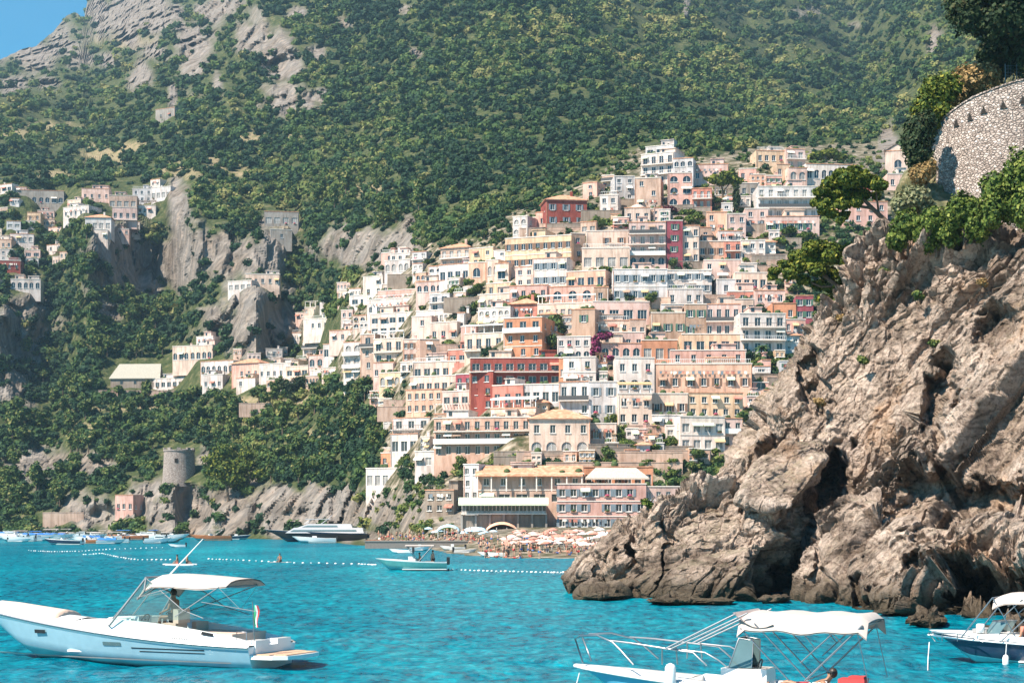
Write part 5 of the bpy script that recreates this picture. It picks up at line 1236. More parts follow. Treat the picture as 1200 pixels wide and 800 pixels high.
def person_mesh(pose, m, hands=False):
    """one continuous body; joints in metres, facing -X"""
    J = {}
    if pose == 'stand':
        hip = .92; J = dict(pel=(0,0,hip), wai=(0,0,1.08), che=(0,0,1.30), nek=(0,0,1.47), hed=(-.02,0,1.58), top=(-.01,0,1.70),
          ls=(0,.17,1.42), le=(.03,.24,1.15), lw=(-.05,.26,.90), rs=(0,-.17,1.42), re=(.03,-.24,1.15), rw=(-.05,-.26,.90),
          lh=(0,.10,.88), lk=(-.03,.11,.48), la=(.02,.11,.09), lt=(-.15,.12,.04), rh=(0,-.10,.88), rk=(.03,-.11,.48), ra=(.06,-.11,.09), rt=(-.11,-.12,.04))
    elif pose == 'sit':   # on a seat at z = 0
        J = dict(pel=(0,0,.10), wai=(.02,0,.27), che=(0,0,.48), nek=(-.03,0,.66), hed=(-.06,0,.77), top=(-.05,0,.89),
          ls=(-.02,.18,.60), le=(-.06,.25,.34), lw=(-.30,.20,.26), rs=(-.02,-.18,.60), re=(-.06,-.25,.34), rw=(-.30,-.20,.26),
          lh=(-.05,.10,.09), lk=(-.45,.13,.10), la=(-.50,.13,-.34), lt=(-.66,.13,-.40), rh=(-.05,-.10,.09), rk=(-.45,-.13,.10), ra=(-.50,-.13,-.34), rt=(-.66,-.13,-.40))
    elif pose == 'lie':   # lying back on elbows, legs toward -X
        J = dict(pel=(0,0,.12), wai=(.15,0,.14), che=(.36,0,.24), nek=(.52,0,.34), hed=(.58,0,.44), top=(.66,0,.54),
          ls=(.46,.18,.28), le=(.56,.26,.06), lw=(.34,.28,.05), rs=(.46,-.18,.28), re=(.56,-.26,.06), rw=(.34,-.28,.05),
          lh=(-.06,.10,.12), lk=(-.46,.12,.26), la=(-.86,.12,.08), lt=(-.93,.12,.24), rh=(-.06,-.10,.12), rk=(-.48,-.12,.12), ra=(-.90,-.12,.08), rt=(-.95,-.12,.25))
    rad = dict(pel=.135, wai=.115, che=.14, nek=.055, hed=.085, top=.070, ls=.062, le=.045, lw=.030, rs=.062, re=.045, rw=.030, lh=.088, lk=.060, la=.038, lt=.034, rh=.088, rk=.060, ra=.038, rt=.034)
    E = [('pel','wai'),('wai','che'),('che','nek'),('nek','hed'),('hed','top'),('che','ls'),('ls','le'),('le','lw'),('che','rs'),('rs','re'),('re','rw'),('pel','lh'),('lh','lk'),('lk','la'),('la','lt'),('pel','rh'),('rh','rk'),('rk','ra'),('ra','rt')]
    keys = list(J); V = [J[k] for k in keys]; Rr = [rad[k] for k in keys]; Ed = [(keys.index(a), keys.index(b)) for a, b in E]
    for s_ in ('l', 'r'):
        w_ = Vector(J[s_+'w']); e_ = Vector(J[s_+'e']); d = (w_-e_).normalized(); sd = 1 if s_ == 'l' else -1
        pw = len(V); V.append(tuple(w_+d*.075)); Rr.append((.030, .020) if hands else .03); Ed.append((keys.index(s_+'w'), pw))
        if hands:
            up = Vector((0, 0, 1)); sx = d.cross(up).normalized()
            for q, (off, L) in enumerate(((-.030, .062), (-.010, .078), (.012, .082), (.032, .070))):
                i = len(V); p1 = w_+d*.10+sx*off; V += [tuple(p1), tuple(p1+d*L*.5-up*.012), tuple(p1+d*L*.8-up*.045)]; Rr += [.0095, .009, .008]; Ed += [(pw, i), (i, i+1), (i+1, i+2)]
            i = len(V); V += [tuple(w_+d*.03-sx*sd*.035), tuple(w_+d*.075-sx*sd*.055-up*.02)]; Rr += [.011, .009]; Ed += [(keys.index(s_+'w'), i), (i, i+1)]
    return skin_mesh('body', V, Ed, Rr, m), J
def face_parts(J, root, hairlen=.0, glasses=False):
    h = Vector(J['hed']); t = Vector(J['top']); c = (h+t)/2
    b = MB().sphere(c+Vector((.015, 0, .02)), .108, 0, 14, 8, (1.0, .88, 1.12)); 
    # hair cap: keep the back and the crown only
    me = b.mesh('hair', M_HAIR); keep = []
    V = [v.co.copy() for v in me.vertices]
    F_ = [tuple(p.vertices) for p in me.polygons if not (sum(V[i].x for i in p.vertices)/len(p.vertices) < c.x-.035 and sum(V[i].z for i in p.vertices)/len(p.vertices) < c.z+.06) and sum(V[i].z for i in p.vertices)/len(p.vertices) > c.z-.07-hairlen]
    m2 = bpy.data.meshes.new('hair'); m2.from_pydata([tuple(v) for v in V], [], F_); m2.materials.append(M_HAIR); link('hair', m2, root)
    f = MB(); f.box(c+Vector((-.100, 0, -.012)), (.03, .022, .045), rz=0); 
    for s_ in (-1, 1): f.sphere(c+Vector((.0, s_*.092, -.01)), .022, 0, 8, 5, (.8, .45, 1.2))
    f.build('face_features', M_SKIN2, root)
    e = MB()
    for s_ in (-1, 1): e.box(c+Vector((-.091, s_*.034, .012)), (.014, .05 if glasses else .022, .026 if glasses else .010))
    if glasses: e.bx(c.x-.097, c.x-.09, c.y-.02, c.y+.02, c.z+.012, c.z+.018)
    e.build('sunglasses' if glasses else 'eyes', M_HAIR, root)
    MB().box(c+Vector((-.088, 0, -.052)), (.010, .04, .009)).build('mouth', plain('lips', (.35, .12, .10), .5), root)
def shorts(J, m, root, name='swim_shorts'):
    keys = ['pel', 'lh', 'lk', 'rh', 'rk']; V = [Vector(J['pel']), Vector(J['lh']), Vector(J['lh']).lerp(Vector(J['lk']), .45), Vector(J['rh']), Vector(J['rh']).lerp(Vector(J['rk']), .45)]
    link(name, skin_mesh(name, [tuple(v) for v in V], [(0,1),(1,2),(0,3),(3,4)], [.15,.105,.09,.105,.09], m, 1), root)
def shirt(J, m, root, name='shirt'):
    V = [Vector(J['pel'])+Vector((0,0,.03)), Vector(J['wai']), Vector(J['che']), Vector(J['ls']), Vector(J['ls']).lerp(Vector(J['le']), .5), Vector(J['rs']), Vector(J['rs']).lerp(Vector(J['re']), .5)]
    link(name, skin_mesh(name, [tuple(v) for v in V], [(0,1),(1,2),(2,3),(3,4),(2,5),(5,6)], [.145,.13,.158,.078,.066,.078,.066], m, 1), root)

# ================================================================== boats
M_GEL = plain('white_gelcoat', (.82, .81, .79), .22, var=.03, nscale=.6, coat=.4); M_NAVY = plain('navy_gelcoat', (.015, .035, .07), .25, var=.1, coat=.4)
M_TEAK = plain('teak', (.50, .32, .21), .6, var=.2, nscale=8); M_CUSH = plain('cream_cushion', (.60, .44, .35), .8, var=.06); M_CANV = plain('cream_bimini', (.42, .37, .335), .85, var=.06)
M_STEEL = plain('polished_steel', (.36, .36, .37), .38, metal=1, var=.03); M_RAILG = plain('grey_rail', (.22, .23, .24), .6); M_BLACK = plain('black_plastic', (.02, .02, .022), .4); M_BLUEC = plain('blue_canvas', (.03, .16, .48), .8)
M_ORNG = plain('varnished_orange_wood', (.48, .16, .06), .4, var=.2); M_RED = plain('red_cloth', (.50, .05, .05), .8); M_CORAL = plain('coral_cloth', (.60, .18, .13), .8); M_GREENC = plain('green_cloth', (.05, .42, .18), .8)
M_GREYC = plain('grey_upholstery', (.30, .29, .29), .8); M_WATERREFL = plain('painted_water_reflection', (.10, .40, .46), .4, var=.05)  # turquoise on the hull bottoms imitates the water's reflection by colour
M_SHIELD = plain('smoked_windscreen', (.10, .16, .17), .06, var=.1, spec=.7)
def hull_mesh(L, B, zb, zs, mats, rake=.9, stripe=None, draft=.25, flare=1.0, n=40, full=.35, stripe_z=.45):
    """bow at x = 0, stern at x = L, sheer height zb at the bow and zs at the stern. 0 topside, 1 bottom, 2 band"""
    b = MB(); rows = []
    lv = [0, .18, .36, .55, .75, .9, 1.0]
    def sheer(t): return zs+(zb-zs)*(1-t)**1.6
    def half(t): return B/2*min(1, (1-(1-t)**2.4)**.75)*(1-.08*max(0, t-.6)/.4)
    for i in range(n+1):
        t = i/n; hb = half(t); zk = -draft*min(1, t*2.2)+(zb*.55)*max(0, 1-t/.16)**1.5; zc = zk+(sheer(t)-zk)*.30; P_ = []
        for s in lv:
            z = zk+(sheer(t)-zk)*s; y = hb*(s/.30)**.8*.80 if s <= .30 else hb*(.80+.20*((s-.30)/.70)**.8)
            P_.append((t*L+rake*(1-s)*max(0, 1-t*1.35)**1.2, y, z))
        rows.append([(p[0], -p[1], p[2]) for p in P_[::-1]]+P_[1:])
    k = len(b.v); b.grid(rows, 0, True); nl = len(rows[0])
    for fi in range(len(b.f)):
        j = fi % (nl-1); s = min(j, nl-2-j)   # 0 = top strake
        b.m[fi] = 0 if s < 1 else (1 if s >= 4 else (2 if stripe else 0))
    b.poly(rows[-1], 0)
    return b, sheer, half
def deck_rows(L, sheer, half, t0, t1, crown=.08, inset=.04, n=16, up=.0):
    rows = []
    for i in range(n+1):
        t = t0+(t1-t0)*i/n; h = half(t)-inset; rows.append([(t*L, h*s, sheer(t)+up+crown*(1-s*s)*min(1, h*1.5)) for s in (-1, -.75, -.4, 0, .4, .75, 1)])
    return rows
class Craft:
    def __init__(s, name, bow, stern, L, B, zb, zs, label, cat, mats, group=None, pitch=0, **kw):
        d = Vector(stern)-Vector(bow); s.L = L
        s.root = empty(name, (bow[0], bow[1], 0), math.atan2(d.y, d.x), label, cat, group)
        s.root.rotation_euler[1] = pitch
        s.M = Matrix.Translation((bow[0], bow[1], 0)) @ Matrix.Rotation(math.atan2(d.y, d.x), 4, 'Z') @ Matrix.Rotation(pitch, 4, 'Y'); s.Mi = s.M.inverted()
        b, s.sheer, s.half = hull_mesh(L, B, zb, zs, mats, **kw); s.hull = b.build('hull', mats, s.root)
    def q(s, u, v, c=0):   # the point seen at (u, v) in the boat's own fore-and-aft plane y = c
        o = s.Mi @ Vector((0, 0, H0)); d = s.Mi.to_3x3() @ Vector(((u-600)/F, 1, (VH-v)/F)); t = (c-o.y)/d.y; return o+d*t
def gxy(u, Y): return ((u-600)/F*Y, Y, 0)
# --- the white cruiser, left
C = Craft('motor_cruiser', gxy(-30, 58.6), gxy(352, 53.4), 11.9, 3.1, 1.66, .66, 'long white motor cruiser with a cream canopy and teak bathing platform, crossing at lower left', 'motor boat', [M_GEL, M_WATERREFL, plain('pale_blue_gelcoat', (.27, .44, .52), .25, var=.05, coat=.4)], rake=1.6, draft=.35, stripe=True)
L = C.L; rt = C.root; side = -1.30   # camera side is -y
def cockpit_deck():
    b = MB(); b.grid(deck_rows(L, C.sheer, C.half, .015, .40, .26, .03), 0); 
    # side decks and coaming round the well
    for s_ in (-1, 1):
        rows = []
        for i in range(25):
            t = .40+.60*i/24; h = C.half(t)-.03; z = C.sheer(t); cm = .52*math.sin(math.pi*min(1, max(0, (t-.40)/.60)))**.5*(1-.35*(t-.4)/.6) if t < 1 else 0
            rows.append([(t*L, s_*h, z), (t*L, s_*(h-.06), z+.05), (t*L, s_*(h-.30), z+.05+cm), (t*L, s_*(h-.45), z+.06+cm), (t*L, s_*(h-.50), z-.25)])
        b.grid(rows, 0, flip=s_ > 0)
    b.bx(.40*L, L-.02, -1.05, 1.05, .30, .36)
    return b
cockpit_deck().build('deck', M_GEL, rt)
rb = MB()
for s_ in (-1, 1): rb.tube([(t/30*L, s_*(C.half(t/30)+.015), C.sheer(t/30)-.02) for t in range(0, 31)], .035, 6)
rb.build('rub_rail', M_STEEL, rt)
b = MB(); pr_ = [[(r[0][0], r[0][1]*.64, r[0][2]-.1)]+[(p[0], p[1]*.62, p[2]+.24) for p in r]+[(r[-1][0], r[-1][1]*.64, r[-1][2]-.1)] for r in deck_rows(L, C.sheer, C.half, .10, .335, .16, .05)]; pr_ = [[(p[0]-.03, p[1], p[2]-.3) for p in pr_[0]]]+pr_+[[(p[0]+.03, p[1], p[2]-.3) for p in pr_[-1]]]; b.grid(pr_, 0); b.build('sun_pad', M_CUSH, rt)
def stripe_on(c, x0, x1, z0, z1, m, name, side=-1, off=.012):
    b = MB(); n = 8
    for i in range(n):
        xa, xb = x0+(x1-x0)*i/n, x0+(x1-x0)*(i+1)/n; pa, pb = c.surf(xa, z0, side, off), c.surf(xb, z0, side, off); pc, pd = c.surf(xb, z1, side, off), c.surf(xa, z1, side, off)
        b.poly([pa, pb, pc, pd])
    return b.build(name, m, c.root)
def surf(s, x, z, side=-1, off=.012):
    t = x/s.L; h = s.half(t); zk = -.3; f = max(.0, (z-zk)/(s.sheer(t)-zk)); y = h*(f/.30)**.8*.80 if f <= .30 else h*(.80+.20*((f-.30)/.70)**.8)
    return (x, side*(y+off), z)
Craft.surf = surf
stripe_on(C, 3.35, 3.85, .86, .98, M_BLACK, 'porthole'); stripe_on(C, 6.35, 7.1, .56, .68, M_SHIELD, 'porthole')
stripe_on(C, 7.5, 10.3, .50, .535, M_BLACK, 'pinstripe'); stripe_on(C, 7.8, 10.3, .40, .43, M_BLACK, 'pinstripe')
stripe_on(C, .9, 11.2, .12, .16, M_GREYC, 'pinstripe', off=.02)
b = MB()   # side fin letters too small to read: little grey marks
for i in range(7): b.bx(9.05+i*.09, 9.10+i*.09, -C.half(.8)+.10, -C.half(.8)+.11, C.sheer(.8)+.10, C.sheer(.8)+.16)
b.build('name_mark', M_GREYC, rt)
# windscreen
ws = MB(); fb, mt_, ft = C.q(124,712,0), C.q(160,684,0), 0
A0 = C.q(128,710,side); A1 = C.q(172,677,side*.75); xb = A0.x; xt = A1.x; zt = A1.z
prof = []
n = 10
lo_ = [(xb-.75+.75*(abs(i-n/2)/(n/2))**2+ (0), side+(-2*side)*i/n, C.sheer(.4)+.10) for i in range(n+1)]
hi_ = [(xt-.45+.45*(abs(i-n/2)/(n/2))**2, .78*(side+(-2*side)*i/n), zt) for i in range(n+1)]
ws.grid([lo_, hi_], 0); 
e0 = C.q(232,722,side); e1 = C.q(212,716,side)
for s_ in (1, -1):
    ws.poly([(lo_[0][0], s_*side, lo_[0][2]), (e0.x, s_*side, e0.z-.05), (e1.x, s_*side*.92, e0.z+.18), (xt, s_*side*.78, zt)] if s_ > 0 else [(lo_[-1][0], -side, lo_[0][2]), (xt, -side*.78, zt), (e1.x, -side*.92, e0.z+.18), (e0.x, -side, e0.z-.05)])
gl = bpy.data.materials.new('windscreen_glass'); gl.use_nodes = True; gn = gl.node_tree.nodes; gb = gn['Principled BSDF']; gb.inputs['Base Color'].default_value = (.25, .34, .34, 1); gb.inputs['Roughness'].default_value = .05
gt = gn.new('ShaderNodeBsdfTransparent'); gt.inputs[0].default_value = (.72, .85, .84, 1); gm = gn.new('ShaderNodeMixShader'); gm.inputs[0].default_value = .86
gl.node_tree.links.new(gb.outputs[0], gm.inputs[1]); gl.node_tree.links.new(gt.outputs[0], gm.inputs[2]); gl.node_tree.links.new(gm.outputs[0], gn['Material Output'].inputs[0])
ws.build('windscreen', gl, rt)
fr_ = MB().tube(lo_, .03, 6).tube(hi_, .035, 6).tube([lo_[0], hi_[0]], .035, 6).tube([lo_[-1], hi_[-1]], .035, 6).tube([lo_[3], hi_[3]], .022, 6).tube([lo_[7], hi_[7]], .022, 6)
for s_ in (1, -1): fr_.tube([(xt, s_*side*.78, zt), (e1.x, s_*side*.92, e0.z+.18), (e0.x+.2, s_*side, e0.z-.05)], .016, 6)
fr_.build('windscreen_frame', M_RAILG, rt)
# canopy
ca = MB(); a0 = C.q(163,680,side*.8); a1 = C.q(267,681,side*.8); top = C.q(200,671.5,0).z; rows = []; rows2 = []
for i in range(13):
    t = i/12; x = a0.x+(a1.x-a0.x)*t; zc = top-.42*(1-min(1, t*5))**2-.22*max(0, t-.3)**1.3; r_ = []
    for j in range(9):
        s_ = -1+j/4; r_.append((x, s_*1.15, zc-.10*s_*s_-.28*max(0, abs(s_)-.7)/.3*(1-.6*max(0, t-.7)/.3)))
    rows.append(r_); rows2.append([(p[0], p[1], p[2]-.035) for p in r_])
ca.grid(rows, 0); ca.grid(rows2, 0, flip=True); ca.build('canopy', M_CANV, rt)
st_ = MB()
for s_ in (-1, 1):
    st_.tube([rows[11][4+4*s_], tuple(C.q(205,722,side*(-s_)) if s_ > 0 else C.q(205,722,side))], .016, 6)
    st_.tube([rows[11][4+4*s_], tuple(C.q(282,714,-side if s_ > 0 else side))], .006, 5)
    st_.tube([rows[1][4+4*s_], (xt, s_*-side*.78, zt)], .03, 6)
    st_.tube([rows[5][4+4*s_], tuple(C.q(160,700,-side if s_ > 0 else side))], .012, 6)
    st_.tube([tuple(C.q(236,705,-side if s_ > 0 else side)), tuple(C.q(300,716,-side if s_ > 0 else side))], .010, 6)
st_.tube([rows[11][0], rows[11][8]], .03, 6); st_.tube([rows[0][0], rows[0][4], rows[0][8]], .03, 6)
st_.build('canopy_frame', M_RAILG, rt)
MB().tube([C.q(199,673,.2), C.q(238,631,.2)], [.028, .012], 6).build('aerial', M_GEL, rt)
# seats, helm, stern cushions
se = MB(); hx_ = C.q(205,715,0).x
se.bx(hx_+.10, hx_+.62, -.85, -.20, .36, 1.30); se.bx(hx_+.52, hx_+.72, -.85, -.20, 1.30, 1.75); se.bx(hx_+.10, hx_+.72, .15, .85, .36, .80).bx(hx_+.55, hx_+.72, .15, .85, .80, 1.3); se.build('helm_seat', M_CUSH, rt)
da = MB().box((hx_-1.25, 0, 1.05), (.5, 2.0, .75)).box((hx_-.95, -.5, 1.35), (.3, .7, .3)); da.build('dashboard', M_GEL, rt)
sw = MB().tube([(hx_-.78+.08*math.sin(a), -.52+.19*math.cos(a), 1.38+.17*math.sin(a)) for a in [k*.524 for k in range(13)]], .018, 6, caps=False); sw.tube([(hx_-.95, -.52, 1.38), (hx_-.75, -.52, 1.38)], .03); sw.build('steering_wheel', M_BLACK, rt)
cu = MB().bx(L*.76, L*.93, -1.0, 1.0, .55, 1.02).bx(L*.60, L*.76, .55, 1.0, .36, .85); cu.build('stern_sun_pad', M_CUSH, rt)
MB().poly([(L*.845, -1.245, 1.00), (L*.885, -1.24, .95), (L*.885, -1.24, 1.04), (L*.85, -1.245, 1.10)]).build('vent', M_BLACK, rt)
pf = MB(); pts = [(L-.02, -1.28), (L+.75, -1.22), (L+1.15, -.95), (L+1.25, -.4), (L+1.25, .4), (L+1.15, .95), (L+.75, 1.22), (L-.02, 1.28)]
pf.poly([(x, y, .40) for x, y in pts[::-1]]).poly([(x, y, .28) for x, y in pts])
for i in range(8): a, c_ = pts[i], pts[(i+1) % 8]; pf.poly([(a[0], a[1], .28), (c_[0], c_[1], .28), (c_[0], c_[1], .40), (a[0], a[1], .40)])
pf.build('bathing_platform', M_GEL, rt)
MB().bx(L+.06, L+.58, -1.1, 1.1, .405, .43).bx(L+.63, L+1.08, -.92, .92, .405, .43).build('teak_decking', M_TEAK, rt)
MB().bx(L-.35, L+.05, -1.05, -.25, .42, .84).bx(L-.35, L+.05, .25, 1.05, .42, .84).box((L-.1, 0, .55), (.3, .5, .26)).build('transom_steps', M_GEL, rt)
MB().tube([(L-.05, -.95, .8), (L-.12, -.95, 2.05)], .018, 6).build('flag_pole', M_STEEL, rt)
fl = MB()
for i, mm in enumerate((0, 1, 2)):
    z0 = 1.95-i*.0; x = L-.12
    fl.grid([[(x+.06+i*.05+.03*math.sin(j*1.7), -.95-.04*math.sin(j*1.3+i), 1.95-j*.17), (x+.11+i*.05+.03*math.sin(j*1.7), -.95-.04*math.sin(j*1.3+i+1), 1.93-j*.17)] for j in range(5)], mm)
fl.build('flag', [M_GREENC, M_GEL, M_RED], rt)
hl = MB().tube([(L*.955, -1.2, .86), (L*.955, -1.2, 1.12), (L*.985, -1.2, 1.12), (L*.985, -1.2, .86)], .02, 6); hl.build('cleat_rail', M_STEEL, rt)
# the man at the wheel
pm_, J = person_mesh('sit', M_SKIN2, True)
pr = empty('person', C.M @ Vector((hx_+.36, -.52, .80)), C.root.rotation_euler[2], 'bare chested dark haired person at the wheel of the long white cruiser', 'person')
link('body', pm_, pr); face_parts(J, pr); shorts(J, M_BLACK, pr); pr.location.z = 1.38; pr.scale = (1.05,)*3

# --- the white open boat, lower centre
C2 = Craft('motor_boat', gxy(674, 42.2), gxy(1035, 39.2), 7.75, 2.5, 1.02, .56, 'white open motor boat with folded canopy flap and steel bow rails at the bottom edge', 'motor boat', [M_GEL, M_WATERREFL, plain('painted_blue_shade_side', (.10, .38, .52), .25, var=.05)], rake=.9, stripe=True)  # blue hull band: shade and water reflection painted as colour
L = C2.L; rt = C2.root
b = MB(); b.grid(deck_rows(L, C2.sheer, C2.half, .01, .40, .06, .02), 0)
for s_ in (-1, 1):
    rows = []
    for i in range(20):
        t = .40+.60*i/19; h = C2.half(t)-.02; z = C2.sheer(t); rows.append([(t*L, s_*h, z), (t*L, s_*(h-.05), z+.05), (t*L, s_*(h-.28), z+.05), (t*L, s_*(h-.30), z-.4)])
    b.grid(rows, 0, flip=s_ > 0)
b.bx(.40*L, L-.02, -1.0, 1.0, .05, .10); b.bx(.397*L, .40*L, -1.0, 1.0, .1, C2.sheer(.4)+.04); b.build('deck', M_GEL, rt)
rb = MB()
for s_ in (-1, 1): rb.tube([(t/24*L, s_*(C2.half(t/24)+.02), C2.sheer(t/24)-.05) for t in range(0, 25)], .045, 6)
rb.build('rub_rail', M_GEL, rt)
sd = -1.08
rl = MB()
for s_ in (1, -1):
    y = sd*s_; y0 = -.05*s_
    def qq(u, v, c): 
        p = C2.q(u, v, -abs(c)); return (p.x, c, p.z)
    rl.tube([qq(683,776,-.30*s_), qq(674,748,-.25*s_), qq(680,744.5,-.30*s_), qq(700,744,-.5*s_), qq(718,752,-.75*s_), qq(728,762,-.85*s_), qq(742,778,-.95*s_)], .022, 7)
    rl.tube([qq(715,750,-.7*s_), qq(740,753,-.85*s_), qq(778,759,-.98*s_), qq(812,764,-1.05*s_), qq(828,779,-1.08*s_)], .022, 7)
    rl.tube([qq(792,760,-1.0*s_), qq(826,764,-1.05*s_), qq(842,773,-1.06*s_), qq(853,782,-1.08*s_)], .018, 7)
    rl.tube([qq(776,778,-.98*s_), qq(776,759,-.98*s_)], .02, 7); rl.tube([qq(794,778,-.98*s_), qq(792,758,-.98*s_)], .02, 7)
rl.build('bow_rail', M_STEEL, rt)
cf = MB()
top_f, top_r = (872, 719), (1014, 722)
for s_ in (1, -1):
    def qz(u, v): p = C2.q(u, v, sd); return (p.x, sd*s_, p.z)
    cf.tube([qz(779,760), qz(862,719)], .024, 7); cf.tube([qz(786,760), qz(876,718)], .020, 7)
    cf.tube([qz(868,736), qz(925,797)], .018, 7); cf.tube([qz(884,730), qz(944,794)], .018, 7)
    cf.tube([qz(1010,733), qz(943,797)], .022, 7); cf.tube([qz(980,738), qz(938,776)], .016, 7)
    cf.tube([qz(938,738), qz(956,760)], .014, 7); cf.tube([qz(1004,738), qz(1018,802)], .012, 6); cf.tube([qz(972,738), qz(986,752)], .014, 6)
for (u, v) in ((868,736),(1010,733),(943,797)): p = C2.q(u, v, sd); cf.tube([(p.x, sd, p.z), (p.x, -sd, p.z)], .018, 6)
cf.build('canopy_frame', M_STEEL, rt)
ca = MB(); pa = C2.q(864,722,sd); pb = C2.q(1016,722,sd); zt = C2.q(940,715,0).z; rows = []; low = []
for i in range(17):
    t = i/16; x = pa.x+(pb.x-pa.x)*t; r_ = []
    for j in range(11):
        s_ = -1+j/5; r_.append((x, s_*1.14, zt-.07*s_*s_-.34*max(0, abs(s_)-.86)/.14*(1-.35*math.sin(t*9)*.2)-.05*math.sin(t*math.pi*3)**2-(.16 if i in (0, 16) else 0)))
    rows.append(r_); low.append([(p[0], p[1]*.985, p[2]-.03) for p in r_])
ca.grid(rows, 0); ca.grid(low, 0, flip=True); ca.build('canopy', M_CANV, rt)
fo = MB(); ff = []
for i in range(7):
    t = i/6; x0 = pa.x-.10+.95*t; ff.append([(x0, y, zt-.02-.40*math.sin(t*2.6)**1.0*(1-.3*abs(y))-.02*i) for y in (-1.13, -.8, -.4, 0, .4, .8, 1.13)])
fo.grid(ff, 0); fo.build('folded_flap', plain('taupe_canvas', (.46, .36, .32), .85), rt)
co = MB(); c0 = C2.q(866,782,-.1); cx_ = c0.x; z1 = C2.q(866,783,-.1).z; co.bx(cx_-.35, cx_+.75, -.42, .42, .12, z1+.03); co.build('console', M_GEL, rt)
wp = [C2.q(854,782,-.35), C2.q(866,747,-.30), C2.q(883,750,-.30), C2.q(881,782,-.35)]
w2 = MB(); w2.poly([(wp[0].x, -.38, wp[0].z), (wp[0].x, .38, wp[0].z), (wp[1].x, .30, wp[1].z), (wp[1].x, -.30, wp[1].z)]); w2.poly([(wp[0].x, -.38, wp[0].z), (wp[1].x, -.30, wp[1].z), (wp[2].x, -.30, wp[2].z), (wp[3].x, -.38, wp[3].z)]); w2.poly([(wp[0].x, .38, wp[0].z), (wp[3].x, .38, wp[3].z), (wp[2].x, .30, wp[2].z), (wp[1].x, .30, wp[1].z)])
w2.build('windscreen', M_SHIELD, rt)
w3 = MB()
for s_ in (-1, 1): w3.tube([(wp[0].x, s_*.38, wp[0].z), (wp[1].x, s_*.30, wp[1].z), (wp[2].x, s_*.30, wp[2].z), (wp[3].x, s_*.38, wp[3].z)], .016, 6)
w3.tube([(wp[1].x, -.3, wp[1].z), (wp[1].x, .3, wp[1].z)], .016, 6); w3.build('windscreen_frame', M_STEEL, rt)
sx_ = C2.q(890,780,-.2); MB().tube([(sx_.x+.05*math.sin(a), -.2+.17*math.cos(a), sx_.z+.17*math.sin(a)) for a in [k*.524 for k in range(13)]], .018, 6, caps=False).tube([(sx_.x-.25, -.2, sx_.z), (sx_.x, -.2, sx_.z)], .025, 6).build('steering_wheel', M_BLACK, rt)
cr = C2.q(872,781,-.2); MB().sphere((cr.x, -.2, cr.z+.03), .11, 0, 10, 6, (1.2, .7, .9)).build('compass', plain('grey_instrument', (.4, .4, .4), .3), rt)
tl = MB()
for i, wd in enumerate([.05,.05,.07,.05,0,.06,.05,.05,.07,.05,.05,0,.05,.05,.05,0,.06,.05,.07,.05,.05,.05,.05]):
    if wd: x = C2.q(838,784,sd).x+i*.075; f1_ = C2.surf(x, C2.sheer(x/L)-.02, -1, .03); tl.bx(x, x+wd, f1_[1]-.052, f1_[1]-.044, f1_[2]-.035-.06, f1_[2]-.035)
tl.build('name_mark', plain('faded_red_marks', (.42, .30, .28), .7), rt)
def fender(c, u, v0, v1, r, name='fender'):
    p = c.q(u, v0, -c.half(.3)-.1); q_ = c.q(u, v1, p.y); x = p.x; y = -c.half(min(1, max(0, x/c.L)))-r-.03
    MB().lathe([(.01, q_.z-.03), (r*.7, q_.z), (r, q_.z+.08), (r, p.z-.10), (r*.7, p.z-.03), (.02, p.z)], (x, y, 0), 14).tube([(x, y, p.z), (x, y+r+.06, c.sheer(x/c.L)+.03)], .012, 5).build(name, M_GEL, c.root)
fender(C2, 788, 776, 812, .13)
st2 = MB().bx(cx_+1.6, cx_+2.2, -1.0, 1.0, .1, .42).bx(L-.55, L-.1, -.9, .9, .1, .52); st2.build('bench', M_CUSH, rt)
pm_, J = person_mesh('lie', M_SKIN2, True); hp = C2.q(975,788,-.5)
pr = empty('person', C2.M @ Vector((hp.x-.60, -.55, hp.z-.50)), C2.root.rotation_euler[2], 'sunbather with dark hair and sunglasses lying back with raised knees in the white open boat', 'person'); link('body', pm_, pr); face_parts(J, pr, .04, True); shirt(J, M_GEL, pr); shorts(J, M_RED, pr)
tq = C2.q(1000,797,-.6); o = MB().box((0, 0, 0), (.6, .5, .10)).box((.1, 0, .08), (.35, .4, .06)).build('beach_towel', M_RED); o.location = C2.M @ Vector((tq.x, -.6, tq.z)); o.rotation_euler = (0, 0, C2.root.rotation_euler[2]); tag(o, 'folded dark red towel at the stern of the white open boat', 'towel')

# --- the navy and white boat, right edge
C3 = Craft('motor_boat', gxy(1088, 55.5), gxy(1320, 52.5), 6.9, 2.4, 1.02, .80, 'navy hulled white motor boat with a canopy, cut off by the right edge', 'motor boat', [M_GEL, M_WATERREFL, M_NAVY], rake=.9, stripe=True)
L = C3.L; rt = C3.root
b = MB(); b.grid(deck_rows(L, C3.sheer, C3.half, .01, .45, .10, .02), 0); b.bx(.45*L, L-.02, -1.0, 1.0, .15, .2)
for s_ in (-1, 1):
    rows = []
    for i in range(16):
        t = .45+.55*i/15; h = C3.half(t)-.02; z = C3.sheer(t); rows.append([(t*L, s_*h, z), (t*L, s_*(h-.05), z+.05), (t*L, s_*(h-.25), z+.05), (t*L, s_*(h-.27), z-.4)])
    b.grid(rows, 0, flip=s_ > 0)
b.build('deck', M_GEL, rt)
rb = MB()
for s_ in (-1, 1): rb.tube([(t/24*L, s_*(C3.half(t/24)+.02), C3.sheer(t/24)-.16) for t in range(0, 25)], .03, 6)
rb.build('rub_rail', M_GEL, rt)
rl = MB(); sd3 = -1.0
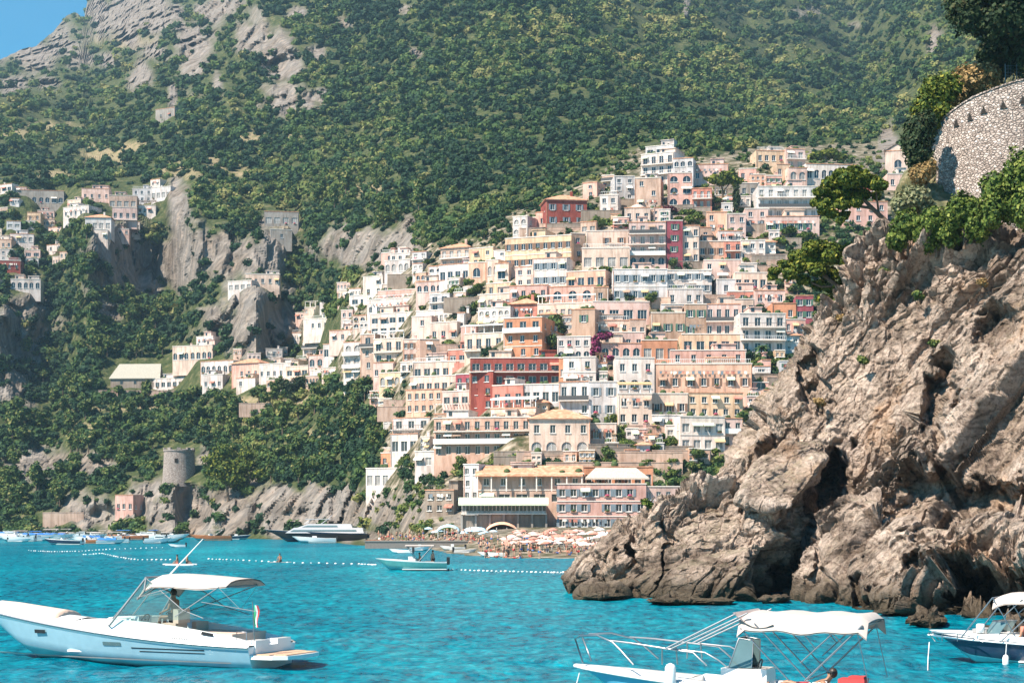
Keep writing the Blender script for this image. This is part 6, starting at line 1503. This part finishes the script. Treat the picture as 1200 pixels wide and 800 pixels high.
for s_ in (1, -1):
    def q3(u, v, c): p = C3.q(u, v, -abs(c)); return (p.x, c, p.z)
    rl.tube([q3(1096,751,-.25*s_), q3(1088,741,-.2*s_), q3(1104,741.5,-.5*s_), q3(1122,742,-.75*s_), q3(1140,746,-.9*s_), q3(1152,752,-.98*s_)], .018, 6)
    for (u, c) in ((1104, .5), (1122, .78)): rl.tube([q3(u,741.5,-c*s_), q3(u,751,-c*s_)], .014, 6)
rl.build('bow_rail', M_STEEL, rt)
cf = MB(); rows = []; pa = C3.q(1163,697,sd3); pb = C3.q(1250,700,sd3); zt = C3.q(1180,693,0).z
for s_ in (1, -1):
    def qz(u, v): p = C3.q(u, v, sd3); return (p.x, sd3*s_, p.z)
    cf.tube([qz(1126,747), qz(1163,700)], .022, 7); cf.tube([qz(1163,700), qz(1190,745)], .018, 7); cf.tube([qz(1176,722), qz(1198,702)], .016, 7); cf.tube([qz(1172,752), qz(1212,715)], .02, 7)
cf.tube([(C3.q(1163,700,sd3).x, -1, C3.q(1163,700,sd3).z), (C3.q(1163,700,sd3).x, 1, C3.q(1163,700,sd3).z)], .02, 6)
cf.build('canopy_frame', M_STEEL, rt)
ca = MB(); low = []
for i in range(13):
    t = i/12; x = pa.x+(pb.x-pa.x)*t; r_ = [(x, s_*1.05, zt-.06*s_*s_-.26*max(0, abs(s_)-.8)/.2-.18*(1-min(1, t*4))**2) for s_ in [-1+j/5 for j in range(11)]]
    rows.append(r_); low.append([(p[0], p[1], p[2]-.03) for p in r_])
ca.grid(rows, 0); ca.grid(low, 0, flip=True); ca.build('canopy', M_CANV, rt)
p_ = C3.q(1172,752,-.6); w_ = MB(); arc = [(p_.x-.5+.6*(abs(a)/90)**2, .72*math.sin(math.radians(a)), 0) for a in range(-90, 91, 15)]; zz = C3.sheer(.4)+.1
w_.grid([[(x-.1, y, zz) for x, y, _ in arc], [(x+.15, y*.92, zz+.38) for x, y, _ in arc]], 0); w_.build('windscreen', M_SHIELD, rt)
MB().tube([(x+.15, y*.92, zz+.38) for x, y, _ in arc], .018, 6).tube([(x-.1, y, zz) for x, y, _ in arc], .015, 6).build('windscreen_frame', M_STEEL, rt)
MB().bx(p_.x-.35, p_.x+.7, -.7, .7, C3.sheer(.4)-.3, C3.sheer(.4)+.09).build('console', M_GEL, rt)
a_ = C3.q(1149,748,-.5); MB().lathe([(.02, 0), (.13, .01), (.14, .26), (.10, .30), (.02, .30)], (a_.x, -.5, C3.sheer(.3)+.07), 14).build('bucket', M_GEL, rt)
MB().bx(p_.x-.9, p_.x-.45, -.5, .5, C3.sheer(.3)+.08, C3.sheer(.3)+.2).build('cushion', M_GREYC, rt)
fender(C3, 1180, 766, 783, .10)
hp = C3.q(1199,742,-.4); pm_, J = person_mesh('sit', M_SKIN2, True)
pr = empty('person', C3.M @ Vector((hp.x+.05, -.45, C3.sheer(.6)-.25)), C3.root.rotation_euler[2], 'person in a coral top and green shorts in the navy hulled boat', 'person'); link('body', pm_, pr); face_parts(J, pr); shirt(J, M_CORAL, pr); shorts(J, M_GREENC, pr)
o = MB().tube([at(1089, 752, 55.3), at(1087.5, 772, 55.0), at(1087, 796, 50.8)], .015, 5).build('anchor_line', M_GEL); tag(o, 'thin white anchor line dropping from the bow of the navy hulled boat', 'rope')
o = MB().tube([at(679, 788, 42.2), at(668, 830, 38.5)], .015, 5).build('anchor_line', M_GEL); tag(o, 'white anchor line at the bow of the white open boat', 'rope')

# --- small craft in the distance
def small_boat(kind, u, v, px, label, cat='boat', group=None, flip=False, yaw=0, side_m=None, name=None):
    v = max(v, float(np.interp(u, [0, 200, 300, 400, 430, 500, 546, 600], [628.6, 629.5, 630.8, 632.9, 634, 640.3, 646, 654.5]))+R.uniform(.8, 1.6)); Y = ground_Y(v); k = Y/F; L = px*k; B = L*.32; d = {'gozzo': (.11, .09), 'open': (.12, .09), 'dinghy': (.09, .08), 'cabin': (.15, .11), 'covered': (.12, .09)}[kind]
    zb, zs = L*d[0]+.35, L*d[1]+.2; b0 = (Vector(gxy(u, Y))-Vector((L/2, 0, 0))); b1 = b0+Vector((L, 0, 0))
    if flip: b0, b1 = b1, b0
    sm = side_m or {'gozzo': M_ORNG, 'open': M_GEL, 'dinghy': M_GEL, 'cabin': M_GEL, 'covered': M_GEL}[kind]
    c = Craft(name or {'gozzo': 'wooden_boat', 'dinghy': 'rubber_dinghy'}.get(kind, 'motor_boat'), b0, b1, L, B, zb, zs, label, cat, [M_GEL if kind != 'gozzo' else M_ORNG, M_WATERREFL, sm], group=group, rake=L*.1, stripe=side_m is not None, n=14, draft=.15)
    c.root.rotation_euler[2] += math.radians(yaw)
    rt = c.root; MB().grid(deck_rows(L, c.sheer, c.half, .01, .38, .05, .02, 6), 0).bx(.38*L, L-.02, -B*.4, B*.4, .1, .16).build('deck', M_TEAK if kind == 'gozzo' else M_GEL, rt)
    g = random.Random(int(u*7+v))
    if kind in ('open', 'gozzo'):
        MB().bx(L*.46, L*.56, -.35, .35, .15, zs+.5).build('console', M_GEL, rt); MB().bx(L*.70, L*.82, -B*.35, B*.35, .15, zs+.05).build('bench', M_CUSH, rt)
    if kind == 'open' and g.random() < .6 or kind == 'gozzo' and g.random() < .4:
        z = zs+1.6; ca = MB(); ca.grid([[(L*.42+L*.4*i/4, B*.42*s_, z-.1*s_*s_) for s_ in (-1, -.5, 0, .5, 1)] for i in range(5)], 0); ca.grid([[(L*.42+L*.4*i/4, B*.42*s_, z-.06-.1*s_*s_) for s_ in (-1, -.5, 0, .5, 1)] for i in range(5)], 0, flip=True); ca.build('canopy', M_CANV if g.random() < .7 else M_BLUEC, rt)
        f = MB()
        for s_ in (-1, 1): f.tube([(L*.44, B*.42*s_, z-.1), (L*.60, B*.42*s_, zs)], .03, 5).tube([(L*.80, B*.42*s_, z-.1), (L*.60, B*.42*s_, zs)], .03, 5)
        f.build('canopy_frame', M_STEEL, rt)
    if kind == 'cabin':
        MB().box((L*.46, 0, zs+.35), (L*.34, B*.62, .75)).box((L*.52, 0, zs+.9), (L*.22, B*.55, .12)).build('cabin', M_GEL, rt); MB().box((L*.44, 0, zs+.50), (L*.30, B*.625, .25)).build('window', M_SHIELD, rt)
    if kind == 'covered': MB().grid([[(L*(.35+.6*i/5), B*.48*s_, zs+.08+(.55-.2*(i % 2))*(1-s_*s_)) for s_ in (-1, -.5, 0, .5, 1)] for i in range(6)], 0).build('boat_cover', M_BLUEC, rt)
    if kind != 'covered': MB().box((L+.1, 0, zs+.1), (.3, .35, .7)).box((L+.15, 0, -.05), (.12, .15, .5)).build('outboard', M_BLACK, rt)
    return c
BG = [('open',20,634,44,'white boat with low sides at the extreme left of the moored boats',0),('cabin',8,626,30,'small cabin boat cut by the left edge of the view',1),('covered',102,634,34,'moored boat under a bright blue cover left of the dark overhanging rock',0),
 ('open',75,638,48,'long white boat with a dark side, nearest of the boats moored at the far left',0),('open',52,630,36,'white boat behind the long dark sided boat',1),('gozzo',35,626,34,'orange wooden boat among the boats moored at the far left',0),('open',70,624,40,'white boat moored before the old boathouse wall',0),
 ('cabin',95,626,30,'cabin boat right of the old boathouse wall',0),('open',128,635,36,'pale pink open boat right of the blue covered boat',0),('open',150,632,38,'white boat with a canopy in the middle of the left moorings',1),('gozzo',140,624,30,'wooden boat close under the rocks at the left moorings',0),
 ('open',180,631,44,'large open boat with a dark hull under the overhanging rock',0),('cabin',168,624,28,'little cabin boat behind the dark hulled open boat',1),('open',118,624,24,'small white boat between the cabin boats',0),('dinghy',207,641,20,'tiny white craft drifting off the dark overhanging rock',0),
 ('gozzo',246,633,50,'orange and white wooden boat moored alone right of the dark rock',0),('open',277,630,36,'dark boat just right of the orange and white wooden boat',1),
 ('open',368,636,52,'white speedboat lying in front of the big black yacht',0),('dinghy',470,648,28,'small white dinghy before the restaurant rocks',0),('open',492,645,26,'grey open boat right of the small white dinghy',1),('open',506,636,34,'long low white boat at the left end of the beach',0),
 ('dinghy',546,648,28,'white rowing boat beached nearest the bathers',1),('dinghy',577,652,36,'long narrow white boat right of the rowing boat',0),('gozzo',445,633,32,'wooden boat near the stern of the big black yacht',1),('open',530,634,30,'white boat tied under the beach restaurant canopies',0),('gozzo',15,620,24,'small wooden boat farthest back at the left moorings',1)]
for _i in range(28): BG.append((R.choice(['open','open','cabin','covered','dinghy','gozzo']), R.uniform(-15, 205), R.uniform(629, 637), R.uniform(26, 46), 'small pleasure boat among the crowded moorings at the far left', _i % 2))
for i, (kd, u, v, px, lab, fl_) in enumerate(BG):
    small_boat(kd, u, v, px, lab, group='small boats moored along the shore', flip=bool(fl_), yaw=R.uniform(-12, 12), side_m=M_NAVY if i in (3, 11, 16) else (M_CORAL if i == 8 else None))
o_ = small_boat('open', 482, 668, 84, 'white open boat with a green side and two people, anchored alone in mid bay', name='motor_boat', side_m=plain('sea_green_side', (.08, .30, .30), .3)); o_.root['group'] = 'small boats moored along the shore'
# people in it
PEO = {}
for pose in ('stand', 'sit', 'lie'):
    m_, J_ = person_mesh(pose, M_SKIN if pose != 'sit' else M_SKIN2); PEO[pose] = (m_, J_)
PT = {}
def tiny_person(pose, loc, rz, label, group=None, cloth=None):
    key = (pose, cloth)
    if key not in PT:
        rt_ = empty('person', (0, 0, 0)); link('body', PEO[pose][0], rt_); J_ = PEO[pose][1]
        h = Vector(J_['hed']).lerp(Vector(J_['top']), .6); MB().sphere(h+Vector((.02, 0, .02)), .105, 0, 8, 5).build('hair', M_HAIR, rt_)
        shorts(J_, {'r': M_RED, 'b': M_BLUEC, 'k': M_BLACK, 'c': M_CORAL}[cloth or 'b'], rt_, 'swimwear'); PT[key] = rt_; o = rt_
    else: o = copy_tree(PT[key])
    o.location = loc; o.rotation_euler = (0, 0, rz); return tag(o, label, 'person', group)
tiny_person('sit', o_.M @ Vector((o_.L*.62, 0, .75)), .2, 'person sitting in the middle of the white open boat anchored in mid bay', cloth='k')
tiny_person('stand', o_.M @ Vector((o_.L*.80, 0, .15)), 2.6, 'dark clad person standing at the stern of the white open boat anchored in mid bay', cloth='k')
# pedal craft with two people and bather on a board
Yk = ground_Y(662); kb_ = MB().box((0, 0, .08), (3.0, .7, .18)).box((-1.55, 0, .12), (.5, .4, .12)).box((1.55, 0, .12), (.5, .4, .12)).build('kayak', M_GEL); kb_.location = gxy(211, Yk); tag(kb_, 'small white kayak just above the canopy of the long white cruiser', 'kayak')
tiny_person('sit', Vector(gxy(208, Yk))+Vector((0, 0, .18)), 0, 'person sitting in the small white kayak', cloth='c'); tiny_person('sit', Vector(gxy(219, Yk))+Vector((0, 0, .18)), 3.1, 'second person sitting at the rear end of the white kayak', cloth='k')
Ys = ground_Y(659); bd = MB().box((0, 0, .05), (2.4, .7, .1)).build('paddle_board', M_GREYC); bd.location = gxy(329, Ys); tag(bd, 'dark paddle board on the water in front of the black yacht', 'paddle board')
tiny_person('sit', Vector(gxy(328, Ys))+Vector((0, 0, .12)), 1.2, 'person crouching on the dark paddle board before the yacht', cloth='k')
# --- the big yacht
Yy = ground_Y(634.5); ky = Yy/F; Ly = 122*ky
Cy = Craft('yacht', gxy(309, Yy), gxy(431, Yy), Ly, 6.2, 2.9, 2.0, 'large black and silver motor yacht moored under the pale shore rocks', 'yacht', [M_NAVY, M_NAVY, M_BLACK], rake=3.2, stripe=True, draft=.5)
rt = Cy.root; silver = plain('silver_paint', (.50, .49, .50), .3, var=.04)
MB().grid(deck_rows(Ly, Cy.sheer, Cy.half, .01, 1, .05, .02, 20), 0).build('deck', M_GEL, rt)
def tier(x0, x1, z0, z1, w_, rake_, m, name):
    b = MB(); A = [(x0, -w_), (x1, -w_), (x1, w_), (x0, w_)]; Bt = [(x0+rake_, -w_*.9), (x1-rake_*.15, -w_*.9), (x1-rake_*.15, w_*.9), (x0+rake_, w_*.9)]
    for i in range(4): j = (i+1) % 4; b.poly([(*A[i], z0), (*A[j], z0), (*Bt[j], z1), (*Bt[i], z1)])
    b.poly([(*p, z1) for p in Bt]); return b.build(name, m, rt)
tier(Ly*.22, Ly*.97, 2.05, 3.3, 2.5, 2.0, silver, 'superstructure'); tier(Ly*.27, Ly*.90, 2.5, 2.95, 2.53, 1.0, M_SHIELD, 'window')
tier(Ly*.33, Ly*.86, 3.305, 4.2, 2.1, 2.6, silver, 'upper_deck'); tier(Ly*.38, Ly*.72, 3.5, 3.95, 2.14, 1.6, M_SHIELD, 'window')
b = MB()
for s_ in (-1, 1): b.tube([(Ly*.40, s_*1.8, 4.2), (Ly*.46, s_*1.8, 5.2)], .09, 6).tube([(Ly*.56, s_*1.8, 4.2), (Ly*.62, s_*1.8, 5.2)], .09, 6)
b.box((Ly*.53, 0, 5.3), (Ly*.24, 3.9, .14)).build('hardtop', silver, rt)
MB().tube([(Ly*.62, 0, 5.3), (Ly*.66, 0, 6.3)], .07, 6).box((Ly*.64, 0, 5.9), (.2, 1.4, .12)).build('radar_arch', silver, rt)
railing(rt, Ly*.9, Ly*.99, -2.2, 2.05, M_STEEL)
# --- floating buoy lines
M_BUOY = plain('white_float', (.85, .84, .80), .5)
def buoys(pts, n, label):
    P_ = []
    for i in range(n):
        t = i/(n-1)*(len(pts)-1); a = min(len(pts)-2, int(t)); f = t-a; u = pts[a][0]*(1-f)+pts[a+1][0]*f; v = pts[a][1]*(1-f)+pts[a+1][1]*f
        P_.append(Vector(gxy(u+R.uniform(-.5, .5), ground_Y(v+R.uniform(-.15, .15)))))
    rt = empty('buoy_line', P_[0], 0, label, 'buoy line', 'floating buoy lines off the beach')
    MB().tube([p-P_[0]+Vector((0, 0, -.04)) for p in P_], .012, 4).build('rope', M_BUOY, rt)
    me = MB().sphere((0, 0, 0), .085, 0, 8, 5, (1.3, 1, .8)).mesh('float', M_BUOY)
    for p in P_: o = link('float', me, rt, p-P_[0]+Vector((0, 0, .06))); o.scale = (R.uniform(.7, 1.4),)*3
buoys([(34,645),(60,646.5),(90,646),(130,643.5),(190,641.5)], 40, 'long wavering line of white floats at the far left, nearest the moored boats')
buoys([(98,650),(120,648.5),(137,652.5),(160,656),(200,656)], 30, 'shorter curved line of white floats left of the small kayak')
buoys([(245,655),(280,656.5),(340,659.5),(420,661),(440,662)], 34, 'line of white floats passing the crouching person on the board')
buoys([(520,667),(560,669),(600,670),(640,671),(668,671)], 32, 'line of white floats in front of the beach')

# ================================================================== the beach
def umb(kind):
    rt_ = empty('beach_umbrella', (0, 0, 0)); m_ = {'o': plain('faded_orange_canvas', (.52, .22, .16), .85), 'p': plain('faded_pink_canvas', (.62, .38, .33), .85), 'w': M_AWN, 'b': plain('pale_blue_canvas', (.45, .62, .70), .85)}[kind]
    rows = [[(r*math.cos(a*math.pi/4), r*math.sin(a*math.pi/4), z) for a in range(8)] for r, z in ((.02, 2.45), (.6, 2.30), (1.25, 1.98), (1.27, 1.84))]
    MB().grid(rows, 0, False, True).build('canopy', m_, rt_); MB().tube([(0, 0, -.3), (0, 0, 2.5)], .03, 6).build('pole', M_GEL, rt_); return rt_
UM = {k: umb(k) for k in 'opwb'}; uu = set()
def beach_at(u, v): Y = land_Y(u, v); return at(u, v, Y)
lab = {'o': 'orange beach umbrella in the packed rows on the beach', 'p': 'faded pink beach umbrella in the packed rows on the beach', 'w': 'cream beach umbrella in the packed rows on the beach', 'b': 'pale blue beach umbrella in the packed rows on the beach'}
for i in range(150):
    k = R.choice('oopppwb'.replace('b','p')) if i < 138 else 'b'; u = R.uniform(590, 760) if i < 138 else R.uniform(500, 580); v = R.uniform(630, 648) if i < 138 else R.uniform(627, 632)
    o = UM[k] if k not in uu else copy_tree(UM[k]); uu.add(k); o.location = beach_at(u, v); o.rotation_euler = (R.uniform(-.06, .06), R.uniform(-.06, .06), R.uniform(0, .7)); s_ = R.uniform(.5, .74); o.scale = (s_,)*3
    tag(o, lab[k], 'umbrella', {'o': 'orange beach umbrellas', 'p': 'faded pink beach umbrellas', 'w': 'cream beach umbrellas', 'b': 'pale blue beach umbrellas'}[k])
for i in range(190):
    pose = R.choice(['stand', 'stand', 'sit', 'lie']); u = R.uniform(440, 720); v = R.uniform(634, 655) if u > 560 else R.uniform(628, 637)
    p = beach_at(u, v); p.z = max(p.z, .02)
    tiny_person(pose, p, R.uniform(0, 6.28), {'stand': 'bather in swimwear standing in the crowd on the beach', 'sit': 'bather in swimwear sitting in the crowd on the beach', 'lie': 'bather in swimwear lying in the crowd on the beach'}[pose], {'stand': 'standing bathers on the beach', 'sit': 'sitting bathers on the beach', 'lie': 'lying bathers on the beach'}[pose], R.choice('rbkc'))
def marquee(u0, u1, v0, v1, m, label, Y=322):
    W_ = (u1-u0)*Y/F; h = (v1-v0)*Y/F; o = at((u0+u1)/2, v1, Y); rt_ = empty('marquee', o, 0, label, 'marquee'); 
    b = MB(); n = 12
    b.grid([[(-W_/2+W_*i/n, y, h*(.55+.45*math.sin(math.pi*i/n)**.7)-(.5 if y in (0, 5) else 0)) for y in (0, 1.2, 2.5, 3.8, 5)] for i in range(n+1)], 0).build('canopy', m, rt_)
    p = MB()
    for x in (-W_/2+.2, -W_/6, W_/6, W_/2-.2):
        for y in (.1, 4.9): p.tube([(x, y, -1), (x, y, h*.6)], .06, 6)
    p.build('posts', M_RAILW, rt_)
marquee(512,538,614,627,plain('pale_blue_canvas',(.45,.62,.70)),'pale blue and white marquee at the left end of the beach')
marquee(540,572,617,629,plain('blue_grey_canvas',(.50,.62,.68),.85),'low blue grey canopy under the glass front of the beach restaurant')
marquee(570,606,611,628,plain('striped_orange_canvas',(.80,.42,.28),.85,var=.3,nscale=1.5),'orange striped canopy on the beach')
marquee(615,640,622,631,M_AWN,'small white pointed canopy on the beach')
Yj = 296; o = MB().bx(-19, 10, 0, 5, -3, .75).bx(-19.1, 10.1, -.1, 5.1, .753, .95).build('jetty', [plain('dark_jetty_concrete', (.20, .18, .16), .9)]); o.location = at(556, 634, Yj); o.location.z = .4; tag(o, 'low dark landing stage under the beach canopies', 'jetty')
# restaurant glass front, awning and thatched roof
Yr = 326; k_ = Yr/F
def front_piece(name, x0, x1, v0, v1, mfun, label, cat, Y=Yr): 
    rt_ = empty(name, at((x0+x1)/2, v1, Y), 0, label, cat); mfun(rt_, (x1-x0)*Y/F, (v1-v0)*Y/F); return rt_
def glassf(rt_, W_, h):
    MB().bx(-W_/2, W_/2, .25, 2.2, -.1, h).build('wall', M_W['cool'], rt_); n = 22
    for i in range(n):
        x = -W_/2+W_*(i+.5)/n; MB().bx(x-W_/n*.36, x+W_/n*.36, .20, .245, h*.25, h*.85).build('window', M_GLASS, rt_)
    MB().bx(-W_/2-.1, W_/2+.1, -.3, .249, -.25, 0).build('sill', M_COPE, rt_); MB().bx(-W_/2, W_/2, .3, 2.2, -9, -.35).build('base', M_W['stone'], rt_)
    for i in range(7): MB().bx(-W_/2+W_*i/6-.2, -W_/2+W_*i/6+.2, -.2, .28, -7, -.26).build('pillar', M_W['grey'], rt_)
front_piece('beach_restaurant', 541, 640, 590, 601, glassf, 'beach restaurant with a long band of small windows under a pale green awning', 'restaurant', 325.5)
rt_ = empty('awning', at(590, 590, 325.2), 0, 'long pale green awning above the window band of the beach restaurant', 'awning'); W_ = 104*329/F
MB().poly([(-W_/2, -1.6, 0), (W_/2, -1.6, 0), (W_/2, .5, 1.2), (-W_/2, .5, 1.2)]).poly([(-W_/2, -1.6, -.35), (W_/2, -1.6, -.35), (W_/2, -1.6, 0), (-W_/2, -1.6, 0)]).build('canvas', M_AWG, rt_)
b = MB()
for i in range(9): b.tube([(-W_/2+W_*i/8, -1.55, -.05), (-W_/2+W_*i/8, .5, -.1)], .03, 5)
b.build('awning_frame', M_RAILW, rt_)
rt_ = empty('tiled_roof_canopy', at(620, 557, 327.5), math.radians(-2), 'long terracotta tiled roof over the beach front restaurant loggia', 'roof'); W_ = 124*333/F
MB().poly([(-W_/2, -.8, 0), (W_/2, -.8, 0), (W_/2, 4.6, 2.1), (-W_/2, 4.6, 2.1)]).poly([(-W_/2, -.8, -.2), (W_/2, -.8, -.2), (W_/2, -.8, 0), (-W_/2, -.8, 0)]).poly([(-W_/2, -.8, -.2), (-W_/2, 4.6, 1.9), (W_/2, 4.6, 1.9), (W_/2, -.8, -.2)]).build('tiles', M_TILE, rt_)
b = MB()
for i in range(8): b.bx(-W_/2+.2+(W_-.4)*i/7-.12, -W_/2+.2+(W_-.4)*i/7+.12, -.6, -.35, -3.0, -.05)
b.build('posts', M_COPE, rt_)
rt_ = empty('thatched_canopy', at(723, 560, 327), 0, 'grey thatched terrace roof behind the waterfront hotel', 'thatched roof'); W_ = 74*332/F
MB().poly([(-W_/2, -1, 0), (W_/2, -1, 0), (W_/2-2.2, 3.5, 2.1), (-W_/2+2.2, 3.5, 2.1)]).poly([(-W_/2, -1, -.3), (W_/2, -1, -.3), (W_/2, -1, 0), (-W_/2, -1, 0)]).poly([(W_/2, -1, 0), (W_/2, 7, 0), (W_/2-2.2, 3.5, 2.1)]).poly([(-W_/2, 7, 0), (-W_/2, -1, 0), (-W_/2+2.2, 3.5, 2.1)]).build('thatch', M_THATCH, rt_)
b = MB()
for i in range(7): b.bx(-W_/2+.2+(W_-.4)*i/6-.1, -W_/2+.2+(W_-.4)*i/6+.1, -.8, -.6, -2.4, -.31)
b.build('posts', M_FRB, rt_)
# parasols of the terrace restaurant in the town
pw = None
for i in range(9):
    u = 634+i*7.4; Y = land_Y(u, 366)-2.5
    if pw is None: pw = copy_tree(UM['w']); o = pw
    else: o = copy_tree(pw)
    o.location = at(u, 359, Y)-Vector((0, 0, 2.2)); o.rotation_euler = (0, 0, 0); o.scale = (.95, .95, 1); tag(o, 'white parasol in the row on the terrace restaurant above the middle of the town', 'umbrella', 'white parasols of the terrace restaurant')
